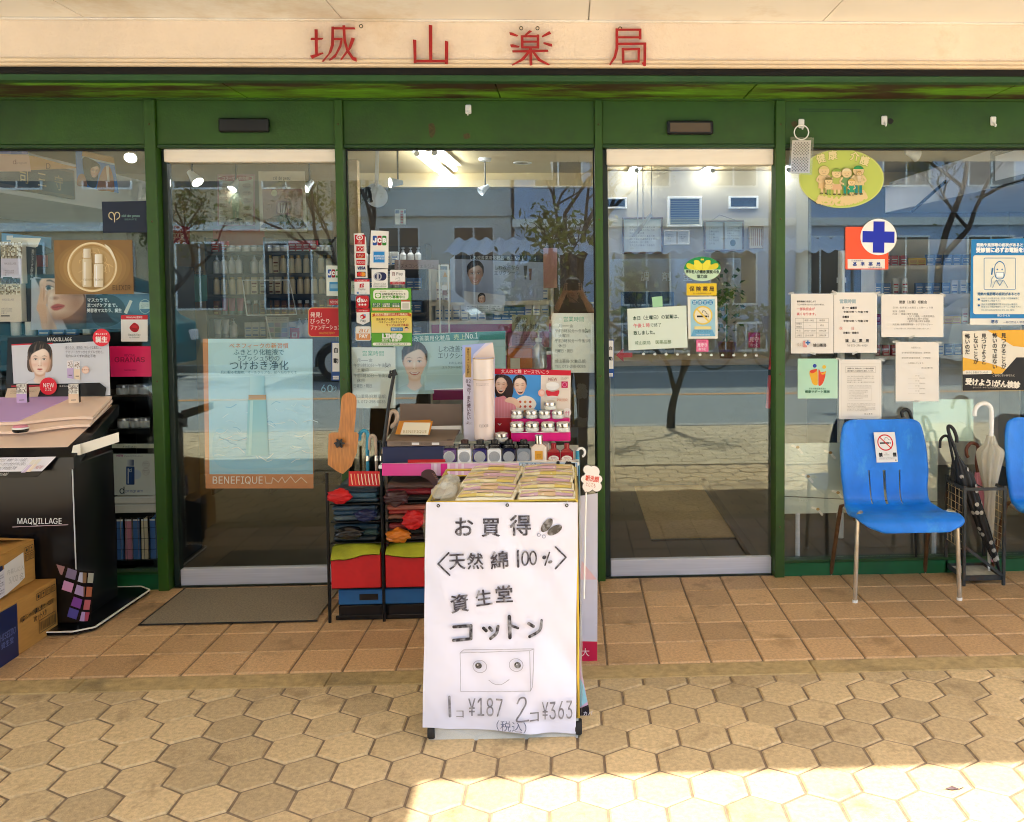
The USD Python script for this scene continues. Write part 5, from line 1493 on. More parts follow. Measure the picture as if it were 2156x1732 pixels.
portrait(pr, 1130, 1292, 54, smile=0, bob=True, neck=False)
for k in range(3):
    pr.rect(1000 + 102 * k, 1340, 1092 + 102 * k, 1398, '#e4e6ea').greek(1006 + 102 * k, 1346, 1086 + 102 * k, 1392, 3, '#5a5f70', seed=k)
pr.mesh('print', t)
t, pr = poster('sun_notice', 't3', (1380, 1424, 1690, 1690), 'olive and mauve hair and sunburn care notice inside the middle window', 'notice', .6)
pr.rect(1380, 1424, 1690, 1690, '#a3a184').rect(1380, 1560, 1690, 1690, '#a8788c').text('髪の', 1405, 1482, 54, '#4a4c3a').text('日焼け対策', 1405, 1536, 46, '#4a4c3a', w=205).text('していますか?', 1405, 1556, 20, '#5a5c4a').greek(1410, 1580, 1660, 1680, 5, '#6a3a52')
pr.mesh('print', t)
t, pr = poster('small_sale_strip', 't3', (410, 968, 775, 1045), 'pinkish hanging strip beside the tall white frame', 'banner', .7)
pr.rect(410, 968, 775, 1045, '#a58a84').text('コスメコンシェルジュ', 425, 1032, 36, '#5a4440', w=320)
pr.mesh('print', t)
t, pr = poster('leaflet_cards', 't3', (412, 552, 502, 674), 'tiny card brand leaflet hung deep in the shop', 'sticker', 1.6)
pr.rect(455, 556, 484, 674, '#c8b8a8').rect(415, 556, 450, 584, '#3a4068').rect(488, 556, 502, 584, '#3a4068')
for k in range(5):
    pr.rect(460, 562 + 22 * k, 480, 578 + 22 * k, '#a83a34')
pr.mesh('print', t)
t = thing('tall_frame_stand', 'tall narrow white framed display stand behind the middle window', 'display stand')
for q in ((775, 1006, 788, 1600), (850, 1006, 862, 1600), (788, 1006, 850, 1020)):
    obj('frame_side', pxbox('t3', *q, .4, .02, .003), 'white_gloss', t)
obj('clear_panel', pxbox('t3', 788, 1020, 850, 1600, .408, .004), 'clear_plastic', t)
pr = Print(wall_map('t3', .4))
pr.rect(800, 1180, 845, 1240, '#e8e6e0').rect(806, 1220, 842, 1262, '#8a5a3a').poly([(812, 1110), (826, 1060), (844, 1108)], '#d8a860')
pr.mesh('print', t)
t = thing('orange_case', 'orange shelf box low behind the middle window', 'box')
obj('case_body', pxbox('c2', 1040, 1350, 1198, 1478, .3, .2, .006), mat('orange_box', '#c9701c', .4, var=.15), t)
obj('label', pxbox('c2', 1062, 1412, 1122, 1478, .296, .003, .001), 'cream_card', t)
t = thing('pump_dispenser', 'clear pump dispenser beside the orange shelf box', 'bottle')
c = P(*fx('c2', 1238, 1476), .35)
obj('body', lathe([(0, 0), (.04, 0), (.045, .01), (.04, .1), (.015, .13), (.015, .14)], 18).apply_translation(c), 'p_silver', t, smooth=40)
obj('pump', lathe([(0, .14), (.018, .14), (.018, .16), (.005, .162), (.005, .19), (.02, .192), (.0, .2)], 14).apply_translation(c), 'p_white', t, smooth=40)

t, pr = poster('closing_notice', 't4', [(220, 1298), (682, 1272), (692, 1600), (230, 1622)], 'pale green white paper notice on closing early on Saturday, slightly tilted', 'notice', DO)
pr.poly([(220, 1298), (682, 1272), (692, 1600), (230, 1622)], '#e4f1e2')
pr.text('本日（土曜日）の営業は、', 264, 1384, 34, '#2c4a38', bold=1, w=380, rot=-2.5).text('午後１時', 268, 1442, 34, '#e08a88', bold=1, w=130, rot=-2).text('で終了', 400, 1438, 34, '#3a5a40', w=90, rot=-2).text('致しました。', 270, 1500, 34, '#3a5a40', bold=1, w=186, rot=-2.5).text('城山薬局', 278, 1576, 32, '#7a9a7c', w=126, rot=-1).text('医薬品部', 440, 1570, 32, '#6f8a4c', w=126, rot=-1)
pr.mesh('print', t)
t, pr = poster('paper_tab', 't4', [(412, 1206), (494, 1198), (498, 1280), (420, 1285)], 'light green paper tab stuck over the closing notice', 'paper tab', DO - .0012)
pr.poly([(412, 1206), (494, 1198), (498, 1280), (420, 1285)], '#a8dcae')
pr.mesh('print', t)
g = affinity.scale(Point(0, 0).buffer(1, 16), 143, 95)
t, pr = poster('lotus_sticker', 't4', affinity.translate(g, 808, 985), 'green oval sticker with a yellow lotus and black lettering', 'sticker', DO)
pr.ell(808, 985, 143, 95, '#1f9a4c')
pr.shape(affinity.translate(g, 808, 985).intersection(sbox(660, 990, 960, 1100)), '#cfeccb')
for a in (-64, -34, 34, 64):
    pr.blob([(808, 992), (808 + a * .9, 958), (808 + a * 1.75, 940), (808 + a * 1.95, 965), (808 + a * 1.5, 988)], '#e9dc2e' if abs(a) > 40 else '#f2e83a')
pr.blob([(770, 990), (742, 925), (775, 918), (808, 945), (840, 918), (872, 925), (846, 990)], '#f6ec40').line([(808, 945), (808, 988)], 2.5, '#b8b020').ell(802, 912, 7, 7, '#f2e83a').ell(814, 912, 7, 7, '#f2e83a')
pr.text('堺市老人介護者(家族)の会', 808, 1018, 28, '#17301c', bold=1, align='c', w=262).text('協力店', 806, 1054, 28, '#17301c', bold=1, align='c', w=84)
pr.mesh('print', t)
t, pr = poster('insurance_sticker', 't4', (685, 1098, 920, 1193), 'bright yellow sticker with four black characters', 'sticker', DO, r=6)
pr.rect(685, 1098, 920, 1193, '#f4ce1a', r=6)
for k, ch in enumerate('保険薬局'):
    pr.text(ch, 726 + 52 * k, 1156, 40, '#5a4410', bold=1, align='c')
pr.text('(社) 大阪府薬剤師会 会員', 806, 1182, 13, '#8a7020', align='c')
pr.mesh('print', t)
t, pr = poster('smoking_sticker', 't4', [(692, 1204), (923, 1200), (929, 1530), (699, 1532)], 'white and blue no smoking sticker with a yellow ring', 'sticker', DO)
pr.poly([(692, 1204), (923, 1200), (929, 1530), (699, 1532)], '#f3f2e4').poly([(714, 1224), (906, 1220), (910, 1510), (718, 1514)], '#a6d6e8')
for k, ch in enumerate('禁煙宣言'):
    pr.ell(746 + 42 * k, 1248, 19, 18, '#2f88c0').text(ch, 746 + 42 * k, 1259, 28, '#dff0f6', align='c')
pr.ell(812, 1348, 76, 74, '#f4ecd0').ring(812, 1348, 76, 74, 12, '#f2d45c').rect(766, 1350, 846, 1364, '#1c1712').rect(850, 1350, 858, 1364, '#1c1712').line([(768, 1302), (858, 1396)], 13, '#f2d45c').line([(806, 1330), (812, 1312), (832, 1318), (840, 1334), (854, 1340)], 4, '#3a342c', smooth=14)
pr.poly([(740, 1460), (886, 1460), (908, 1510), (720, 1512)], '#6fb6de').rect(746, 1434, 878, 1458, '#f2e49a').text('ご協力ください', 812, 1480, 18, '#2a6a94', align='c').text('大阪府健康部 登録施設', 812, 1504, 11, '#d8ecf4', align='c')
pr.mesh('print', t)
t, pr = poster('watch_sticker', 't4', (760, 1538, 856, 1633), 'small pink square sticker under the no smoking sticker', 'sticker', DO, r=4)
pr.rect(760, 1538, 856, 1633, '#ee5f92', r=4).rect(766, 1544, 850, 1627, '#f27aa4', r=3).text('見守り', 808, 1592, 30, '#fbe4ec', bold=1, align='c', w=80).text('ねっと', 808, 1620, 24, '#fbe4ec', bold=1, align='c', w=60).text('堺市高齢者', 808, 1558, 13, '#c02a64', align='c')
pr.mesh('print', t)
t, pr = poster('watch_sticker', 't4', (1168, 1482, 1260, 1602), 'darker magenta sticker inside the paper-notice door', 'sticker', .25)
pr.rect(1168, 1482, 1260, 1602, '#a81a56').text('見守', 1214, 1552, 40, '#e4a8c0', bold=1, align='c', w=78).text('ねっと', 1214, 1590, 28, '#e4a8c0', bold=1, align='c', w=64)
pr.mesh('print', t)
arrow = Polygon([(132, 1660), (190, 1606), (190, 1642), (260, 1640), (260, 1676), (190, 1678), (192, 1712)])
t, pr = poster('arrow_sticker', 't4', arrow, 'dark red arrow pointing to the automatic door sticker', 'sticker', DI)
pr.shape(arrow, '#b0283a')
pr.mesh('print', t)
for k in range(11):
    x = 348 + 88.3 * k
    g = union_all([Point(x - 4, 0).buffer(8, 5), Point(x + 4, 0).buffer(8, 5)])
    g = affinity.translate(g, 0, 1652 + k * .9 if k < 6 else 1656 + k * .6)
    t, pr = poster('apple_mark', 't4', g, f'{ORDW[k]} small white apple shaped mark from the red arrow on the paper-notice door', 'mark', DO, group='apple marks on the door glass')
    pr.shape(g, '#eef2ea').line([(x, g.bounds[1] + 1), (x + 3, g.bounds[1] - 6)], 2.5, '#e4eae0')
    pr.mesh('print', t)

g = affinity.translate(affinity.scale(Point(0, 0).buffer(1, 24), 377, 260), 532, 663)
t, pr = poster('family_sign', 't5', g, 'lime green oval sign with a drawn family of seven', 'sign', WO - .001, .0018)
pr.shape(g, '#d9e27c').shape(affinity.translate(affinity.scale(Point(0, 0).buffer(1, 24), 366, 250), 532, 663), '#cbd964')
for ch, x, y, a in (('健', 318, 525, -16), ('康', 415, 490, -6), ('介', 605, 488, 10), ('護', 688, 520, 18)):
    pr.text(ch, x, y, 84, '#a8b44a', bold=3, rot=a).text(ch, x + 1, y, 84, '#f4e4a8', bold=1, rot=a)
for k, ch in enumerate('まちかど相談薬局'):
    a = -34 + 68 * k / 7
    th = math.radians(a)
    pr.text(ch, 532 + 335 * math.sin(th) * 1.06 - 38, 690 + 215 * math.cos(th) * .88 + 12, 84, '#f2d79c', bold=3, rot=-a * .75)

def figure(x, y, h, skin, hair, top, bottom, skirt=False):
    r_h = h * (.17 if h > 160 else .22)
    pr.line([(x - h * .07, y - h * .34), (x - h * .07, y)], h * .09, bottom if not skirt else skin).line([(x + h * .07, y - h * .34), (x + h * .07, y)], h * .09, bottom if not skirt else skin)
    pr.ell(x - h * .09, y + 2, h * .06, h * .03, '#6a6a3a').ell(x + h * .09, y + 2, h * .06, h * .03, '#6a6a3a')
    body = [(x - h * .16, y - h * .62), (x + h * .16, y - h * .62), (x + h * .19, y - h * .28), (x - h * .19, y - h * .28)]
    pr.poly([(a + (2 if a > x else -2), b) for a, b in body], '#7a7038').poly(body, top)
    if skirt:
        pr.poly([(x - h * .17, y - h * .36), (x + h * .17, y - h * .36), (x + h * .2, y - h * .16), (x - h * .2, y - h * .16)], bottom)
    for s in (-1, 1):
        pr.line([(x + s * h * .16, y - h * .58), (x + s * h * .24, y - h * .44), (x + s * h * .12, y - h * .36)], h * .06, skin, smooth=8)
    hy = y - h * .62 - r_h * .8
    pr.ell(x, hy, r_h * 1.06 + 2, r_h + 2, '#7a7038').ell(x, hy, r_h * 1.06, r_h, skin)
    pr.shape(affinity.translate(affinity.scale(Point(0, 0).buffer(1, 10), r_h * 1.08, r_h), x, hy).intersection(sbox(x - 99, hy - 99, x + 99, hy - r_h * .35)), hair)
    for s in (-1, 1):
        pr.ell(x + s * r_h * .36, hy + r_h * .06, 2.6, 2.6, '#4a4020')
    pr.line([(x - r_h * .3, hy + r_h * .42), (x, hy + r_h * .52), (x + r_h * .3, hy + r_h * .42)], 2.4, '#9a5a3a', smooth=6)

S_ = '#f2d49c'
figure(378, 792, 262, S_, '#e8d48a', '#f0cf98', '#efc98c', True)
figure(492, 800, 245, S_, '#8fae3e', '#c0c860', '#eebf90', True)
figure(580, 800, 248, S_, '#efe0b0', '#7fae6a', '#1fa08a')
figure(684, 796, 268, S_, '#2f9a50', '#e8cf96', '#1f8f8a')
figure(420, 800, 145, S_, '#8a7a3a', '#f0d49a', '#7fae50')
figure(622, 806, 140, S_, '#d9b868', '#2fa878', '#2fa878', True)
figure(690, 690, 92, S_, '#d9b060', '#f0d8b0', '#f0d8b0')
pr.mesh('print', t)

t = thing('cross_sign', 'orange square plate with a blue cross on a white disc', 'sign')
sq = sbox(567 + 12, 1090 + 12, 948 - 12, 1468 - 12).buffer(12, 5)
disc = Point(862, 1180).buffer(161, 20)
m_ = prism(sq, wall_map('t5', -.008), .006)
obj('plate', m_, mat('orange_plate', '#f2551c', .35), t)
m_ = prism(disc, wall_map('t5', -.013), .0045)
obj('disc', m_, mat('white_plate', '#f4f2ec', .35), t)
cross = union_all([sbox(814, 1042, 914, 1320), sbox(720, 1130, 1003, 1230)])
m_ = prism(affinity.rotate(cross, 1.2, origin=(862, 1180)), wall_map('t5', -.0145), .0012)
obj('cross', m_, mat('blue_plate', '#0a1fb0', .35), t)
pr = Print(wall_map('t5', -.0082))
pr.rect(588, 1376, 918, 1460, '#f2eee6').text('基準薬局', 632, 1434, 38, '#1a3f94', bold=1, sp=.84).text('日本薬剤師会', 620, 1396, 16, '#3a5a94', sp=.1).text('大阪府薬剤師会認定', 768, 1456, 14, '#4a5a84')
pr.mesh('lettering', t)
NT = '#f3ede4'

def notice(fr, q, label, yf=WO, lam=9):
    t, pr = poster('notice_sheet', fr, q, label, 'notice', yf, lam=lam)
    pr.rect(*q, NT)
    for x, y in ((q[0], q[1]), (q[2], q[1]), ((q[0] + q[2]) / 2, q[3])):
        x, y, a = x + rng.uniform(-6, 6), y + rng.uniform(-4, 4), rng.uniform(-25, 25)
        obj('tape', prism(affinity.rotate(sbox(x - 26, y - 9, x + 26, y + 9), a), wall_map(fr, yf - .003), .0003), 'poly_film', t)
    return t, pr

t, pr = notice('t6', (85, 125, 464, 655), 'laminated notice with red lines, a table and a small cross emblem')
pr.text('調剤報酬の改定により', 138, 200, 17, '#3a3632', bold=1).text('下記の時間帯で処方せんを受付の場合は、', 138, 227, 15, '#3a3632', w=255).text('一部負担金が', 136, 270, 27, '#ec8a86', bold=1).text('高くなります。', 136, 315, 27, '#ec8a86', bold=1)
for y in (342, 378, 434, 474, 514):
    pr.line([(122, y), (418, y)], 1.8, '#8a847a', cap=2)
for x in (122, 195, 312, 418):
    pr.line([(x, 342), (x, 514)], 1.8, '#8a847a', cap=2)
for s, x, y in (('夜間・休日', 205, 368), ('時間外', 338, 368), ('日曜日', 132, 398), ('祝祭日', 132, 426), ('ー', 245, 412), ('終日', 345, 412), ('平 日', 132, 460), ('19:00〜19:00', 202, 460), ('19時以降', 330, 460), ('土曜日', 132, 502), ('13:00以降', 210, 502), ('13時以降', 330, 502)):
    pr.text(s, x, y, 17, '#8a8278')
pr.poly([(194, 545), (228, 545), (228, 600), (194, 600)], '#e89a94').ell(236, 560, 26, 27, '#e8e4e4').rect(229, 540, 242, 580, '#2f6fb0').rect(215, 553, 256, 567, '#2f6fb0').text('城山薬局', 280, 594, 30, '#5a544c', bold=1).ell(150, 575, 10, 14, '#d8d0c4').ell(172, 578, 9, 12, '#d8d0c4')
pr.mesh('print', t)
t, pr = notice('t6', (468, 114, 850, 650), 'laminated opening hours sheet with outlined heading and telephone line', yf=WO - .0016)
pr.text('営業時間', 515, 206, 37, '#a9bcc0', bold=2).text('月', 540, 258, 21, '#2f2c28', bold=2).line([(572, 250), (598, 250)], 5, '#2f2c28').text('金曜日', 610, 258, 21, '#2f2c28', bold=2).text('午前９時 〜 午後７時', 552, 294, 20, '#2f2c28', bold=1, w=220).text('土曜日', 540, 339, 21, '#2f2c28', bold=2).text('午前９時 〜 午後１時', 552, 375, 20, '#2f2c28', bold=1, w=220).text('休', 515, 444, 30, '#eeb0a4', bold=1).text('日', 620, 444, 30, '#eeb0a4', bold=1).text('日曜日・祝祭日', 548, 480, 20, '#2f2c28', bold=1, w=140)
pr.text('城山薬局', 568, 552, 30, '#2f2c28', bold=1, sp=1.02).line([(568, 556), (780, 556)], 1.5, '#6a645c').text('Tel 072-296-4919', 582, 594, 25, '#7a746a', font='l', w=184)
pr.mesh('print', t)
t, pr = notice('t6', (888, 130, 1440, 510), 'wide laminated notice on a health advice meeting')
pr.text('健康（お薬）相談会', 1170, 210, 30, '#6a645a', bold=1, align='c', w=250)
for s, x, y in (('日 時 : 毎月第３水曜日１５時〜１７時', 988, 256), ('場 所 : 当薬局', 988, 288), ('内 容 : ・健康に関する相談', 988, 312), ('・ＯＴＣ相談、一般用医薬品、', 1112, 332), ('健康食品に関する相談', 1118, 354), ('・自宅介護に関する相談', 1112, 376), ('対応者 : 当薬局薬剤師・ケアマネージャー', 988, 405)):
    pr.text(s, x, y, 19, '#8a847a', w=360 if s[0] in '日対' else None)
pr.text('（ご予約は不要ですが、予約の方優先でご相談をお受けします。）', 1165, 440, 14, '#a09a90', align='c', w=345)
pr.mesh('print', t)
t, pr = notice('t6', (1016, 553, 1399, 1081), 'laminated sheet with centred pale lines over the mint panel', yf=WO - .0016)
for s, y in (('当薬局では、', 610), ('居宅療養管理指導事業指定店（医療保険）', 656), ('薬剤師居宅療養管理指導、（介護保険）', 702), ('を実施しています。', 748)):
    pr.text(s, 1203, y, 17, '#a8a094', align='c', w=None if len(s) < 12 else 268)
pr.text('城 山 薬 局', 1242, 790, 16, '#a09a90', w=104)
for k, y in enumerate((858, 880, 903, 926, 948, 972, 993, 1016)):
    pr.text('ーーー・ーーーー　営業時間外' if k % 2 else '　（月〜金）', 1203, y, 11, '#b4aca0', align='c')
pr.mesh('print', t)
t, pr = notice('t6', (512, 709, 889, 1240), 'laminated sheet of small print with a boxed heading')
pr.shape(sbox(532, 742, 872, 1215).exterior.buffer(.8), '#dcd4c8').shape(sbox(572, 772, 836, 828).exterior.buffer(1), '#a8a094').text('当薬局では、患者さまに、より適切な医療を', 704, 794, 13, '#7a746a', align='c', w=240, bold=1).text('お薬手帳をもとに説明を行い提供しています。', 704, 816, 13, '#7a746a', align='c', w=246, bold=1)
pr.greek(582, 850, 834, 920, 4, '#b4aca0', seed=4).greek(582, 935, 806, 960, 2, '#bcb4a8', seed=5).shape(sbox(592, 966, 802, 1072).exterior.buffer(.8), '#cfc7bb').greek(604, 978, 780, 1062, 6, '#beb6aa', seed=6).greek(582, 1095, 836, 1170, 6, '#b4aca0', seed=7).text('城山薬局', 736, 1198, 14, '#8a8278', sp=.4)
pr.mesh('print', t)
t, pr = poster('support_sticker', 't6', (145, 702, 500, 1056), 'mint green square sticker with red and yellow cup emblem', 'sticker', WO, r=6)
pr.rect(145, 702, 500, 1056, '#b4e4c8', r=6, grad=('#c4ead2', (0, 1))).ell(296, 766, 17, 17, '#1a3aa0').ell(380, 776, 17, 17, '#ecc43a')
pr.blob([(248, 826), (268, 806), (310, 800), (322, 826), (322, 930), (282, 930), (262, 880)], '#f0b420').blob([(330, 800), (352, 822), (390, 822), (384, 880), (362, 930), (330, 934)], '#e8481c').blob([(252, 812), (284, 798), (318, 796), (300, 822), (268, 832)], '#e8481c').blob([(340, 812), (360, 832), (396, 812), (388, 836), (360, 842)], '#f0b420').line([(326, 800), (326, 934)], 4, '#b4e4c8')
pr.text('厚生労働省基準適合', 320, 974, 16, '#3a7a5c', align='c', sp=.05).text('健康サポート薬局', 320, 1004, 25, '#2f6f4c', bold=1, align='c', w=222)
pr.mesh('print', t)

t, pr = poster('fever_poster', 'd', [(2045, 505), (2240, 500), (2240, 686), (2042, 684)], 'blue poster on phoning before seeing a doctor with a masked caller', 'poster', WO)
pr.poly([(2045, 505), (2240, 500), (2240, 686), (2042, 684)], '#1d84c8').rect(2042, 671, 2240, 684.5, '#f0efe4')
pr.text('発熱や風邪等の症状があるときは', 2056, 519, 7.6, '#eef6fa', bold=2).text('受診前に必ずお電話を!!', 2055, 531, 11, '#ffffff', bold=2, w=106)
pr.rect(2049, 538, 2235, 662, '#f2f1e2', r=5).shape(sbox(2074, 546, 2136, 608).buffer(2).exterior.buffer(.6), '#2a7ab4')
pr.blob([(2093, 570), (2096, 556), (2105, 550), (2114, 556), (2117, 570), (2114, 585), (2105, 589), (2096, 585)], '#2a7ab4').blob([(2094.5, 570), (2097, 558), (2105, 552), (2113, 558), (2115.5, 570), (2112.5, 584), (2105, 587), (2097.5, 584)], '#f2f1e2').rect(2097, 574, 2113, 584, '#ffffff', r=2).shape(sbox(2097, 574, 2113, 584).exterior.buffer(.5), '#2a7ab4').ell(2100, 568, 1.6, 1.6, '#2a7ab4').ell(2110, 568, 1.6, 1.6, '#2a7ab4').line([(2090, 566), (2088, 578)], 3.2, '#2a7ab4')
pr.line([(2086, 604), (2088, 588), (2092, 582)], 1, '#2a7ab4').line([(2098, 590), (2105, 602), (2112, 590)], 1.2, '#2a7ab4').line([(2090, 606), (2096, 592), (2114, 592), (2122, 606)], 1, '#2a7ab4')
pr.text('発熱や風邪等の症状があるとき', 2058, 622, 6.6, '#2a6a9a', bold=1, w=90)
for k, (y, a, b) in enumerate(((631, 'かかりつけ医または、お近くの医療機関に', '電話等でご相談下さい'), (643.5, '受診する医療機関が見つからない場合は、', '新型コロナ受診相談センターにご相談下さい'))):
    pr.ell(2061, y, 2.4, 2.4, '#1d6aa8').text(a, 2066, y - .6, 4.2, '#4a7a94').text(b, 2066, y + 4.6, 4.2, '#4a7a94')
pr.text('TEL 072-228-0239 FAX 072-222-9876', 2066, 655, 4.2, '#4a7a94').text('堺スタイル', 2113, 667, 5.5, '#e4f0f4', bold=1, align='c').text('堺市', 2086, 681, 8, '#2a5a94', bold=1).text('一般社団法人 堺市医師会', 2112, 681, 5.5, '#4a6a94')
pr.mesh('print', t)
t, pr = poster('screening_poster', 't6', [(1610, 456), (2480, 440), (2480, 975), (1614, 988)], 'yellow, white and black cancer screening poster with vertical lettering', 'poster', WO)
pr.poly([(1610, 456), (2480, 440), (2480, 975), (1614, 988)], '#f2e9d6').poly([(1830, 450), (2480, 440), (2480, 640), (2060, 590)], '#f2b632').poly([(1612, 690), (1850, 742), (2020, 800), (1930, 845), (1612, 810)], '#f2b632').poly([(1612, 842), (1960, 836), (2090, 690), (2480, 690), (2480, 975), (1614, 988)], '#15120f')
for s, x, y in (('見つかることが', 1976, 472), ('怖いのではない、', 1897, 472), ('見つけようと', 1800, 478), ('しないことが', 1728, 474), ('怖いのだ', 1654, 480)):
    pr.text(s, x, y, 46, '#1a1510', vert=True, bold=1)
pr.rect(1626, 806, 1870, 838, '#f4ecdc', r=12).text('あのとき受けていれば…', 1748, 832, 21, '#4a443c', align='c', w=215).text('受けよう!がん検診', 1634, 926, 62, '#f8f0e0', bold=2, w=488, rot=4).text('ご自宅にないあなたに', 1876, 858, 20, '#e8dcc8')
pr.greek(1700, 925, 2080, 968, 2, '#b8ae9c', seed=3)
pr.mesh('print', t)

t = thing('hanging_case', 'clear plastic case with a checked slip hung from a wall hook by a ring', 'plastic case')
y = -.07
obj('slip', prism(Polygon([(96, 322), (264, 322), (250, 612), (80, 612)]), wall_map('t5', y), .0006), 'paper', t)
pr = Print(wall_map('t5', y))
pr.poly([(96, 322), (264, 322), (250, 612), (80, 612)], '#e4dcd6')
for i in range(11):
    for j in range(20):
        if (i + j) % 2:
            pr.lift -= Print.STEP
            x0_ = 108 + i * 13 - j * .8
            pr.rect(x0_, 340 + j * 13, x0_ + 11.5, 351.5 + j * 13, '#3a3034')
pr.mesh('print', t)
q = prism(Polygon([(82, 292), (290, 298), (270, 628), (62, 620)]), wall_map('t5', y - .008), .001)
obj('clear_cover', q, 'clear_plastic', t)
c = P(*fx('t5', 178, 252), y - .004)
a = np.linspace(0, 2 * np.pi, 28, endpoint=False)
R_ = 63 * .23743 * .0023
obj('ring', tube(np.c_[c[0] + R_ * np.cos(a), np.full(28, c[1]), c[2] + R_ * np.sin(a)], .003, 7, closed=True), 'white_gloss', t, smooth=40)
for k, (fr, x, y0_, lab) in enumerate((('d', 986, 231, 'small white adhesive hook in the middle of the green band'), ('t5', 176, 175, 'white adhesive hook holding the checked plastic case'), ('t5', 911, 147, 'white adhesive hook over the blue cross sign'), ('t5', 1877, 152, 'white square adhesive hook near the blue fever poster'))):
    c = P(*fx(fr, x, y0_), -.034)
    t = thing('wall_hook', lab, 'hook')
    obj('backing', bx(c[0] - .014, c[0] + .014, -.041, -.0305, c[2] - .022, c[2] + .022, .004), 'white_gloss', t)
    obj('hook', tube(curve([(c[0], -.043, c[2] - .008), (c[0], -.05, c[2] - .024), (c[0], -.06, c[2] - .03), (c[0], -.066, c[2] - .02)], 12), .0036, 7), 'white_gloss', t, smooth=40)
mat('mint_board', '#cfe6d6', .35)
mat('grey_board', '#b9c4bb', .35)
t, pr = poster('mint_panel', 'c6', (1448, 55, 1822, 314), 'plain mint white panel standing inside behind the umbrellas', 'panel', .05, .006, 'mint_board')
pr.mesh('print', t)
t = thing('bench_screen', 'translucent cream screen with torn tape bits standing behind the blue chair', 'screen')
obj('screen_sheet', pxbox('c6', 655, 322, 1600, 755, .05, .006), 'grey_board', t)
pr = Print(wall_map('c6', .0495))
for x, y_, a in ((735, 352, 20), (938, 385, -60), (800, 532, 30), (985, 632, 45), (860, 735, 40), (1650, 455, 35)):
    if x < 1600:
        pr.line([(x - 34, y_ - 10), (x, y_), (x + 26, y_ + 34)], 14, '#f2efe4').ell(x, y_, 11, 9, '#b08a3a')
pr.line([(655, 655), (1010, 672), (1600, 690)], 5, '#1c1c1a').text('lolo', 740, 690, 34, '#dfe6e2', font='l')
pr.mesh('tape_bits', t)
for x in (735, 1580):
    obj('leg', tube([P(*fx('c6', x, 755), .06), [P(*fx('c6', x, 755), .06)[0], .06, 0]], .012, 8), 'aluminium', t)
# things standing in front of the shop
mat('cardboard', '#b5843f', .85, var=.1, vscale=14, stretch=(1, 1, 9), bump=.2, bscale=50)
mat('card_white', '#f3efe6', .6)
mat('board_black', '#0c0c10', .22, var=.1)
mat('tray_pink', '#eccdb8', .35, var=.04)
mat('tray_lilac', '#c3a0d2', .35)
mat('chair_blue', '#0b7ae4', .42, var=.2, vscale=9, bump=.14, bscale=160, dirt='#3f9be4', dscale=7, dlo=.55, stretch=(1, 1, .5))
mat('leg_chrome', '#c9c3b6', .28, metal=.9, var=.15, vscale=40)
mat('leg_rust', '#6a4a30', .5, metal=.5, var=.4, vscale=30)
mat('iron_dark', '#3c3f40', .5, metal=.4, var=.35, vscale=30, dirt='#5a3a20', dscale=9)
mat('wire_rust', '#b9a47c', .5, metal=.4, var=.45, vscale=40)
mat('tray_dirty', '#c9c3b2', .8, var=.35, vscale=16)
mat('rack_wire', '#17181a', .35, metal=.5)
mat('wood_paddle', '#c17a34', .42, var=.3, vscale=9, stretch=(14, 14, 1.5), coat=.2)
mat('pink_plastic', '#e2117e', .35, var=.06)
mat('tray_brown', '#7d6a5c', .6, var=.08)
mat('navy_box', '#0f1a44', .5, var=.1)
mat('crimson', '#c20d12', .6, var=.2, vscale=7, bump=.3, bscale=30)
mat('lime_cloth', '#9a9a14', .8, var=.3, vscale=9, bump=.4, bscale=50)
mat('blue_crate', '#1a5c94', .5, var=.2)
mat('basket_gold', '#cdb04a', .35, metal=.6)
mat('leather_brown', '#3a1a1c', .45, var=.2, bump=.3)
mat('mat_grey', '#8f816c', .95, var=.35, vscale=130, bump=.9, bscale=300)
mat('rubber_black', '#1c1a18', .8)

def world_pts(fr, pts, y):
    return [P(*fx(fr, a, b), y) for a, b in pts]

c = [G(392, 1241), G(700, 1238), G(700, 1311), G(280, 1316)]
t = thing('door_mat', 'flat grey brown mat before the poster door', 'mat')
x0, x1, y0, y1 = float(G(285, 1316)[0]) + .02, float(G(720, 1241)[0]), float(G(480, 1315)[1]), float(G(480, 1241)[1])
obj('pile', bx(x0 + .008, x1 - .008, y0 + .008, y1 - .008, .004, .0085, .002), 'mat_grey', t)
obj('edging', [bx(x0, x1, y0, y0 + .0075, .003, .0075), bx(x0, x0 + .0075, y0 + .0075, y1, .003, .0075)], 'rubber_black', t)

ct = thing('cosmetics_counter', 'black cosmetics counter with a sloping pink and lilac display top', 'display counter')
XR = -2.10                                   # its side that faces the door
YF, YB = -.50, -.16
obj('plinth', bx(-2.75, XR, YF, YB, .022, .70, .004), 'board_black', ct)
base = Polygon([(-2.8, YF - .065), (XR + .02, YF - .065), (XR + .075, YF - .03), (XR + .09, YB + .06), (XR + .04, YB + .1), (-2.8, YB + .1)]).buffer(.02, 6)

def flat_map(pts, lift):
    return np.c_[pts[:, 0], pts[:, 1], np.full(len(pts), .02 + lift)]

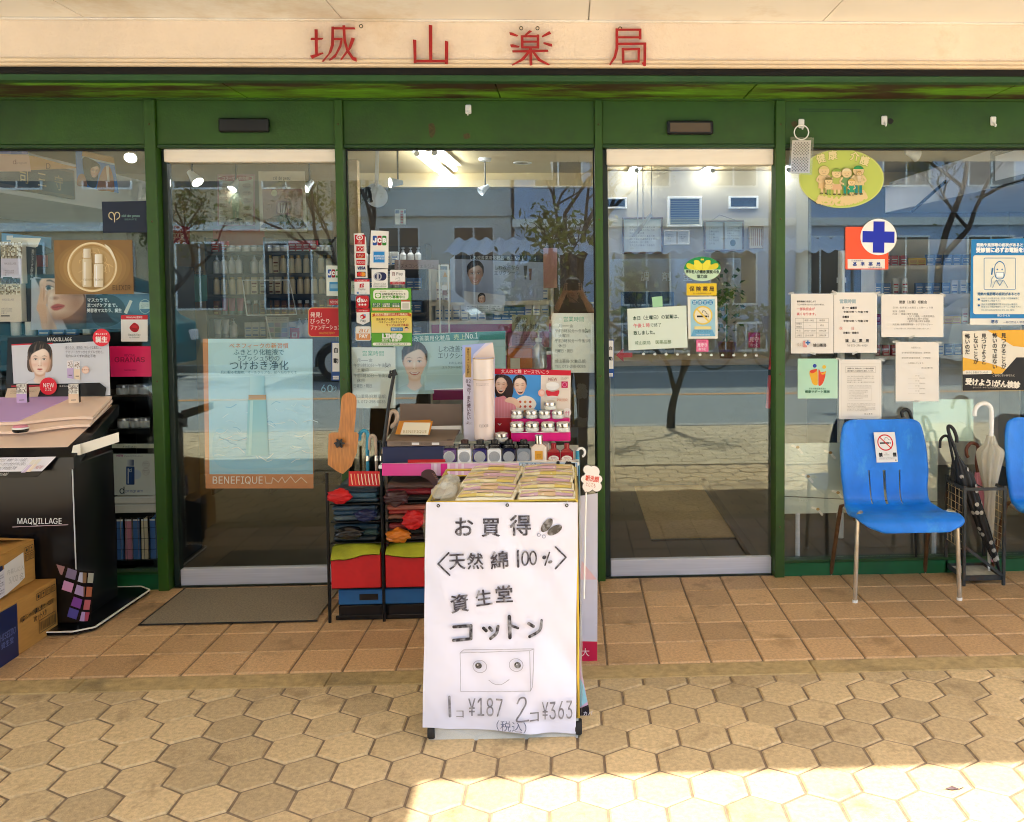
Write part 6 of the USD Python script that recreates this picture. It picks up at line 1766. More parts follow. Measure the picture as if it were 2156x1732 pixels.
m_ = prism(base, flat_map, .014)
obj('foot_plate', m_, 'board_black', ct)
m_ = prism(base.exterior.buffer(.004, 4), lambda p, l: flat_map(p, l + .0015), .004)
obj('foot_edge', m_, 'card_white', ct)
obj('corner_edge', bx(XR + .0005, XR + .003, YF - .001, YF + .004, .03, .70), 'steel_white', ct)
pr = Print(wall_map('c4', YF))
pr.text('MAQUILLAGE', 104, 826, 50, '#f4f2ee', font='l', w=280).line([(78, 845), (420, 831)], 3.4, '#e8c8cc').line([(205, 826), (232, 834)], 3, '#f4f2ee')
pr.mesh('brand', ct)
# sloping top: front edge low, back edge high, three curved steps
ZF, ZB = .735, .905

def top_pt(s, t):
    """s across 0..1 (to the door side), t 0 front .. 1 back."""
    y = YF - .02 + (YB + .02 - YF + .02) * t
    return np.array([-2.95 + (XR - .0 + .02 + 2.95) * s - .0 * t, y, ZF + (ZB - ZF) * t])

def slab(poly, lift, thick, n=14):
    return prism(poly, lambda p, l: np.array([top_pt(a, b) + [0, 0, lift + l] for a, b in p]), thick)

obj('tray_base', slab(Polygon([(0, 0), (1, 0), (1, 1), (0, 1)]), 0, .05), 'board_black', ct)
obj('tray_top', slab(Polygon([(0, .18), (.93, .18), (.97, .98), (0, .98)]), .004, .003), 'tray_pink', ct)
e = [(a, .42 + .06 * math.sin(a * 9 - .6)) for a in np.linspace(0, .97, 30)]
obj('wave_step', slab(Polygon(e + [(.975, .97), (0, .97)]), .03, .012), 'tray_pink', ct)
e2 = [(a, .5 + .05 * math.sin(a * 9 - .3)) for a in np.linspace(0, .97, 30)]
obj('wave_step', slab(Polygon(e2 + [(.975, .96), (0, .96)]), .048, .012), 'tray_pink', ct)
obj('wave_lilac', slab(Polygon([(a, .51 + .05 * math.sin(a * 9 - .3)) for a in np.linspace(0, .62, 24)] + [(.78, .955), (0, .955)]), .0505, .002), 'tray_lilac', ct)
fl_ = [top_pt(0, -.0) + [0, -.012, .006], top_pt(.93, -.0) + [0, -.012, .006], top_pt(.86, 0) + [0, -.05, -.07], top_pt(0, 0) + [0, -.05, -.07]]
fm = quad_map(fl_, (660, 70), 1)
obj('front_flap', prism(sbox(0, 0, 660, 70), fm, .003), 'board_black', ct)
pr = Print(fm)
pr.rect(0, 0, 658, 50, '#e9e6ee')
for k, s in enumerate(('使うたび、本物の「キレイな素肌」。', 'テカリ・カサつきをダブルで防ぐ。', '毛穴レスくずれ防止下地')):
    pr.text(s, 472, 14 + 14 * k, 12, '#6a6a74', slant=.2, w=(108, 112, 86)[k])
bottle_print(pr, 596, 10, 16, 44, '#d6c4e4', '#e8e0d2', .4)
bottle_print(pr, 612, 8, 16, 44, '#f2dcc8', '#e8e0d2', .4)
pr.text('NEW', 624, 42, 15, '#c06a72', font='l', w=24).text('MAQUILLAGE', 492, 64, 13, '#e9e6e0', font='l', w=56, slant=.15)
pr.mesh('flap_print', ct)
q = trimesh.convex.convex_hull(np.vstack([world_pts('c4', [(500, 330), (735, 258), (737, 318), (498, 398)], -.47), world_pts('c4', [(500, 330), (735, 258), (737, 318), (498, 398)], -.467)]))
obj('side_strip', q, 'cream_card', ct)
q = trimesh.convex.convex_hull(np.vstack([world_pts('c4', [(452, 342), (498, 330), (498, 400), (440, 402)], -.49), world_pts('c4', [(452, 342), (498, 330), (498, 400), (440, 402)], -.487)]))
obj('side_strip', q, 'cream_card', ct)
# back card with the printed face
CY0 = -.155
FR_SCALE['k'] = .2
cm = wall_map('s2', CY0)
m_ = prism(Polygon([(80, 200), (1155, 170), (1176, 812), (1130, 830), (60, 830)]), cm, .004)
obj('back_card', m_, 'board_black', ct)
pr = Print(cm)
pr.poly([(122, 285), (1158, 235), (1174, 812), (1120, 815), (1132, 735), (1060, 680), (145, 702)], '#d5d7e0')
pr.poly([(122, 270), (560, 256), (560, 268), (122, 284)], '#c81a30').text('MAQUILLAGE', 500, 238, 52, '#efece6', font='l', w=266)
# the printed portrait
portrait(pr, 424, 452, 224, hair='#15100e', skin='#f4dccb', shade='#d3a68a', smile=0, top='#d5d7e0', n=150)
pr.poly([(60, 690), (700, 690), (700, 812), (60, 830)], '#0d0c0f')
for s, y, w in (('使うたび、本物の「キレイな素肌」。', 318, 390), ('テカリ・カサつきをダブルで防ぐ。', 366, 420), ('毛穴レスくずれ防止下地', 408, 322)):
    pr.text(s, 696, y, 34, '#6c6a70', w=w)
pr.line([(696, 326), (1084, 320)], 1.6, '#8a8890')
for x, y, c2 in ((742, 445, '#c9b0dc'), (816, 455, '#f0d8bc')):
    pr.poly([(x - 32, y), (x + 34, y - 6), (x + 38, y + 200), (x - 26, y + 188)], '#efe8ea').poly([(x - 30, y + 82), (x + 36, y + 78), (x + 38, y + 196), (x - 26, y + 184)], c2)
    for k in range(26):
        pr.lift -= Print.STEP * .9
        a, b = rng.uniform(x - 28, x + 26), rng.uniform(y + 4, y + 74)
        pr.rect(a, b, a + 8, b + 7, rng.choice(['#8a6a5a', '#c9b8a8', '#5a4438']))
    pr.rect(x - 12, y + 152, x + 24, y + 160, '#4a3a44')
pr.ell(910, 545, 40, 40, '#f2c4b0').ell(910, 545, 30, 30, '#f6d8c8').ring(962, 486, 32, 32, 2.5, '#d2d4d6').text('化粧下地', 910, 550, 20, '#c07a5a', align='c')
pr.poly([(430, 716), (1060, 682), (1130, 735), (1120, 818), (430, 822)], '#0d0c0f').text('2.21 coming soon', 632, 726, 26, '#ddd8d2', font='l', w=224).poly([(120, 710), (430, 704), (430, 722), (120, 728)], '#b3132a')
pr.poly([(80, 740), (440, 722), (400, 830), (50, 842)], '#d6bca0').greek(110, 750, 400, 800, 3, '#8a7460')
pr.mesh('card_print', ct)
for k, (x, y, r_, lines) in enumerate(((1080, 200, 93, (('新しくなって', -30, 22, 124), ('誕生', 45, 66, 130))), (514, 717, 92, (('NEW', 12, 62, 122), ('2.21', 50, 44, 74))))):
    bg_ = Point(x, y).buffer(r_, 16)
    m_ = prism(bg_, wall_map('s2', CY0 - .012), .003)
    bd = obj('round_badge', m_, mat('badge_red', '#d90f2c', .35), ct)
    pr = Print(wall_map('s2', CY0 - .012))
    for s, dy, h, w in lines:
        pr.text(s, x, y + dy, h, '#fff2ee', font='l' if s[0] in 'N2' else 'j', bold=1 if k == 0 else 0, align='c', w=w)
    pr.mesh('badge_print', bd)
# two small cartons and a compact on the tray
for k, (x, y, c2) in enumerate(((245, 812, '#c9a8dc'), (795, 800, '#f0d0b4'))):
    s_ = 0 if k == 0 else 1
    p = top_pt(.60 if k == 0 else .86, .72) + [0, 0, .062]
    u_, v_ = (x, y)
    q = P(*fx('s2', x, 890), p[1])
    tt = thing('sample_carton', ['small lilac sample carton with mosaic top on the counter tray', 'small peach sample carton with mosaic top on the counter tray'][k], 'carton', (float(q[0]), float(p[1]), float(q[2])), 12)
    obj('carton_body', bx(-.02, .02, -.013, .013, 0, .082, .0008), 'card_white', tt)
    obj('dark_side', bx(.0205, .0215, -.012, .012, 0, .082), 'board_black', tt)
    pr = Print(lambda pts, l: np.c_[pts[:, 0] / 1000. - .02, np.full(len(pts), -.0131 - l), .082 - pts[:, 1] / 1000.])
    pr.rect(0, 42, 40, 82, c2)
    for i in range(8):
        for j in range(8):
            pr.lift -= Print.STEP
            pr.rect(i * 5 + .4, j * 5 + .8, i * 5 + 4.4, j * 5 + 4.8, rng.choice(['#8a7a70', '#cfc6bc', '#f0ece6', '#5d4c44']))
    pr.rect(10, 68, 30, 71, '#4a3c48')
    pr.mesh('print', tt)
q = P(*fx('s2', 220, 1205), -.42)
tt = thing('powder_compact', 'black and white powder compact under the tray wave', 'compact', q)
obj('case', lathe([(0, 0), (.026, 0), (.031, .006), (.031, .014), (0, .014)], 24), 'board_black', tt, smooth=40)
obj('band', lathe([(.0, .0145), (.031, .0145), (.031, .021), (0, .021)], 24), 'white_gloss', tt, smooth=40)
obj('lid', lathe([(0, .0215), (.03, .0215), (.024, .03), (0, .031)], 24), 'p_pink', tt, smooth=40)

t = thing('swatch_folder', 'black folder of purple, pink and brown swatches leaning on the counter foot', 'swatch card')
pA = world_pts('s3', [(700, 560), (868, 610), (830, 1150), (640, 1140)], -.545)
pB = world_pts('s3', [(868, 610), (1002, 610), (960, 1140), (830, 1150)], -.545)
for a, b in ((pA, (1, 1)), (pB, (1, 1))):
    obj('cover', trimesh.convex.convex_hull(np.vstack([a, np.array(a) + [0, .003, 0]])), 'board_black', t)
pr = Print(wall_map('s3', -.5455))
for q, c in ((((722, 572), (820, 605), (798, 702), (694, 672)), '#8a7a9a'), (((682, 705), (786, 740), (760, 836), (656, 802)), '#d89ac4'), (((785, 878), (876, 910), (852, 1008), (752, 972)), '#8a4aa8'), (((740, 992), (840, 1028), (812, 1122), (714, 1090)), '#5a52a8'),
             (((848, 620), (880, 622), (880, 732), (826, 716)), '#c8c8dc'), (((882, 622), (922, 626), (916, 734), (884, 734)), '#8a6a4a'), (((940, 626), (998, 628), (988, 734), (930, 732)), '#a8a89a'), (((818, 750), (888, 774), (888, 880), (790, 846)), '#b8a0cc'), (((890, 772), (906, 776), (898, 878), (890, 878)), '#8a5a3a'),
             (((922, 774), (982, 776), (972, 880), (912, 880)), '#b86a4a'), (((902, 912), (966, 914), (950, 1020), (884, 1018)), '#c86a72'), (((870, 1040), (906, 1042), (898, 1140), (846, 1138)), '#c8a8dc'), (((908, 1042), (954, 1046), (934, 1138), (900, 1140)), '#b84a64'), (((600, 535), (690, 560), (660, 650), (640, 640)), '#a87a78')):
    pr.poly(q, c)
pr.mesh('swatches', t)

XB = -2.178

def carton(name, label, x1, y0, y1, z0, z1, x0=-2.9, flap=False):
    t = thing(name, label, 'cardboard box')
    obj('carton_body', bx(x0, x1, y0, y1, z0, z1, .002), 'cardboard', t)
    return t, (lambda pts, l: np.c_[np.full(len(pts), x1 + l), y0 + pts[:, 0] * .001, z1 - pts[:, 1] * .001])

t, mp = carton('cardboard_box', 'lower brown cardboard box with a navy panel and black print', XB, -1.10, -.505, .001, .218)
pr = Print(mp)
pr.rect(130, 8, 330, 217, '#10204e').text('SHISEIDO', 205, 120, 34, '#6a78b0', font='l', w=110, slant=.3).text('資生堂', 225, 150, 26, '#6a78b0')
pr.text('MQ店ポイントメイク催事台C上置きセット02105SO', 345, 92, 24, '#2e2312', w=225, bold=1).text('1セット入り', 430, 122, 26, '#2e2312', w=90, bold=1)

def pictograms(pr, x, y, n, s, cols):
    for k in range(n):
        a, b = x + (k % cols) * s * 1.25, y + (k // cols) * s * 1.3
        pr.shape(sbox(a, b, a + s, b + s).exterior.buffer(1.2), '#2e2312')
        if k == 0:
            pr.ell(a + s / 2, b + s / 2, s * .25, s * .3, '#2e2312')
        elif k == 1:
            pr.poly([(a + s * .2, b + s * .5), (a + s * .5, b + s * .2), (a + s * .8, b + s * .5)], '#2e2312').line([(a + s * .5, b + s * .4), (a + s * .5, b + s * .8)], 2, '#2e2312')
        else:
            pr.rect(a + s * .28, b + s * .3, a + s * .36, b + s * .8, '#2e2312').rect(a + s * .62, b + s * .3, a + s * .7, b + s * .8, '#2e2312').poly([(a + s * .2, b + s * .36), (a + s * .32, b + s * .16), (a + s * .44, b + s * .36)], '#2e2312').poly([(a + s * .54, b + s * .36), (a + s * .66, b + s * .16), (a + s * .78, b + s * .36)], '#2e2312')

pictograms(pr, 455, 18, 4, 26, 4)
pr.shape(sbox(460, 130, 572, 182).exterior.buffer(1.2), '#2e2312')
for k in range(28):
    pr.rect(468 + k * 3.5, 138, 468 + k * 3.5 + rng.choice([1., 1.6, 2.2]), 174, '#2e2312')
pr.mesh('print', t)
obj('tape_strip', bx(-2.6, -2.35, -1.08, -.51, .2185, .219), mat('packing_tape', '#c9a468', .3), t)
t, mp = carton('cardboard_box', 'upper brown cardboard box with a taped white note and open flap', XB - .075, -1.14, -.52, .221, .388)
pr = Print(mp)
pr.rect(240, 40, 412, 165, '#10204e')
pictograms(pr, 555, 14, 4, 24, 2)
pr.poly([(372, 62), (416, 55), (416, 160), (372, 166)], '#e4dfe6').greek(376, 70, 412, 150, 8, '#5a4a5a')
pr.poly([(414, 42), (538, 26), (542, 132), (500, 146), (414, 162)], '#efe9e2').text('内着しに入', 428, 84, 22, '#c4beb6', rot=6).text('5/02 名', 436, 122, 30, '#c4beb6', rot=6)
pr.mesh('print', t)
xb = XB - .075
for k, (a, b, c, d) in enumerate((((xb, -1.14, .389), (xb, -.52, .389), (xb - .17, -.53, .402), (xb - .2, -1.12, .418)), ((xb - .02, -.52, .389), (-2.9, -.52, .389), (-2.9, -.62, .40), (xb - .05, -.66, .43)))):
    obj('flap', trimesh.convex.convex_hull(np.array([a, b, c, d, np.array(a) + [0, 0, .004], np.array(b) + [0, 0, .004], np.array(c) + [0, 0, .004], np.array(d) + [0, 0, .004]])), 'cardboard', t)

RY0, RY1 = -.50, -.10
RX0, RXM, RX1 = [float(P(u, 1100, RY0)[0]) for u in (690, 805, 1216)]
RZ = float(P(1000, 976, RY0)[2])
rk = thing('goods_rack', 'black goods rack with a pink striped front standing before the middle window', 'rack')
for x in (RX0, RXM, RX1):
    for y in (RY0, RY1):
        obj('upright', tube([(x, y, .0), (x, y, RZ + (.0 if x > RX0 else -.03))], .007, 8), 'rack_wire', rk, smooth=40)
obj('top_board', bx(RXM - .01, RX1 + .01, RY0 - .01, RY1, RZ - .016, RZ, .003), 'white_gloss', rk)
lev = [float(P(800, v, RY0)[2]) for v in (1026, 1060, 1098, 1142, 1238)]
for z in lev[1:]:
    for a, b in ((RX0, RXM), (RXM, RX1)):
        obj('shelf_tray', bx(a + .009, b - .009, RY0 + .004, RY1 - .004, z - .006, z, .002), 'rack_wire', rk)
FRP = wall_map('s6', RY0 - .0125)
m_ = prism(sbox(75, 1108, 2010, 1230), wall_map('s6', RY0 - .0112), .002)
obj('front_band', m_, 'card_white', rk)
pr = Print(wall_map('s6', RY0 - .0112))
pr.rect(75, 1108, 1430, 1230, '#e8b8d8').rect(75, 1108, 560, 1230, '#ea3a98', grad=('#e85aa8', (1, 0)))
for x in (590, 655, 720, 800, 860):
    pr.rect(x, 1108, x + (66 if x == 655 else 26), 1230, '#e21a8a' if x == 655 else '#f4dcec')
pr.rect(1430, 1100, 2006, 1230, '#dfe6ee').shape(sbox(1436, 1104, 2000, 1226).exterior.buffer(4), '#5a9ad0').text('つ', 1610, 1170, 90, '#7a8ae0', bold=2).text('土作', 1760, 1190, 110, '#1a1a1c', bold=4).text('お手ごろ', 1448, 1140, 40, '#2a2a2a')
pr.mesh('band_print', rk)
pr = Print(wall_map('s4', RY0 - .001))
m_ = prism(sbox(370, 645, 592, 745), wall_map('s4', RY0 - .0008), .002)
obj('header_strip', m_, 'crimson', rk)
for k in range(9):
    x = 385 + 23 * k
    pr.line([(x, 665), (x + 4, 700), (x + 10, 735)], 6, rng.choice(['#f2d8a8', '#ee8a5a', '#f0e0c8']), smooth=6)
pr.mesh('header_print', rk)

FOLD = [0]

def folded(x0, x1, y0, y1, z, h, color, label, group):
    m_name = 'cloth_' + color[1:]
    mat(m_name, color, .4, var=.4, vscale=14, bump=.6, bscale=50)
    q = bx(x0, x1, y0, y1, z, z + h, h * .32)
    q = q.subdivide_to_size(.03)
    p = q.vertices
    n = meshkit.noise(p * [22, 22, 40] + FOLD[0] * 7.3) - .5
    q.vertices = p + np.c_[n * .006, n * .008, (meshkit.noise(p * 25 + 3 + FOLD[0]) - .5) * h * .25]
    FOLD[0] += 1
    t = thing('folded_cloth', label, 'folded cloth', group=group)
    obj('cloth_fold', q, m_name, t, smooth=50)
    e = q.vertices
    f0 = float(y0)
    obj('front_hem', tube(curve([(x0 + (x1 - x0) * s, f0 - .002 + .003 * math.sin(9 * s + FOLD[0]), z + h * (.42 + .12 * math.sin(5 * s + FOLD[0]))) for s in np.linspace(.06, .94, 6)], 14), h * .07 + .0008, 5), m_name, t)
    return t

cols_l = ['#2c4250', '#33566a', '#1f2f3c', '#4a5a62', '#26435a', '#3a4a58', '#14222c', '#2f4a4c', '#203848']
cols_r = ['#1a1214', '#7a1420', '#5a4038', '#8a5a48', '#a83a34', '#c06a52', '#2a1a1c', '#161214', '#8a2a28']
names = {'#2c4250': 'slate blue', '#33566a': 'steel blue', '#1f2f3c': 'dark navy', '#4a5a62': 'grey', '#26435a': 'ink blue', '#3a4a58': 'dull blue grey', '#14222c': 'near black', '#2f4a4c': 'dark teal', '#203848': 'petrol blue',
         '#1a1214': 'black', '#7a1420': 'crimson', '#5a4038': 'dark brown', '#8a5a48': 'tan', '#a83a34': 'brick red', '#c06a52': 'salmon', '#2a1a1c': 'maroon black', '#161214': 'charcoal', '#8a2a28': 'rust red'}
for (a, b, cols, side) in ((RX0, RXM, cols_l, 'cane side'), (RXM, RX1, cols_r, 'pink side')):
    for lv, (z0, z1) in enumerate(((lev[1], lev[0] + .02), (lev[2], lev[1] - .008), (lev[3], lev[2] - .008))):
        n = 3
        h = (z1 - z0) / n * .9
        for k in range(n):
            if side == 'cane side' and lv == 0:
                h = (lev[0] - .012 - lev[1]) / 3
            w0 = (b - a) if side == 'cane side' else (b - a) * .5
            c = cols[(lv * 3 + k) % 9]
            folded(a + .014 + rng.uniform(0, .01), a + w0 - .014 - rng.uniform(0, .012), RY0 + .012 + rng.uniform(0, .012), RY1 - .05, z0 + .001 + k * h, h * .94, c,
                   f'{names[c]} folded cloth, {["topmost", "middle", "bottom"][2 - k] if k != 1 else "middle"} of its pile on the {["upper", "middle", "lower"][lv]} tray, {side}', 'folded cloths on the goods rack')
for k, (a, b) in enumerate(((RX0, RXM), (RXM, RXM + .34))):
    w = b - a
    t = thing('red_crate', ['red fabric crate at the cane side of the goods rack', 'red fabric crate at the pink side of the goods rack'][k], 'crate')
    z0, z1 = lev[4] + .001, lev[3] - .05
    for q in (bx(a + .01, b - .01, RY0 - .004, RY0 + .006, z0, z1, .003), bx(a + .01, b - .01, RY1 - .03, RY1 - .02, z0, z1, .003), bx(a + .01, a + .02, RY0 + .0065, RY1 - .0305, z0, z1, .003), bx(b - .02, b - .01, RY0 + .0065, RY1 - .0305, z0, z1, .003)):
        obj('crate_side', q, 'crimson', t)
    obj('crate_bottom', bx(a + .021, b - .021, RY0 + .007, RY1 - .031, z0, z0 + .01), 'crimson', t)
    tt = thing('lime_cloth', ['lime yellow cloth bulging from the crate at the cane side', 'lime yellow cloth draped over the crate at the pink side'][k], 'cloth')
    xs = np.linspace(a + .012, b - .012, 22)
    ys = np.linspace(RY0 - .014, RY1 - .04, 14)
    pts = np.array([[(x, y, z1 + .012 + .03 * math.sin(math.pi * (x - a) / w) * math.sin(1.2 + 2. * (y - RY0) / .4) + .012 * meshkit.noise(np.array([x * 30, y * 30, k])) - (.035 + .02 * math.sin(18 * x + k) if y < RY0 - .008 else 0)) for x in xs] for y in ys])
    f = [(j * 22 + i, j * 22 + i + 1, j * 22 + i + 23, j * 22 + i + 22) for j in range(13) for i in range(21)]
    v = np.vstack([pts.reshape(-1, 3), pts.reshape(-1, 3) - [0, 0, .006]])
    n = 22 * 14
    f2 = [(d + n, c + n, b_ + n, a_ + n) for a_, b_, c, d in f]
    rim = []
    border = [i for i in range(22)] + [j * 22 + 21 for j in range(1, 14)] + [13 * 22 + i for i in range(20, -1, -1)] + [j * 22 for j in range(12, 0, -1)]
    for i in range(len(border)):
        p0, p1 = border[i], border[(i + 1) % len(border)]
        rim.append((p1, p0, p0 + n, p1 + n))
    obj('cloth_sheet', (v, np.array(f + f2 + rim)), 'lime_cloth', tt, smooth=True)
t = thing('blue_crate', 'flat blue crate under the goods rack', 'crate')
bz0, bz1 = float(P(800, 1278, RY0)[2]), float(P(800, 1246, RY0)[2])
obj('crate_front', bx(RX0 + .03, RX1 - .1, RY0 + .03, RY0 + .045, bz0, bz1, .003), 'blue_crate', t)
obj('crate_body', bx(RX0 + .03, RX1 - .1, RY0 + .046, RY1 - .03, bz0, bz1 - .004, .003), 'blue_crate', t)
obj('crate_slot', bx(RX0 + .12, RX0 + .2, RY0 + .0285, RY0 + .0295, bz0 + .02, bz1 - .02), 'board_black', t)
t = thing('rack_base', 'black base box under the blue crate', 'base')
obj('base_body', bx(RX0 + .03, RX1 - .06, RY0 + .03, RY1 - .03, .006, bz0 - .003, .004), 'board_black', t)
obj('base_lip', bx(RX0 + .02, RX1 - .05, RY0 + .02, RY0 + .028, .001, .02, .002), 'board_black', t)
for k, (u, v, sx, sz, c, nm) in enumerate(((715, 1045, .05, .03, 'crimson', 'crimson'), (770, 1085, .045, .025, 'navy_box', 'navy blue'), (735, 1122, .06, .028, 'board_black', 'glossy black'), (835, 1050, .05, .035, 'leather_brown', 'dark maroon'), (870, 1095, .045, .04, 'crimson', 'red'), (838, 1128, .05, .03, 'orange_box', 'tan orange'))):
    c0 = P(u, v, RY0 - .012)
    q = trimesh.creation.icosphere(3, 1.)
    p = q.vertices
    q.vertices = p * [sx, .035, sz] * (1 + .75 * (meshkit.fbm(p * [2.2, 2.2, 4.] + k * 5)[:, None] - .5)) + c0
    tt = thing('soft_pouch', f'crumpled {nm} pouch stuffed loosely between the folded cloths of the rack', 'pouch')
    obj('pouch_body', q, c, tt, smooth=60)
    obj('drawstring', tube(curve([c0 + [-sx * .7, -.034, -.004], c0 + [0, -.04, .012], c0 + [sx * .5, -.036, .002]], 10), .001, 5), c, tt)
# canes, paddle, leather slipper at the rack
t = thing('wooden_paddle', 'varnished wooden board with a grip and a black star knob', 'wooden board')
y = -.42
sh = union_all([Polygon(curve([(303, 400), (318, 280), (324, 180), (335, 145), (370, 126), (408, 145), (419, 185), (412, 280), (400, 398)], 40)), Polygon([(242, 400), (258, 392), (420, 390), (432, 402), (420, 520), (385, 610), (330, 660), (290, 640), (235, 600), (236, 500)])]).buffer(4, 5)
m_ = prism(sh, wall_map('s4', y), .022)
obj('board', m_, 'wood_paddle', t)
c = P(*fx('s4', 308, 460), y)
star = Polygon([((1 + .28 * math.cos(6 * a)) * math.cos(a), (1 + .28 * math.cos(6 * a)) * math.sin(a)) for a in np.linspace(0, 2 * np.pi, 72, endpoint=False)])
star = affinity.scale(star, 29, 27, origin=(0, 0))
m_ = prism(affinity.translate(star, 308, 460), wall_map('s4', y - .024), .022)
obj('star_knob', m_, 'black_plastic', t, smooth=30)
obj('knob_cap', moved(lathe([(0, 0), (.012, 0), (.01, .004), (0, .005)], 16), c + [0, -.025, 0], rx=90), 'black_plastic', t, smooth=40)

def cane(name, label, pts, r, mname, fr='s4', y=-.44, foot=None):
    t = thing(name, label, 'cane')
    w = np.array(world_pts(fr, pts, y))
    obj('handle', tube(curve(w, 40), r, 9), mname, t, smooth=50)
    e = w[-1]
    b = foot if foot is not None else np.array([e[0], y, .25])
    obj('shaft', tube([e, b], r * .8, 9), mname, t, smooth=50)
    obj('collar', tube([e * .97 + b * .03, e * .92 + b * .08], r * 1.15, 9), 'chrome', t, smooth=50)
    return t

mat('cane_blue', '#2f8fb0', .35)
mat('cane_cream', '#b8a08a', .4, var=.2)
cane('walking_cane', 'black cane with a small side hook, standing slanted', [(640, 25), (648, 5), (668, 8), (664, 40), (640, 180), (602, 470)], .0075, 'black_plastic', y=-.46, foot=np.array([float(P(790, 1090, -.42)[0]), -.42, .3]))
h = world_pts('c2', [(345, 1490), (325, 1520), (318, 1500), (322, 1488)], -.462)
t_hook = thing('hook_clip', 'small black hook clip at the top of the black cane', 'hook')
obj('clip', tube(curve(h, 14), .004, 7), 'black_plastic', t_hook, smooth=50)
obj('clip_ring', tube(world_pts('c2', [(338, 1484), (352, 1520)], -.461), .0105, 10), 'black_plastic', t_hook, smooth=50)
cane('walking_cane', 'taupe crook handled cane behind the brown tray', [(664, 356), (660, 345), (684, 320), (692, 275), (676, 248), (650, 256), (634, 300), (614, 420)], .0095, 'cane_cream', y=-.38)
cane('walking_cane', 'cane with a pale blue crook handle beside the wooden board', [(440, 440), (446, 395), (470, 376), (492, 390), (497, 430), (494, 520)], .0085, 'cane_blue', y=-.40)
cane('walking_cane', 'cane with a cream and black crook handle beside the blue crook', [(505, 500), (508, 430), (526, 408), (545, 425), (552, 470), (552, 520)], .008, 'cane_cream', y=-.40)
cane('walking_cane', 'thin black crook cane nearest the navy box', [(556, 500), (560, 458), (574, 448), (584, 466), (584, 520)], .006, 'black_plastic', y=-.40)
t = thing('blue_loop_cane', 'blue tubed cane with a white ring grip beside the red bottles', 'cane')
c = P(*fx('s6', 2042, 1000), -.44)
a = np.linspace(-.4 * np.pi, 1.1 * np.pi, 18)
obj('ring_grip', tube(np.c_[c[0] + .017 * np.cos(a), np.full(18, -.44), c[2] + .019 * np.sin(a)], .0055, 8), 'white_gloss', t, smooth=40)
obj('tube', tube([(c[0] - .016, -.44, c[2] + .008), (c[0] - .01, -.44, .2)], .009, 9), 'cane_blue', t, smooth=40)
t = thing('leather_glove', 'dark brown leather slipper hanging from the rack beside the cotton basket', 'slipper')
g = Polygon(curve([(855, 655), (885, 636), (930, 642), (960, 690), (982, 750), (960, 765), (920, 720), (880, 690), (855, 680), (855, 655)], 40)).buffer(2)
m_ = prism(g, wall_map('s4', -.56), .03)
obj('upper', m_, 'leather_brown', t, smooth=40)
pr = Print(wall_map('s4', -.56))
for k in range(4):
    pr.line([(925 + 10 * k, 662 + 14 * k), (948 + 8 * k, 668 + 14 * k)], 3, '#9a6a5a')
pr.mesh('stitching', t)

yT = -.47
t = thing('sample_box', 'navy sample box with a brown tray and an upright brown lid', 'box')
obj('box_base', pxbox('s6', 78, 942, 690, 1104, yT, .26, .003), 'navy_box', t)
obj('red_liner', pxbox('s6', 330, 1070, 700, 1104, yT - .003, .0025), 'crimson', t)
q = pxbox('s6', 126, 886, 782, 936, yT + .004, .004, .001)
obj('tray_front', q, 'tray_brown', t)
p0, p1 = P(*fx('s6', 126, 888), yT), P(*fx('s6', 782, 888), yT)
l0, l1 = P(*fx('s6', 205, 735), -.25), P(*fx('s6', 862, 740), -.25)
obj('tray_floor', trimesh.convex.convex_hull(np.array([p0, p1, l0, l1, p0 - [0, 0, .006], p1 - [0, 0, .006], l0 - [0, 0, .006], l1 - [0, 0, .006]])), 'tray_brown', t)
obj('inner_card', pxbox('s6', 560, 738, 860, 812, -.30, .004), 'card_white', t)
m_ = prism(Polygon([(252, 516), (866, 522), (866, 742), (248, 738)]), wall_map('s6', -.25), .006)
obj('lid', m_, 'tray_brown', t)
pr = Print(wall_map('s6', yT + .0035))
for x in (262, 460):
    pr.rect(x + 108, 896, x + 180, 926, '#f0ece6').greek(x, 900, x + 100, 924, 3, '#3a302a')
pr.mesh('labels', t)
for k, (q, c, lab) in enumerate((([(205, 820), (245, 690), (556, 678), (540, 822)], 'envelope_orange', 'orange envelope lying in the brown tray, behind'), ([(222, 822), (262, 705), (578, 690), (545, 825)], 'envelope_orange', 'orange envelope in front, half covered by a cream card'))):
    tt = thing('envelope', lab, 'envelope')
    y = -.40 - .012 * k
    mat('envelope_orange', '#d98a1e', .6)
    m_ = prism(Polygon(q), wall_map('s6', y), .0015)
    obj('paper_fold', m_, c, tt)
    obj('flap_edge', tube(world_pts('s6', [q[1], q[2]], y - .001), .001, 5), c, tt)
t, pr = poster('benefit_card', 's6', [(255, 822), (292, 702), (556, 706), (530, 828)], 'cream card with pale gold capitals in front of the orange envelopes', 'card', -.425)
pr.poly([(255, 822), (292, 702), (556, 706), (530, 828)], '#f0e2c4').text('BENEFIQUE', 280, 808, 40, '#c0a070', font='l', w=240)
pr.mesh('print', t)

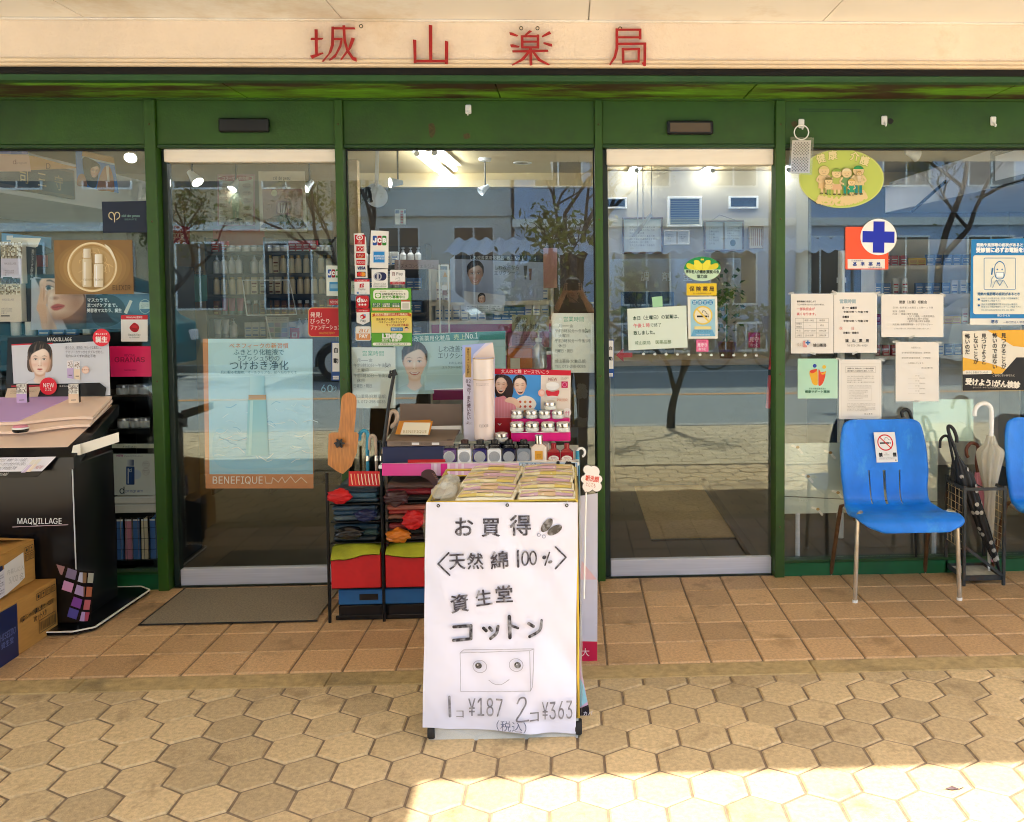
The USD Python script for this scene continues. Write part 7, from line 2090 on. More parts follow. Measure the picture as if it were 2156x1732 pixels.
t = thing('bottle_standee', 'tall lotion bottle standee in pale pink with vertical lettering', 'standee')
m_ = prism(Polygon([(868, -60), (1170, -88), (1190, 60), (1192, 884), (884, 890)]), wall_map('s6', -.36), .006)
obj('backing', m_, mat('standee_lilac', '#d9d4ec', .4, var=.03), t)
pr = Print(wall_map('s6', -.36))
pr.poly([(868, -60), (1170, -88), (1190, 60), (1192, 884), (884, 890)], '#dcd6ee', grad=('#e9e4f2', (0, 1))).poly([(868, -60), (1100, -82), (980, 30), (960, 120), (872, 240)], '#a8b8ee').poly([(1170, -88), (1190, 60), (985, 62), (1060, -20)], '#f2ddd2')
pr.rect(898, -40, 956, 258, '#caa25a', r=4).text('事前モニターに大好評！', 927, -30, 25, '#6a4a1a', vert=True, bold=1)
pr.text('82', 900, 312, 48, '#5a3040', font='l', w=56).text('％が「また使いたい」', 932, 318, 40, '#6a4a5a', vert=True, bold=1)
pr.greek(900, 700, 970, 726, 4, '#9a8a9a')
pr.mesh('print', t)
c0, c1 = P(*fx('s6', 1090, 872), -.372), P(*fx('s6', 1090, 68), -.372)
R = .5 * (1184 - 982) * .21303 * 3.88 / FOCAL_PX
H = float(c1[2] - c0[2])
obj('bottle_body', lathe([(0, 0), (R * .85, 0), (R, .006), (R, H * .735), (R * .985, H * .745), (0, H * .745)], 40).apply_translation((c0[0], -.372 - R * .2, c0[2])), mat('standee_pink', '#e9d4cc', .22, spec=.6), t, smooth=40)
obj('bottle_cap', lathe([(0, H * .75), (R * .97, H * .75), (R, H * .757), (R, H), (R * .93, H), (R * .9, H * .985), (0, H * .985)], 40).apply_translation((c0[0], -.372 - R * .2, c0[2])), mat('standee_cap', '#ecdcd2', .16, spec=.7), t, smooth=40)
obj('cap_rim', [tube(np.c_[c0[0] + R * 1.004 * np.cos(a_), -.372 - R * .2 + R * 1.004 * np.sin(a_), np.full(30, c0[2] + hz)], .0016, 5, closed=True) for a_ in [np.linspace(0, 2 * np.pi, 30, endpoint=False)] for hz in (H, H * .748)], 'p_gold', t)
cyl = lambda pts, l: np.c_[c0[0] + (R + .0006 + l) * np.sin(pts[:, 0]), -.372 - R * .2 - (R + .0006 + l) * np.cos(pts[:, 0]), c0[2] + H * (1 - pts[:, 1])]
pr = Print(lambda pts, l: cyl(np.c_[(pts[:, 0] - 1085) / 105., (pts[:, 1] - 68) / 804.], l), base=0)
pr.text('ELIXIR', 1044, 730, 34, '#8a7470', font='l', w=92).greek(1010, 300, 1150, 330, 2, '#b09a94', seed=9)
pr.mesh('bottle_print', t)

t = thing('laughing_standee', 'red topped display card of two laughing women and a cream jar', 'standee')
out = Polygon([(1188, 170), (1942, 188), (1936, 640), (1930, 890), (1192, 885)])
m_ = prism(out, wall_map('s6', -.30), .006)
obj('backing', m_, 'card_white', t)
pr = Print(wall_map('s6', -.30))
pr.poly([(1188, 170), (1942, 188), (1936, 640), (1930, 890), (1192, 885)], '#f0e2d4').poly([(1188, 170), (1942, 188), (1942, 240), (1190, 226)], '#d2062c').text('大人の七難', 1250, 214, 42, '#fbe8e4', w=205).text('ピースでいこう', 1472, 218, 40, '#fbe8e4', w=256)
pr.poly([(1190, 226), (1646, 234), (1642, 660), (1192, 660)], '#4a9ae2')
pr.blob([(1560, 600), (1600, 520), (1560, 460), (1480, 440), (1400, 480), (1360, 560), (1400, 640), (1560, 640)], '#efe6dc')
for k in range(9):
    pr.lift -= Print.STEP * .7
    pr.blob([(x + 1440 + (k % 3) * 50, y + 500 + (k // 3) * 46) for x, y in ((0, -14), (14, 0), (0, 14), (-14, 0))], rng.choice(['#c8503a', '#d88a4a', '#8a5a4a']))
portrait(pr, 1440, 350, 128, hair='#15100e', skin='#f3d2bc', shade='#d8a488', smile=2, bob=False, neck=False, fringe=2, tilt=-.06)
pr.blob([(1192, 470), (1260, 440), (1330, 450), (1385, 500), (1400, 600), (1350, 660), (1194, 660)], '#e8909c')
for k in range(7):
    pr.line([(1200 + 30 * k, 470), (1196 + 30 * k, 655)], 2.5, '#f2b4bc')
    pr.lift -= Print.STEP * .6
pr.blob([(1192, 250), (1250, 232), (1330, 250), (1372, 330), (1366, 430), (1330, 480), (1280, 440), (1200, 440)], '#2c1712')
portrait(pr, 1252, 340, 122, hair='#2c1712', skin='#f2ccb4', shade='#d29c7e', smile=2, bob=False, neck=False, fringe=2, tilt=.06)
pr.blob([(1290, 480), (1340, 452), (1400, 470), (1440, 520), (1420, 560), (1370, 520), (1300, 500)], '#f0c8ae')
pr.poly([(1192, 660), (1358, 660), (1358, 885), (1192, 885)], '#b80a1e').blob([(1218, 712), (1238, 718), (1256, 712), (1238, 732)], '#f0e0d8')
pr.text('NEW', 1716, 290, 40, '#a8505c', font='l', w=92).rect(1848, 298, 1912, 362, '#c8125a').ring(1880, 330, 22, 22, 4, '#f2a8c8').greek(1840, 250, 1925, 285, 3, '#8a7a72')
pr.ell(1762, 345, 66, 40, '#f4f2f0').ell(1760, 326, 62, 22, '#fbfaf8').blob([(1698, 385), (1762, 400), (1825, 385), (1812, 440), (1762, 450), (1710, 440)], '#d8283c').ell(1762, 450, 56, 10, '#efe4e0').ell(1652, 412, 34, 36, '#f2b8a8').ell(1656, 408, 20, 20, '#f6d2c6').text('PRIOR', 1802, 494, 36, '#d8886a', font='l', w=108).ell(1905, 605, 40, 45, '#f6f0ec').text('ff', 1884, 634, 60, '#e08aa0', font='l')
pr.mesh('print', t)
# jar steps
rs = thing('jar_steps', 'stepped pink display stand carrying cellophane wrapped cream jars', 'display stand')
obj('step', pxbox('s6', 1356, 668, 1932, 885, -.345, .03, .002), 'pink_plastic', rs)
obj('step', pxbox('s6', 1350, 798, 1938, 890, -.40, .052, .002), 'pink_plastic', rs)
obj('step_lip', pxbox('s6', 1352, 797, 1936, 804, -.404, .003), 'card_white', rs)
obj('pillar_step', pxbox('s6', 1690, 580, 1790, 668, -.335, .025, .002), 'pink_plastic', rs)

def cream_pot(x, y, w, yd, label, group=None):
    c = P(*fx('s6', x, y), yd)
    k = w * .21303 * (yd + CAM_D) / FOCAL_PX / 2
    t = thing('wrapped_jar', label, 'jar', c, group=group)
    obj('pot', lathe([(0, 0), (k * .82, 0), (k * .95, k * .15), (k * .92, k * .62), (0, k * .66)], 22), 'p_white', t, smooth=40)
    obj('lid', lathe([(0, k * .68), (k * .96, k * .68), (k * .98, k * .72), (k * .98, k * 1.16), (k * .9, k * 1.2), (0, k * 1.2)], 24), 'chrome', t, smooth=40)
    obj('lid_top', lathe([(0, k * 1.205), (k * .86, k * 1.205), (k * .82, k * 1.26), (0, k * 1.28)], 22), 'p_white', t, smooth=40)
    wrap = lathe([(k * .9, 0), (k * 1.08, k * .4), (k * 1.05, k * 1.25), (k * .5, k * 1.42)], 14)
    p = wrap.vertices
    wrap.vertices = p * (1 + .05 * (meshkit.noise(p * 90 + x) - .5))[:, None]
    obj('cellophane', wrap, 'clear_plastic', t)
    return t

OR4 = ['first from the bottle standee', 'second from the bottle standee', 'third from the bottle standee', 'farthest from the bottle standee']
for k, x in enumerate((1410, 1555, 1682, 1812)):
    cream_pot(x, 662, 128, -.33, f'silver lidded cream jar on the upper pink step, {OR4[k]}')
for k, x in enumerate((1410, 1560, 1715, 1866)):
    cream_pot(x, 792, 146, -.385, f'silver lidded cream jar on the lower pink step, {OR4[k]}')
cream_pot(1736, 574, 124, -.325, 'silver lidded cream jar standing alone above the pink steps')
cream_pot(1258, 892, 140, -.40, 'larger cream jar on the rack top beside the bottle standee')

def square_bottle(x, y1, y0, w, colour, cap, label, yd=yT, tagged=True, disc=True):
    c = P(*fx('s6', x, y1), yd)
    s = .21303 * (yd + CAM_D) / FOCAL_PX
    W, Ht = w * s, (y1 - y0) * s
    t = thing('lotion_flask', label, 'bottle', (c[0], c[1] + W * .4, c[2]))
    sh = sbox(-W / 2 + .006, -W * .4 + .006, W / 2 - .006, W * .4 - .006).buffer(.006, 4)
    b = trimesh.creation.extrude_polygon(sh, Ht * .56, engine='earcut')
    sh2 = sh.buffer(-.004)
    b2 = trimesh.convex.convex_hull(np.vstack([np.c_[np.array(sh.exterior.coords), np.full(len(sh.exterior.coords), Ht * .56)], np.c_[np.array(sh2.exterior.coords) * .55, np.full(len(sh2.exterior.coords), Ht * .66)]]))
    obj('flask', [b, b2], colour, t, smooth=30)
    obj('cap', lathe([(0, Ht * .66), (W * .26, Ht * .66), (W * .27, Ht * .68), (W * .27, Ht * .98), (W * .2, Ht), (0, Ht)], 18), cap, t, smooth=40)
    if tagged:
        obj('neck_tag', bx(-W * .42, W * .42, -W * .30, -W * .285, Ht * .64, Ht * .84), 'board_black', t)
        pr = Print(lambda p, l: np.c_[p[:, 0] * W / 100, np.full(len(p), -W * .301 - l), Ht * (.84 - p[:, 1] / 100 * .2)])
        pr.text('植物由来保湿', 0, 40, 13, '#d8d4cc', align='c', w=64).text('化粧水しっとり', 0, 75, 13, '#c8c4bc', align='c', w=58)
        pr.mesh('tag_print', t)
    if disc:
        q = moved(lathe([(0, 0), (W * .38, 0), (W * .38, .0012), (0, .0014)], 24), (0, -W * .4 - .0002, Ht * .27), rx=90)
        obj('round_label', q, mat('label_grey', '#9a9ca2', .4, var=.12, vscale=200), t)
        obj('label_rim', moved(lathe([(W * .38, 0), (W * .405, 0), (W * .405, .0016), (W * .38, .0016)], 24), (0, -W * .4 - .0002, Ht * .27), rx=90), 'p_silver', t)
    return t

for nm, c in (('flask_purple', '#4a2a6a'), ('flask_white', '#dfe0e4'), ('flask_navy', '#221d66'), ('flask_pale', '#e4e6ea'), ('flask_ink', '#141a3a'), ('flask_grey', '#7d8794')):
    mat(nm, c, .15, spec=.6)
mat('cap_brown', '#3a1c16', .3)
mat('cap_black', '#141414', .3)
FL = [(740, 'flask_purple', 'cap_brown', 'purple'), (890, 'flask_white', 'cap_brown', 'white'), (1042, 'flask_navy', 'cap_black', 'violet blue'), (1186, 'flask_pale', 'cap_black', 'pearl white'), (1330, 'flask_ink', 'cap_black', 'ink blue'), (1476, 'flask_grey', 'cap_black', 'grey blue')]
for x, m1, m2, nm in FL:
    square_bottle(x, 1104, 878, 138, m1, m2, f'{nm} lotion flask with black neck tag in the row along the rack front')
for k, x in enumerate((1285, 1456)):
    square_bottle(x, 1060, 846, 118, 'flask_ink' if k == 0 else 'flask_grey', 'cap_black', ['dark flask standing behind the pearl white and ink blue flasks', 'dark capped flask standing behind the grey blue flask'][k], yd=yT + .075)
mat('amber_clear', '#e6d8cc', .12, spec=.6)
for k, (x, y1, y0, yd) in enumerate(((1626, 1098, 832, yT), (1668, 1050, 800, yT + .085))):
    t = square_bottle(x, y1, y0, 150 if k == 0 else 120, 'amber_clear', 'chrome', ['clear square bottle with an orange gold label and chrome cap', 'clear bottle with chrome cap behind the orange labelled one'][k], yd=yd, tagged=False, disc=False)
    if k == 0:
        obj('gold_label', bx(-.017, .017, -.0275, -.0255, .012, .05), mat('label_gold', '#d99a30', .4, var=.08), t)
        pr = Print(lambda p, l: np.c_[p[:, 0] * .0001, np.full(len(p), -.0276 - l), .05 - p[:, 1] * .0001])
        pr.text('LUMIÈRE', 0, 190, 60, '#6a4a14', font='l', align='c', w=220).greek(-110, 220, 110, 300, 2, '#8a6a24')
        pr.mesh('label_print', t)
mat('flask_red', '#8f1420', .15, spec=.6)
for k, x in enumerate((1772, 1902)):
    c = P(*fx('s6', x, 1098), yT + .01)
    s = .21303 * (yT + .01 + CAM_D) / FOCAL_PX
    W = 126 * s
    t = thing('red_bottle', ['small red bottle with a flowered white label, nearer the clear bottle', 'small red bottle with a flowered white label, nearer the blue cane'][k], 'bottle', (c[0], c[1] + W * .35, c[2]))
    obj('flask', trimesh.convex.convex_hull(np.array([(sx * W * .5, sy * W * .33, 0) for sx in (-1, 1) for sy in (-1, 1)] + [(sx * W * .5, sy * W * .33, W * .8) for sx in (-1, 1) for sy in (-1, 1)] + [(sx * W * .2, sy * W * .2, W * 1.05) for sx in (-1, 1) for sy in (-1, 1)])), 'flask_red', t)
    obj('cap', lathe([(0, W * 1.05), (W * .2, W * 1.05), (W * .21, W * 1.45), (0, W * 1.47)], 16), 'flask_red', t, smooth=40)
    pr = Print(lambda p, l: np.c_[p[:, 0] * W / 100, np.full(len(p), -W * .331 - l), W * .8 - p[:, 1] * W / 100])
    pr.ell(0, 52, 42, 26, '#efe6dc').text('fleurs', 0, 50, 20, '#b84a52', font='l', align='c', w=44)
    for q in range(7):
        pr.ell(-32 + 11 * q, 64 + (q % 2) * 6, 6, 6, ['#d8a030', '#5a8a3a', '#c8404a', '#e0a0b0'][q % 4])
    pr.mesh('label_print', t)

BY = -1.50
bl, br_ = P(905, 1300, BY)[0], P(1216, 1300, BY)[0]
bzt = float(P(1060, 1056, BY)[2])
BYB = BY + .43
bk = thing('cotton_basket', 'yellow wire basket stand under clear plastic, heaped with cotton packs', 'basket stand')
rim = [(bl, BY, bzt), (br_, BY, bzt), (br_, BYB, bzt + .012), (bl, BYB, bzt + .012)]
for a, b in zip(rim, rim[1:] + rim[:1]):
    obj('rim_wire', tube([a, b], .0045, 8), 'basket_gold', bk, smooth=40)
    obj('rim_wire', tube([np.array(a) - [0, 0, .022], np.array(b) - [0, 0, .022]], .003, 7), 'basket_gold', bk, smooth=40)
for x, y in ((bl, BY), (br_, BY), (br_, BYB), (bl, BYB)):
    obj('leg', tube([(x, y, bzt), (x, y, .055)], .005, 8), 'basket_gold', bk, smooth=40)
    obj('caster', moved(lathe([(0, -.011), (.022, -.011), (.025, -.006), (.025, .006), (.022, .011), (0, .011)], 18), (x, y, .026), ry=90), 'rubber_black', bk, smooth=40)
for k in range(1, 9):
    x = bl + (br_ - bl) * k / 9
    obj('grid_wire', tube([(x, BY, bzt - .02), (x, BY, .1)], .002, 6), 'basket_gold', bk)
for z in (.1, .3, .5):
    obj('grid_wire', tube([(bl, BY, z), (br_, BY, z)], .0025, 6), 'basket_gold', bk)
obj('base_tray', bx(bl + .006, br_ - .006, BY + .006, BYB - .006, .09, .096), 'tray_brown', bk)
obj('inner_carton', bx(bl + .012, br_ - .012, BY + .014, BYB - .012, .098, bzt - .03, .004), mat('pale_carton', '#cfc4ae', .7), bk)

def sagging(y, dx=0.):
    def mp(pts, lift):
        u, v = fx('c8', pts[:, 0], pts[:, 1])
        q = P(u, v, np.full(len(u), y))
        w = meshkit.noise(np.c_[q[:, 0] * 7, q[:, 2] * 5, np.full(len(q), 3.3)]) - .5
        w2 = meshkit.noise(np.c_[q[:, 0] * 16 + q[:, 2] * 9, q[:, 2] * 5, np.full(len(q), 8.1)]) - .5
        amt = np.clip((pts[:, 1] - 250) / 300., .15, 1)
        q[:, 1] += (w * .034 + w2 * .02) * amt - lift
        return q
    return mp

SM = sagging(BY - .022)
gx, gy = np.linspace(0, 1, 40), np.linspace(0, 1, 60)
gridp = []
for b in gy:
    yl = 248 + b * (1447 - 248)
    yr = 250 + b * (1479 - 250)
    xl, xr = 362 - 17 * b - 3 * math.sin(b * 7), 1168 - 11 * b + 2 * math.sin(b * 9)
    for a in gx:
        gridp.append((xl + (xr - xl) * a, yl + (yr - yl) * a + 3 * math.sin(a * 7) * (b > .98)))
gridp = np.array(gridp)
va, vb = SM(gridp, 0.), SM(gridp, -.0012)
f = [(j * 40 + i, j * 40 + i + 1, j * 40 + i + 41, j * 40 + i + 40) for j in range(59) for i in range(39)]
N_ = len(gridp)
border = list(range(40)) + [j * 40 + 39 for j in range(1, 60)] + [59 * 40 + i for i in range(38, -1, -1)] + [j * 40 for j in range(58, 0, -1)]
rimf = [(border[i], border[i] + N_, border[(i + 1) % len(border)] + N_, border[(i + 1) % len(border)]) for i in range(len(border))]
t = thing('price_sheet', 'large white sheet with handwritten cotton price hung on the basket front', 'price sheet')
sheet_mesh = trimesh.Trimesh(*meshkit.arrays((np.vstack([va, vb]), np.array([x[::-1] for x in f] + [tuple(k + N_ for k in x) for x in f] + rimf)))[:2], process=False)
obj('sheet', sheet_mesh, mat('sheet_white', '#d0cfde', .55, var=.02, vscale=4), t, smooth=60)
FR_SCALE['k'] = .39
pr = Print(SM, base=.0016)
INK = '#46424a'
for ch, x, y, h in (('お', 505, 420, 112), ('買', 655, 418, 104), ('得', 805, 416, 118)):
    pr.text(ch, x, y, h, INK, bold=1)
for a, b, c in ((1004, 372, 42), (1046, 398, 38)):
    pr.ell(a, b, 44, 22, '#57524e', rot=-52 if c == 42 else -32)
for x, y in ((961, 424), (988, 433)):
    pr.ring(x, y, 10, 10, 3, '#5f6a8a')
pr.line([(482, 518), (426, 576), (488, 634)], 9, INK).line([(1050, 490), (1106, 546), (1050, 604)], 9, INK)
for ch, x, y, h in (('天', 482, 598, 92), ('然', 580, 596, 92), ('綿', 706, 592, 100)):
    pr.text(ch, x, y, h, INK, bold=1, rot=-3)
pr.line([(850, 512), (852, 592)], 12, INK).shape(affinity.translate(affinity.scale(Point(0, 0).buffer(1, 12), 21, 40).difference(affinity.scale(Point(0, 0).buffer(1, 12), 12, 30)), 888, 553), INK).shape(affinity.translate(affinity.scale(Point(0, 0).buffer(1, 12), 21, 40).difference(affinity.scale(Point(0, 0).buffer(1, 12), 12, 30)), 930, 551), INK)
pr.line([(1018, 518), (994, 588)], 8, INK).ell(990, 545, 12, 10, INK, rot=-40).ell(1022, 568, 12, 8, INK, rot=-20)
for ch, x, y, h, r_ in (('資', 496, 822, 100, -10), ('生', 626, 796, 92, -12), ('堂', 728, 778, 100, -6)):
    pr.text(ch, x, y, h, INK, bold=1, rot=r_ * .5)
pr.line([(512, 904), (602, 900), (602, 968), (510, 976)], 17, '#3a363a').line([(668, 916), (682, 930)], 17, '#3a363a').line([(700, 914), (712, 928)], 17, '#3a363a').line([(744, 910), (736, 944), (706, 970)], 17, '#3a363a', smooth=10).line([(804, 860), (808, 968)], 19, '#3a363a').line([(812, 908), (850, 920)], 14, '#3a363a').line([(908, 896), (932, 910)], 17, '#3a363a').line([(976, 880), (966, 930), (912, 962)], 15, '#3a363a', smooth=10)
PEN = '#8a8a94'
for a in ([(545, 1042), (914, 1032), (918, 1240), (550, 1242), (545, 1042)], [(545, 1042), (564, 1026), (936, 1022), (914, 1032)], [(936, 1022), (930, 1214), (918, 1240)]):
    pr.line(a, 2.6, PEN)
for x, y, px, py in ((650, 1112, 643, 1108), (842, 1104, 850, 1104)):
    pr.ring(x, y, 38, 34, 2.6, PEN).ell(px, py, 18, 16, '#4a4640').ell(px - 4, py - 4, 4, 4, '#d8d4d8')
pr.line([(698, 1182), (725, 1200), (765, 1202), (806, 1178)], 2.8, PEN, smooth=16)
P2 = '#77747c'
pr.line([(490, 1268), (492, 1376)], 14, P2).text('コ', 516, 1384, 56, P2).text('¥187', 588, 1376, 132, P2, font='l', w=190).line([(850, 1300), (864, 1276), (888, 1276), (894, 1304), (872, 1344), (846, 1390), (908, 1388)], 9, P2, smooth=34).text('コ', 906, 1396, 66, P2, bold=1).text('¥363', 978, 1392, 128, P2, font='l', w=168)
pr.text('（税込）', 696, 1446, 60, '#6a6e8a', w=244)
pr.mesh('handwriting', t, material='matt_ink')
for x, y in ((428, 265), (794, 262), (1110, 264)):
    c = SM(np.array([[x, y]]), .004)[0]
    obj('eyelet', moved(lathe([(.0025, 0), (.0055, 0), (.0055, .0015), (.0025, .0015)], 14), c, rx=90), 'iron_dark', t)
    obj('tie', tube([c, (c[0] + .002, BY - .004, bzt - .002)], .0012, 5), 'white_gloss', t)
# clear bag round the stand
t = thing('clear_cover', 'clear plastic bag hanging round the basket below the price sheet', 'plastic cover')
q = prism(Polygon([(372, 1400), (1172, 1400), (1170, 1526), (1000, 1532), (780, 1524), (560, 1530), (374, 1518)]), sagging(BY - .012), .0006)
obj('plastic_front', q, 'poly_film', t)
xr = br_ + .012
for k, x in enumerate((bl - .012, xr)):
    pts = [(x + .004 * math.sin(z * 40) , BY - .01 + (BYB - BY + .02) * s, .02 + z * (bzt - .03)) for z in np.linspace(0, 1, 12) for s in np.linspace(0, 1, 8)]
    f = [(j * 8 + i, j * 8 + i + 1, j * 8 + i + 9, j * 8 + i + 8) for j in range(11) for i in range(7)]
    obj('plastic_side', (np.array(pts), np.array(f)), 'poly_film', t, smooth=True)
# the packs: two columns of four, printed with soft diamonds
cz0 = bzt - .004
mat('pack_paper', '#efe6cc', .5)
for c_ in range(2):
    for r_ in range(5):
        w, d, h = (br_ - bl) * .40, .092, .016
        x0 = bl + (br_ - bl) * (.175 if c_ == 0 else .585) + .006 * math.sin(r_ * 2 + c_)
        y0 = BY + .012 + r_ * .088
        z0 = cz0 - .004 + r_ * .0025 + rng.uniform(-.0015, .0015)
        lab = f'cotton pack printed in pastel diamonds, {["nearest the price sheet", "second row behind the sheet", "third row behind the sheet", "fourth row behind the sheet", "rearmost row"][r_]}, {"umbrella side" if c_ else "rack side"} of the basket'
        tt = thing('cotton_pack', lab, 'cotton pack', (x0, y0, z0), rng.uniform(-2.5, 2.5))
        q = bx(0, w, 0, d, 0, h, .006).subdivide_to_size(.022)
        p = q.vertices
        q.vertices = p + np.c_[np.zeros(len(p)), np.zeros(len(p)), np.where(p[:, 2] > h * .6, .010 * np.sin(np.pi * np.clip(p[:, 0] / w, 0, 1)) * np.sin(np.pi * np.clip(p[:, 1] / d, 0, 1)) + .006 * (meshkit.noise(p * 60 + r_ * 9 + c_ * 5) - .5), 0)]
        obj('wrapper', q, 'pack_paper', tt, smooth=50)

        def pm(pts, l, w=w, d=d, h=h):
            a, b = pts[:, 0], pts[:, 1]
            z = h + .0022 + .010 * np.sin(np.pi * np.clip(a, 0, 1)) * np.sin(np.pi * np.clip(b, 0, 1)) + l
            return np.c_[a * w, b * d, z]
        pr = Print(pm)
        pal = ['#f0d878', '#e2b8d0', '#f3e39a', '#efcfa8', '#f6ecba', '#dcb4cc']
        for i in range(3):
            for j in range(3):
                a0, a1, b0, b1 = .05 + i * .3, .05 + i * .3 + .3, .06 + j * .29, .06 + j * .29 + .29
                sk = .05 * math.sin(j * 2 + i)
                pr.lift -= Print.STEP
                pr.poly([(a0, b0 + sk), (a1, b0 - sk), (a1, b1 + sk * .5), (a0, b1 - sk * .5)], pal[(i * 2 + j * 3 + r_ + c_) % 6])
        for i in range(4):
            pr.line([(.05 + i * .3, .06), (.05 + i * .3 + .01, .93)], .008, '#b89a5a')
        for j in range(4):
            pr.line([(.05, .06 + j * .29), (.35, .06 + j * .29 + .03), (.65, .06 + j * .29 - .02), (.95, .06 + j * .29)], .012, '#b89a5a')
        pr.rect(.36, .36, .64, .64, '#efc9b4')
        pr.mesh('wrapper_print', tt)
for k, (x, y, sc) in enumerate(((bl + .035, BY + .12, 1.), (bl + .03, BY + .27, .85), ((bl + br_) / 2, BY + .2, .5))):
    tt = thing('plastic_bag', ['crumpled clear bag at the front corner of the cotton basket', 'crumpled clear bag behind the first one in the cotton basket', 'crumpled clear bag wedged between the cotton packs'][k], 'plastic bag')
    q = trimesh.creation.icosphere(3, .07 * sc)
    p = q.vertices
    q.vertices = p * [.6, 1.15, .28] * (1 + .7 * (meshkit.fbm(p * 26 / sc + k * 3)[:, None] - .5)) + [x, y, cz0 + .012]
    obj('crumpled_film', q, 'poly_film', tt, smooth=40)
    obj('knot', moved(trimesh.creation.icosphere(2, .012 * sc), (x, y, cz0 + .03 * sc)), 'poly_film', tt)

g = union_all([Point(x, y).buffer(r, 8) for x, y, r in ((1700, 985, 34), (1740, 1000, 44), (1770, 1050, 32), (1760, 1100, 38), (1700, 1100, 40), (1680, 1050, 30), (1725, 1050, 60))])
g = union_all([g, Polygon([(1670, 1120), (1700, 1120), (1680, 1150)])])
t, pr = poster('speech_tag', 'c5', g, 'cloud shaped tag lettered in red beside the cotton packs', 'tag', BY + .25, .002)
pr.shape(g, '#4a4440').shape(g.buffer(-4), '#f7ece6').text('朝洗顔', 1728, 1062, 42, '#d8452c', bold=1, align='c', w=94, rot=8).text('としても', 1718, 1100, 32, '#c05a3c', align='c', w=72, rot=10)
pr.mesh('print', t)
c = P(*fx('c5', 1688, 1140), BY + .253)
obj('stick', tube([c, (c[0] - .01, BY + .253, .35)], .003, 6), 'white_gloss', t)
t, pr = poster('tall_leaflet', 'c8', [(1178, 215), (1275, 200), (1272, 1105), (1182, 1102)], 'tall pale lilac panel with a red foot standing behind the basket', 'banner', -.95, .004)
pr.poly([(1178, 215), (1275, 200), (1272, 1105), (1182, 1102)], '#dcd8e6').poly([(1182, 988), (1272, 990), (1272, 1105), (1182, 1102)], '#d01a4a').text('大', 1186, 1064, 46, '#f6e6e6').poly([(1180, 660), (1270, 660), (1190, 560)], '#f0c4c8')
pr.mesh('print', t)
t, pr = poster('side_banner', 'c8', [(1168, 900), (1190, 1150), (1226, 1340), (1240, 1455), (1225, 1478), (1168, 1480)], 'narrow pink and white banner with a black foot at the corner of the basket', 'banner', BY + .12, .004)
pr.poly([(1168, 900), (1190, 1150), (1226, 1340), (1240, 1455), (1225, 1478), (1168, 1480)], '#e8c4d8', grad=('#d8a8cc', (0, 1))).poly([(1178, 1180), (1200, 1220), (1220, 1310), (1180, 1340)], '#9ad0e0').poly([(1168, 1350), (1226, 1325), (1241, 1455), (1225, 1478), (1168, 1480)], '#1c1622').text('カバ', 1196, 1382, 26, '#e8e0e8').text('毛穴', 1198, 1424, 26, '#e8e0e8')
pr.mesh('print', t)
t = thing('leaf_litter', 'dark curled dead leaf lying on the sunlit pavers', 'leaf')
c = G(2006, 1664)
obj('blade', moved(trimesh.Trimesh([(-.022, 0, .002), (0, .008, .008), (.022, .002, .003), (0, -.008, .006), (0, 0, .002)], [(0, 4, 1), (1, 4, 2), (2, 4, 3), (3, 4, 0)], process=False), c, rz=-10), 'leather_brown', t)
obj('stalk', tube([c + [.02, 0, .003], c + [.032, .004, .004]], .001, 5), 'leather_brown', t)
# blue chairs and umbrella stand
PROF = np.array([(-.040, .772), (-.043, .755), (-.055, .70), (-.080, .61), (-.102, .52), (-.112, .45), (-.128, .398), (-.17, .376), (-.25, .378), (-.34, .394), (-.42, .407), (-.478, .400), (-.512, .374), (-.522, .346)])
HALF = np.array([.150, .185, .203, .213, .214, .207, .206, .214, .228, .238, .240, .230, .202, .150])

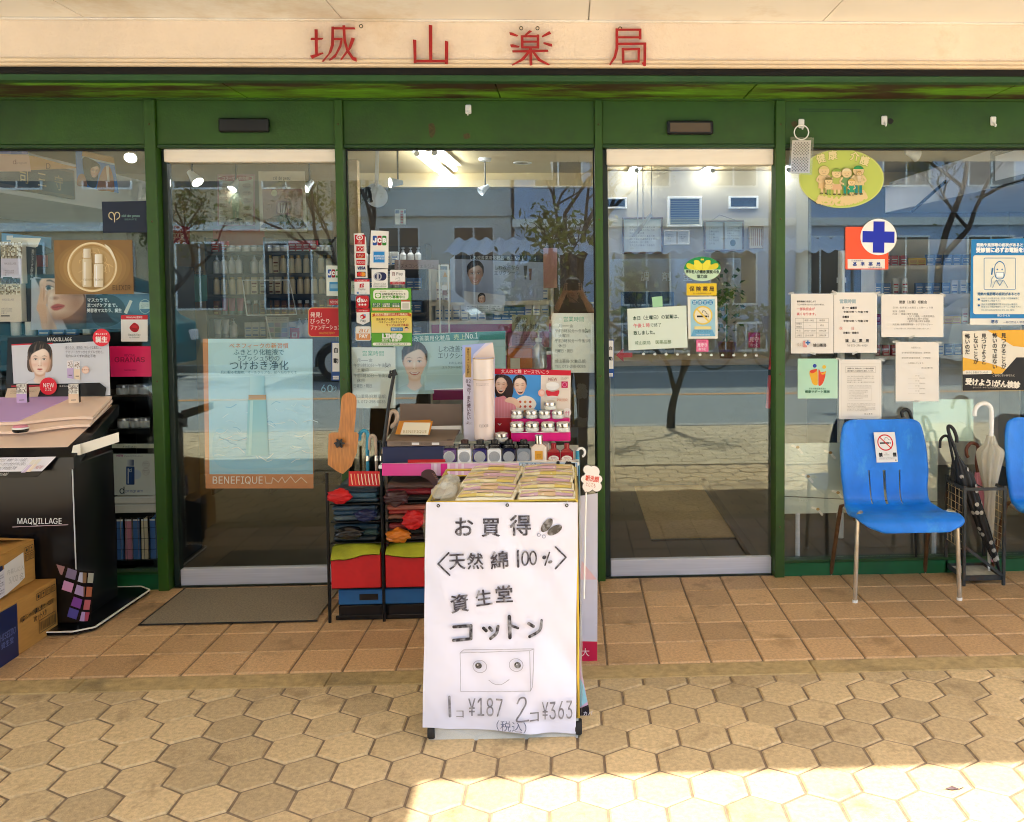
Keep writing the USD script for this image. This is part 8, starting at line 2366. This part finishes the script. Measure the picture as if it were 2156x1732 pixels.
def chair_shell(cx):
    n_s, n_t = 84, 61
    d = np.r_[0, np.cumsum(np.linalg.norm(np.diff(PROF, axis=0), axis=1))]
    from scipy.interpolate import PchipInterpolator
    s = np.linspace(0, d[-1], n_s)
    yy, zz, hw = PchipInterpolator(d, PROF[:, 0])(s), PchipInterpolator(d, PROF[:, 1])(s), PchipInterpolator(d, HALF)(s)
    tg = np.stack([np.gradient(yy), np.gradient(zz)], 1)
    tg /= np.linalg.norm(tg, axis=1, keepdims=True)
    nrm = np.stack([tg[:, 1], -tg[:, 0]], 1)          # towards sitter / up
    sign = np.where((nrm @ np.array([-1., 1.])) < 0, -1., 1.)
    nrm = nrm * sign[:, None]
    fr_ = s / d[-1]
    back = np.clip(1 - fr_ / .5, 0, 1) ** .5
    t = np.linspace(-1, 1, n_t)
    top, bot = [], []
    for i in range(n_s):
        curl = .030 * back[i] + .014 * math.exp(-((fr_[i] - .52) / .08) ** 2) - .012 * np.clip((fr_[i] - .62) / .38, 0, 1)
        edge = np.abs(t) ** 2.6
        roll = np.clip((np.abs(t) - .93) / .07, 0, 1) ** 2 * -.010
        off = curl * edge + roll
        px = cx + hw[i] * t
        py = yy[i] + nrm[i, 0] * off
        pz = zz[i] + nrm[i, 1] * off
        top.append(np.c_[px, py, pz])
        bot.append(np.c_[px, py - nrm[i, 0] * .007, pz - nrm[i, 1] * .007])
    top, bot = np.array(top), np.array(bot)
    n = n_s * n_t
    f = []

    def hole(i, j):
        if not (.30 < fr_[i] < .50):
            return False
        return any(abs(.5 * (t[j] + t[j + 1]) - q) < .018 for q in (-.36, 0, .36))
    edges = {}
    for i in range(n_s - 1):
        for j in range(n_t - 1):
            if hole(i, j):
                continue
            a, b, c, e = i * n_t + j, i * n_t + j + 1, (i + 1) * n_t + j + 1, (i + 1) * n_t + j
            f += [(a, e, c, b), (a + n, b + n, c + n, e + n)]
            for p, q in ((a, e), (e, c), (c, b), (b, a)):
                if (q, p) in edges:
                    del edges[(q, p)]
                else:
                    edges[(p, q)] = 1
    f += [(q, p, p + n, q + n) for p, q in edges]
    v = np.vstack([top.reshape(-1, 3), bot.reshape(-1, 3)])
    mm = trimesh.Trimesh(*meshkit.arrays((v, np.array(f)))[:2], process=False)
    trimesh.repair.fix_normals(mm)
    return mm

def make_chair(label, cx, group=None):
    t = thing('plastic_chair', label, 'chair', (cx, 0, 0), group=group)
    obj('seat_shell', chair_shell(0.), 'chair_blue', t, smooth=50)
    for s in (-1, 1):
        top_f, top_r = (s * .222, -.385, .392), (s * .212, -.125, .368)
        obj('leg', tube(curve([(s * .20, -.36, .398), (s * .222, -.388, .39), (s * .229, -.397, .34), (s * .24, -.404, .0)], 16), .0105, 10), 'leg_chrome', t, smooth=50)
        obj('leg', tube(curve([(s * .196, -.15, .372), (s * .212, -.128, .366), (s * .22, -.11, .33), (s * .236, -.022, .0)], 16), .0105, 10), 'leg_rust', t, smooth=50)
        obj('side_tube', tube([(s * .213, -.16, .366), (s * .215, -.26, .362), (s * .214, -.375, .384)], .0095, 10), 'leg_chrome', t, smooth=50)
        obj('foot_cap', lathe([(0, 0), (.012, 0), (.0125, .012), (0, .012)], 12).apply_translation((s * .24, -.404, 0)), 'white_gloss', t)
        obj('foot_cap', lathe([(0, 0), (.012, 0), (.0125, .012), (0, .012)], 12).apply_translation((s * .236, -.021, 0)), 'white_gloss', t)
    obj('cross_tube', tube([(-.213, -.30, .352), (.213, -.30, .352)], .009, 10), 'leg_rust', t, smooth=50)
    return t

ch = make_chair('blue plastic chair on chrome legs with a no smoking sticker on its back', 1.512)
# sticker on the back rest
q = [P(*fx('c6', x, y), yy) for x, y, yy in ((1205, 259, -.068), (1335, 257, -.068), (1356, 443, -.093), (1224, 446, -.093))]
SMK = quad_map(q, (150, 190), 1)
t = thing('no_smoking_sticker', 'white no smoking sticker with a red ring on the blue chair back', 'sticker')
obj('sheet', prism(sbox(0, 0, 150, 190), SMK, .001), 'plastic_sheet', t)
pr = Print(SMK)
pr.rect(0, 0, 150, 190, '#f4f2ee', r=5).ring(74, 66, 56, 52, 8, '#d81a24').rect(36, 64, 100, 74, '#1a1614').rect(104, 64, 112, 74, '#1a1614').line([(72, 50), (78, 34), (92, 36), (100, 48), (112, 50)], 3, '#8a8684', smooth=12).line([(36, 30), (112, 102)], 7, '#d81a24')
pr.text('禁', 20, 152, 26, '#1a1614', bold=2).text('煙', 118, 152, 26, '#1a1614', bold=2).text('NO', 74, 136, 9, '#5a5654', font='l', align='c').text('SMOKING', 74, 146, 8, '#5a5654', font='l', align='c').greek(16, 158, 134, 172, 2, '#a8a4a0').ell(134, 178, 5, 4, '#6a6664')
pr.mesh('print', t)
c2 = dup(ch, (2.325, .0, 0), 0., 'second blue plastic chair, cut off beside the umbrella stand')

# umbrella stand
sx0_, sx1_, sy0_, sy1_ = 1.853, 2.045, -.225, -.025
SH = .478
st = thing('umbrella_stand', 'rusty dark iron umbrella stand with wire grid sides and a drip tray', 'umbrella stand')
for x in (sx0_, sx1_):
    for y in (sy0_, sy1_):
        obj('post', bx(x - .007, x + .007, y - .007, y + .007, .0, SH if y == sy0_ else SH + .012, .0015), 'iron_dark', st)
for y in (sy0_, sy1_):
    obj('top_rail', bx(sx0_ + .0075, sx1_ - .0075, y - .005, y + .005, SH - .022, SH - .008, .001), 'iron_dark', st)
for x in (sx0_, sx1_):
    obj('top_rail', bx(x - .005, x + .005, sy0_ + .0075, sy1_ - .0075, SH - .022, SH - .008, .001), 'iron_dark', st)
    for k in range(5):
        y = sy0_ + .02 + (sy1_ - sy0_ - .04) * k / 4
        obj('grid_wire', tube([(x, y, SH - .022), (x, y, .17)], .0016, 5), 'wire_rust', st)
    for k in range(9):
        z = .17 + (SH - .03 - .17) * k / 8
        obj('grid_wire', tube([(x, sy0_ + .007, z), (x, sy1_ - .007, z)], .0016, 5), 'wire_rust', st)
obj('centre_bar', tube([((sx0_ + sx1_) / 2, sy0_, SH - .012), ((sx0_ + sx1_) / 2, sy1_, SH - .012)], .003, 6), 'iron_dark', st)
obj('brace', trimesh.convex.convex_hull(np.array([(sx0_ + .007, sy0_ - .004, .195), (sx0_ + .007, sy0_ - .004, .178), (sx1_ - .007, sy0_ - .004, .04), (sx1_ - .007, sy0_ - .004, .058), (sx0_ + .007, sy0_ - .007, .195), (sx0_ + .007, sy0_ - .007, .178), (sx1_ - .007, sy0_ - .007, .04), (sx1_ - .007, sy0_ - .007, .058)])), 'iron_dark', st)
obj('drip_tray', bx(sx0_ + .009, sx1_ - .009, sy0_ + .009, sy1_ - .009, .028, .034), 'tray_dirty', st)
for a in (bx(sx0_ + .008, sx1_ - .008, sy0_ + .003, sy0_ + .0085, .024, .048), bx(sx0_ + .008, sx1_ - .008, sy1_ - .0085, sy1_ - .003, .024, .048), bx(sx0_ + .003, sx0_ + .0075, sy0_ + .009, sy1_ - .009, .024, .048), bx(sx1_ - .0075, sx1_ - .003, sy0_ + .009, sy1_ - .009, .024, .048)):
    obj('tray_edge', a, 'iron_dark', st)

def umbrella(label, tip, top, prof, fabric, shaft_m, handle, hr, seed, tipm='white_gloss', pleats=8, depth=.22, dots=None):
    """A furled umbrella from tip to top; prof: (fraction, radius)."""
    tip, top = np.array(tip, float), np.array(top, float)
    L = np.linalg.norm(top - tip)
    ax = unit(top - tip)
    M = trimesh.geometry.align_vectors([0, 0, 1], ax)[:3, :3]
    t = thing('umbrella', label, 'umbrella')
    fr_, rad = np.array(prof).T
    n_a, n_z = pleats * 6, 40
    z = np.linspace(fr_[0], fr_[-1], n_z)
    r = np.interp(z, fr_, rad)
    a = np.linspace(0, 2 * np.pi, n_a, endpoint=False)
    v = []
    for i in range(n_z):
        tw = a + z[i] * 1.4
        mod = 1 - depth * (.5 + .5 * np.cos(pleats * a + seed)) * min(1, r[i] / .02) + .05 * np.sin(3 * a + 9 * z[i] + seed)
        v.append(np.c_[r[i] * mod * np.cos(tw), r[i] * mod * np.sin(tw), np.full(n_a, z[i] * L)])
    v = np.vstack(v)
    f = [(i * n_a + j, i * n_a + (j + 1) % n_a, (i + 1) * n_a + (j + 1) % n_a, (i + 1) * n_a + j) for i in range(n_z - 1) for j in range(n_a)]
    obj('canopy', (v @ M.T + tip, np.array(f)), fabric, t, smooth=True)
    obj('shaft', tube([tip + ax * L * .02, top], .0045, 8), shaft_m, t, smooth=40)
    obj('tip', tube([tip, tip + ax * .05], [.0055, .006], 9), tipm, t, smooth=40)
    obj('handle', tube(curve(np.vstack([[top - ax * .03], handle]), 36), hr, 10), 'white_gloss' if tipm == 'white_gloss' else shaft_m, t, smooth=50)
    if dots:
        dm, nd = dots
        r_ = random.Random(seed)
        pr = Print(lambda p, l: p, base=0)
        for k in range(nd):
            zc, ac = r_.uniform(.12, .9), r_.uniform(0, 6.28)
            R0 = float(np.interp(zc, fr_, rad)) * 1.02 + .0012
            if R0 < .012:
                continue
            rr = .0105
            b = np.linspace(0, 2 * np.pi, 12, endpoint=False)
            p = np.array([(R0 * math.cos(ac + rr * math.cos(q) / R0), R0 * math.sin(ac + rr * math.cos(q) / R0), zc * L + rr * math.sin(q)) for q in b] + [(R0 * math.cos(ac), R0 * math.sin(ac), zc * L)])
            pr.add(p @ M.T + tip, [(12, i, (i + 1) % 12) for i in range(12)], lin('#a9a49a'))
        vv, ff, cc = np.vstack(pr.v), np.vstack(pr.f), np.vstack(pr.c)
        d_ = obj('dot_pattern', (vv, ff), 'printed_ink', t)
        UsdGeom.PrimvarsAPI(d_).CreatePrimvar('ink', Sdf.ValueTypeNames.Color3fArray, 'vertex').Set(Vt.Vec3fArray.FromNumpy(cc.astype(np.float32)))
    return t

mat('umbrella_black', '#131316', .6, var=.2, bump=.3)
mat('umbrella_brown', '#5a2a14', .3, var=.2)
mat('umbrella_pink', '#d98a9a', .6, var=.15)
MATS['umbrella_film'] = usdkit.material(stage, '/World/Looks/umbrella_film', {'d': ('principled_bsdf', {'base_color': lin('#efe9d8', .9), 'roughness': .3}), 'tr': ('translucent_bsdf', {'color': lin('#efe9d8', .8)}), 't': ('transparent_bsdf', {'color': (.96, .95, .9)}),
                                        'm1': ('mix_closure', {'fac': .45}), 'm2': ('mix_closure', {'fac': .3})},
                                        [('d.BSDF', 'm1.closure1'), ('tr.BSDF', 'm1.closure2'), ('m1.closure', 'm2.closure1'), ('t.BSDF', 'm2.closure2')], surface='m2.closure')
yU = -.12
W7 = lambda pts, y=yU: np.array(world_pts('t7', pts, y))
tip, top = W7([(604, 1545)])[0], W7([(618, 405)])[0]
tip[2] = max(tip[2], .036)
umbrella('clear white umbrella with a white crook handle, its film half loose', tip, top, [(.05, .006), (.2, .013), (.42, .026), (.55, .026), (.6, .03), (.72, .045), (.84, .062), (.9, .066), (.905, .05), (.93, .035), (1.0, .02)], 'umbrella_film', 'white_gloss',
         W7([(624, 380), (626, 230), (612, 175), (575, 152), (525, 165), (496, 205), (492, 250)]), .0105, 3, depth=.35)
tip, top = W7([(694, 1545)], -.15)[0], W7([(355, 570)], -.15)[0]
tip[2] = max(tip[2], .036)
umbrella('black umbrella with pale dots leaning across the stand, black loop handle', tip, top, [(.02, .006), (.2, .022), (.4, .03), (.55, .031), (.7, .034), (.78, .044), (.84, .042), (.9, .026), (1.0, .012)], 'umbrella_black', 'umbrella_black',
         W7([(335, 500), (300, 410), (285, 345), (300, 330), (330, 360), (352, 420), (352, 458)], -.15), .0085, 5, tipm='black_plastic', dots=('x', 46))
tip, top = W7([(640, 1500)], -.06)[0], W7([(512, 690)], -.06)[0]
tip[2] = .036
umbrella('pink umbrella with a dark brown wooden crook handle behind the clear one', tip, top, [(.05, .006), (.4, .022), (.8, .028), (.92, .024), (1., .01)], 'umbrella_pink', 'umbrella_brown',
         W7([(508, 600), (520, 500), (500, 470), (460, 465), (430, 505), (430, 550), (442, 574)], -.06), .0085, 7, tipm='umbrella_brown')
tip, top = W7([(406, 1520)], -.08)[0], W7([(330, 600)], -.08)[0]
tip[2] = .036
umbrella('short plain black umbrella with a thin black crook at the chair side of the stand', tip, top, [(.05, .006), (.4, .026), (.7, .03), (.85, .024), (1., .01)], 'umbrella_black', 'umbrella_black',
         W7([(300, 470), (285, 415), (255, 408), (226, 440), (222, 500)], -.08), .0065, 9, tipm='black_plastic')
t = thing('black_handle', 'black hooked umbrella handle leaning behind the blue chair top', 'umbrella')
hp = np.array(world_pts('c6', [(1440, 230), (1440, 180), (1424, 130), (1398, 118), (1380, 135), (1386, 165)], -.02))
obj('handle', tube(curve(hp, 24), .009, 9), 'black_plastic', t, smooth=50)
obj('shaft', tube([hp[0], [hp[0][0] + .03, -.02, .02]], .006, 8), 'black_plastic', t, smooth=50)
# the street behind the viewer, mirrored in the panes
mat('bark_dark', '#3a2f26', .9, var=.3, vscale=18, stretch=(1, 1, .3), bump=.6)
MATS['leaf_spring'] = usdkit.material(stage, '/World/Looks/leaf_spring', {'oi': ('geometry', {}), 'r': ('rgb_ramp', {'ramp': [(0., lin('#5d6a1c')), (.5, lin('#8f8f22')), (1., lin('#b8a52c'))]}), 'd': ('principled_bsdf', {'roughness': .5}), 't': ('translucent_bsdf', {}), 'm': ('mix_closure', {'fac': .35})},
                                      [('oi.random_per_island', 'r.fac'), ('r.color', 'd.base_color'), ('r.color', 't.color'), ('d.BSDF', 'm.closure1'), ('t.BSDF', 'm.closure2')], surface='m.closure')

def street_tree(label, x, y, h, leaves, seed, spread=1., ymax=9.):
    r = random.Random(seed)
    t = thing('street_tree', label, 'tree', (x, y, .0))
    limbs, tips = [], []

    def grow(p, d, length, rad, depth):
        pts = [np.array(p)]
        dd = np.array(d, float)
        for _ in range(4):
            dd = unit(dd + [r.gauss(0, .16), r.gauss(0, .16), r.gauss(.03, .08)])
            q_ = pts[-1] + dd * length / 4
            q_[1] = min(q_[1], ymax)
            pts.append(q_)
        limbs.append(tube(curve(pts, 10), np.linspace(rad, rad * .55, len(curve(pts, 10))), 7))
        if depth == 0 or rad < .008:
            tips.extend(pts[1:])
            return
        for _ in range(r.randint(2, 3)):
            a = r.uniform(0, 6.28)
            k = r.uniform(.5, 1.) * spread
            grow(pts[r.choice((2, 3, 4))], unit(dd + [math.cos(a) * k, math.sin(a) * k, r.uniform(-.1, .4)]), length * r.uniform(.6, .8), rad * .58, depth - 1)
        tips.append(pts[-1])

    grow((0, 0, -.02), (0, 0, 1), h * .42, h * .017 + .015, 4)
    obj('trunk', limbs, 'bark_dark', t, smooth=60)
    if leaves:
        v, f = [], []
        for k in range(leaves):
            c = tips[r.randrange(len(tips))] + np.array([r.gauss(0, .13), r.gauss(0, .13), r.gauss(0, .1)])
            c[1] = min(c[1], ymax)
            s = r.uniform(.03, .06)
            a, b = unit([r.gauss(0, 1) for _ in range(3)]), unit([r.gauss(0, 1) for _ in range(3)])
            n = len(v)
            v += [c - a * s, c + b * s * .55, c + a * s, c - b * s * .55]
            f += [(n, n + 1, n + 2), (n, n + 2, n + 3)]
        obj('crown', (np.array(v), np.array(f)), 'leaf_spring', t)
    return t

street_tree('slim street tree with yellow green leaves on the near kerb, mirrored in the middle pane', -.75, -4.40, 2.3, 900, 4, .8, .0)
street_tree('young forked street tree on the near kerb, mirrored in the paper-notice door', 1.0, -4.42, 1.9, 300, 8, .7, -.02)
street_tree('leafy tree on the far pavement behind the bicycle shelter', -3.4, -13.4, 6.0, 2600, 12)
street_tree('bare tree on the far pavement beside the grey building', .2, -13.6, 6.2, 400, 15)
street_tree('wide bare tree on the far pavement behind the parked van', -8.2, -13.6, 6.0, 1500, 19)
street_tree('leafy tree at the far end of the opposite fence', 7.5, -14.0, 6.5, 1500, 23)
# buildings opposite
mat('wall_blue', '#a4b6d0', .8, var=.08, vscale=2)
mat('wall_tan', '#cbb592', .85, var=.1, vscale=2)
mat('wall_pale', '#e2e0d8', .85, var=.08, vscale=2)
mat('window_dark', '#1a232c', .12)

def block(label, x0, x1, y, h, m_wall, floors, wins, seed):
    t = thing('building', label, 'building')
    obj('wall', bx(x0, x1, y - 6, y, -.1, h), m_wall, t)
    fh = h / floors
    for k in range(floors):
        obj('floor_band', bx(x0 - .05, x1 + .05, y + .002, y + .14, (k + 1) * fh - .22, (k + 1) * fh), 'wall_pale', t)
        for j in range(wins):
            a = x0 + (x1 - x0) * (j + .22) / wins
            b = x0 + (x1 - x0) * (j + .78) / wins
            w = obj('window', bx(a, b, y + .004, y + .05, k * fh + .85, k * fh + fh - .5), 'white_gloss', t)
            obj('pane', bx(a + .05, (a + b) / 2 - .025, y + .051, y + .056, k * fh + .9, k * fh + fh - .55), 'window_dark', w)
            obj('pane', bx((a + b) / 2 + .025, b - .05, y + .051, y + .056, k * fh + .9, k * fh + fh - .55), 'window_dark', w)
    obj('roof', bx(x0 - .15, x1 + .15, y - 6.1, y + .2, h + .002, h + .25), 'wall_pale', t)
    return t

block('blue grey four storey building opposite the shop', -1.5, 13, -20, 13, 'wall_blue', 4, 6, 1)
block('tan apartment building opposite beyond the van', -22, -6.2, -19, 12.5, 'wall_tan', 4, 7, 2)
block('narrow pale house between the tan and the blue grey buildings', -6.0, -1.7, -21.5, 11, 'wall_pale', 3, 2, 3)
block('pale long building at the far end of the street', 13.4, 34, -19, 12, 'wall_pale', 4, 8, 4)
block('tan long building at the near end of the street', -40, -22.3, -20, 12, 'wall_blue', 4, 7, 5)
# bicycle shelter with corrugated roof
mat('poly_roof', '#dfe8f0', .25, spec=.6)
mat('post_grey', '#8a8f94', .5, metal=.5)
sh_ = thing('bicycle_shelter', 'open bicycle shelter with a white corrugated roof opposite', 'shelter')
n = 240
xs = np.linspace(-2.4, 6.2, n)
zc = .035 * np.sin(np.arange(n) * 2 * math.pi / 8)
v = np.vstack([np.c_[xs, np.full(n, -12.6), 2.06 + zc], np.c_[xs, np.full(n, -14.4), 2.42 + zc], np.c_[xs, np.full(n, -12.6), 2.05 + zc], np.c_[xs, np.full(n, -14.4), 2.41 + zc]])
f = [(i, i + 1, n + i + 1, n + i) for i in range(n - 1)] + [(2 * n + i, 3 * n + i, 3 * n + i + 1, 2 * n + i + 1) for i in range(n - 1)] + [(i, 2 * n + i, 2 * n + i + 1, i + 1) for i in range(n - 1)]
obj('roof_sheet', (v, np.array(f)), 'poly_roof', sh_)
for x in (-2.2, .6, 3.4, 6.0):
    obj('post', tube([(x, -14.2, 0), (x, -14.2, 2.3)], .04, 8), 'post_grey', sh_)
    obj('arm', tube([(x, -14.2, 2.3), (x, -12.7, 2.02)], .03, 8), 'post_grey', sh_)
fe = thing('street_fence', 'white bar fence along the far pavement', 'fence')
for z in (.12, .66):
    obj('rail', bx(-3, 16, -12.62, -12.58, z, z + .04), 'white_gloss', fe)
for k in range(96):
    x = -3 + k * .2
    obj('bar', bx(x, x + .025, -12.612, -12.588, .161, .659), 'white_gloss', fe)
for x in (-3, 1.75, 6.5, 11.25, 16):
    obj('post', bx(x - .03, x + .03, -12.65, -12.63, .0, .74), 'white_gloss', fe)

def vehicle(label, x, y, colour, van):
    t = thing('parked_car', label, 'van' if van else 'car', (x, y, -.11))
    h = 1.72 if van else 1.42
    prof = Polygon([(-1.9, .3), (1.85, .3), (1.93, .62), (1.86, .9), (1.62, 1.02), (1.1, h - .1), (.8, h), (-1.7, h), (-1.88, h - .2), (-1.95, .8)] if van else [(-2, .3), (2, .3), (2.08, .6), (1.9, .86), (1.05, .95), (.45, h), (-.9, h), (-1.55, .98), (-2.0, .92), (-2.08, .6)]).buffer(.06, 4)
    for c in (-1.2, 1.25):
        prof = prof.difference(Point(c, .3).buffer(.36, 10))
    b = trimesh.creation.extrude_polygon(prof, 1.56, engine='earcut')
    b.apply_transform(trimesh.transformations.rotation_matrix(math.pi / 2, [1, 0, 0]))
    b.apply_translation((0, .78, 0))
    obj('body', b, mat(colour[0], colour[1], .25, coat=.6), t, smooth=30)
    for k, (a, c) in enumerate(((-1.7, -.75), (-.65, .25), (.35, 1.15)) if van else ((-1.1, -.3), (-.2, .6))):
        q = Polygon([(a, 1.0), (c if c < 1 else c + .15, 1.0), (c if c < 1 else c - .22, h - .16), (a, h - .16)] if van else [(a - (.2 if k == 0 else 0), .98), (c + (.25 if k else 0), .98), (c, h - .1), (a, h - .1)])
        for yy in (.782, -.792):
            g_ = trimesh.creation.extrude_polygon(q, .01, engine='earcut')
            g_.apply_transform(trimesh.transformations.rotation_matrix(math.pi / 2, [1, 0, 0]))
            g_.apply_translation((0, yy + .01, 0))
            obj('window', g_, 'window_dark', t)
    for cx_ in (-1.2, 1.25):
        for yy in (.7, -.7):
            w = obj('wheel', moved(lathe([(.2, -.09), (.3, -.09), (.31, -.07), (.31, .07), (.3, .09), (.2, .09)], 24), (cx_, yy, .31), rx=90), 'rubber_black', t, smooth=40)
            obj('rim', moved(lathe([(0, -.07), (.2, -.08), (.2, .08), (0, .07)], 16), (cx_, yy, .31), rx=90), 'p_silver', w)
    for yy in (-.55, .55):
        obj('headlight', bx(1.9, 1.99, yy - .16, yy + .16, .62, .82, .02), 'white_gloss', t)
        obj('tail_light', bx(-2.03, -1.96, yy - .14, yy + .14, .7, .95, .02), 'p_red', t)
    return t

vehicle('teal van parked along the far kerb', -8.6, -10.9, ('van_teal', '#1f6a70'), True)
vehicle('white car parked along the far kerb beyond the fence', 8.4, -10.8, ('car_white', '#dcdcd8'), False)
hd = thing('hedge', 'clipped green hedge between the far fence and the bicycle shelter', 'hedge')
nr = np.random.default_rng(5)
c = np.c_[nr.uniform(-2.5, 12, 5000), nr.normal(-13.1, .16, 5000), nr.uniform(.05, 1., 5000)]
a, b = nr.normal(0, .045, (5000, 3)), nr.normal(0, .03, (5000, 3))
obj('foliage', (np.stack([c - a, c + b, c + a, c - b], 1).reshape(-1, 3), np.arange(20000).reshape(-1, 4)), 'leaf_plant', hd, kind='stuff')

def bicycle(label, x, y, col):
    t = thing('bicycle', label, 'bicycle', (x, y, -.11))
    a = np.linspace(0, 2 * np.pi, 28, endpoint=False)
    for cx in (-.52, .52):
        obj('wheel', tube(np.c_[cx + .33 * np.cos(a), 0 * a, .34 + .33 * np.sin(a)], .02, 6, closed=True), 'rubber_black', t, smooth=60)
    for p in (((-.52, 0, .34), (-.1, 0, .34)), ((-.1, 0, .34), (-.22, 0, .82)), ((-.52, 0, .34), (-.2, 0, .72)), ((-.1, 0, .34), (.36, 0, .78)), ((.52, 0, .34), (.34, 0, .98))):
        obj('frame_tube', tube(p, .018, 7), col, t)
    obj('saddle', bx(-.36, -.1, -.07, .07, .83, .89, .02), 'rubber_black', t)
    obj('handlebar', tube(curve([(.2, -.28, 1.), (.34, 0, 1.02), (.2, .28, 1.)], 12), .014, 7), 'chrome', t)
    obj('basket', bx(.42, .7, -.17, .17, .72, .96, .02), 'blue_crate', t)

bicycle('blue bicycle with a basket by the far kerb', 3.1, -11.4, 'blue_crate')
bicycle('black bicycle with a basket by the far kerb nearer the white car', 5.0, -11.5, 'black_metal')
vehicle('silver car parked along the far kerb before the narrow pale house', -2.6, -10.9, ('car_silver', '#a8adb2'), False)
t = thing('utility_pole', 'grey concrete utility pole on the far pavement', 'utility pole')
obj('pole', tube([(4.6, -12.9, 0), (4.6, -12.9, 9)], [.16, .11], 14), 'wall_pale', t, smooth=50)
obj('crossarm', bx(3.9, 5.3, -12.95, -12.85, 8.2, 8.3), 'post_grey', t)
# the person taking the picture, seen only in the glass
import manifold3d as m3

def skin_of(bones, edge=.02, it=8):
    parts = []
    for a, ra, b, rb in bones:
        s0 = m3.Manifold.sphere(ra, 18).translate([float(x) for x in a])
        s1 = m3.Manifold.sphere(rb, 18).translate([float(x) for x in b])
        parts.append(m3.Manifold.batch_hull([s0, s1]))
    M = m3.Manifold.batch_boolean(parts, m3.OpType.Add).refine_to_length(edge).to_mesh()
    q = trimesh.Trimesh(M.vert_properties[:, :3], M.tri_verts)
    trimesh.smoothing.filter_taubin(q, iterations=it)
    return q

mat('skin', '#c58d6b', .5, spec=.4)
mat('hair_black', '#0e0b0a', .4, bump=.4, bscale=200, stretch=(1, 1, .1))
mat('shirt_black', '#15151a', .8, bump=.3)
mat('trousers_dark', '#22242c', .85, bump=.3)
pn = thing('person', 'person in a black top with long dark hair photographing the shop with a raised phone', 'person', (.03, -4.56, 0))
B = [((0, 0, .86), .12, (0, 0, 1.02), .105), ((0, 0, 1.02), .105, (0, .0, 1.17), .115), ((-.1, 0, 1.19), .07, (.1, 0, 1.19), .07), ((0, .0, 1.2), .05, (0, .015, 1.3), .042), ((0, .02, 1.34), .062, (0, .01, 1.42), .082), ((0, .055, 1.315), .03, (0, .05, 1.36), .05), ((0, .1, 1.365), .008, (0, .085, 1.395), .008)]
for s in (-1, 1):
    B += [((s * .155, 0, 1.19), .048, (s * .235, .08, 1.06), .037), ((s * .235, .08, 1.06), .036, (s * .085, .18, 1.36), .024), ((s * .085, .18, 1.36), .024, (s * .072, .205, 1.40), .022), ((s * .082, .0, 1.36), .01, (s * .085, .0, 1.38), .012)]
    B += [((s * .07, 0, .84), .09, (s * .085, .01, .47), .058), ((s * .085, .01, .47), .055, (s * .09, -.01, .1), .036), ((s * .09, -.02, .045), .04, (s * .1, .14, .035), .03)]
    for k in range(4):
        z = 1.385 + .021 * k
        B += [((s * .072, .205, 1.392 + .012 * k), .012, (s * .078, .243, z), .0085), ((s * .078, .243, z), .0085, (s * .06, .268, z + .004), .008)]
    B += [((s * .072, .2, 1.39), .012, (s * .05, .222, 1.372), .009), ((s * .05, .222, 1.372), .009, (s * .03, .236, 1.39), .008)]
obj('body', skin_of(B, .018, 5), 'skin', pn, smooth=True)
obj('top', skin_of([((0, 0, .84), .128, (0, 0, 1.02), .114), ((0, 0, 1.02), .114, (0, 0, 1.16), .123), ((-.11, 0, 1.185), .078, (.11, 0, 1.185), .078)] + [((s * .15, 0, 1.19), .058, (s * .215, .065, 1.09), .05) for s in (-1, 1)]), 'shirt_black', pn, smooth=True)
obj('trousers', skin_of([((0, 0, .86), .127, (0, 0, .8), .12)] + [x for s in (-1, 1) for x in (((s * .07, 0, .82), .1, (s * .085, .01, .47), .072), ((s * .085, .01, .47), .072, (s * .09, -.01, .09), .055))]), 'trousers_dark', pn, smooth=True)
obj('shoe', skin_of([((-.09, -.03, .04), .045, (-.1, .16, .035), .036)], .02, 4), 'shirt_black', pn, smooth=True)
obj('shoe', skin_of([((.09, -.03, .04), .045, (.1, .16, .035), .036)], .02, 4), 'shirt_black', pn, smooth=True)
obj('hair', skin_of([((0, -.015, 1.44), .085, (0, -.03, 1.36), .088), ((-.06, -.03, 1.42), .045, (-.085, -.04, 1.22), .035), ((.06, -.03, 1.42), .045, (.085, -.04, 1.22), .035), ((0, -.06, 1.38), .07, (0, -.085, 1.18), .06), ((-.04, .05, 1.475), .03, (.04, .05, 1.475), .03)], .016, 5), 'hair_black', pn, smooth=True)
for s in (-1, 1):
    obj('eye', trimesh.creation.icosphere(2, .011).apply_translation((s * .03, .083, 1.41)), 'white_gloss', pn)
    obj('eyebrow', tube([(s * .015, .094, 1.432), (s * .045, .085, 1.434)], .004, 5), 'hair_black', pn)
obj('mouth', tube([(-.02, .093, 1.338), (0, .097, 1.336), (.02, .093, 1.338)], .005, 6), mat('lip', '#a04a44', .5), pn)
t = thing('phone', 'black phone held sideways in both hands', 'phone')
obj('case', bx(-.05, .11, -4.304, -4.296, 1.385, 1.462, .003), 'black_plastic', t)
obj('lens_rim', moved(lathe([(0, 0), (.008, 0), (.008, .002), (0, .002)], 16), (.09, -4.2955, 1.445), rx=-90), 'chrome', t)
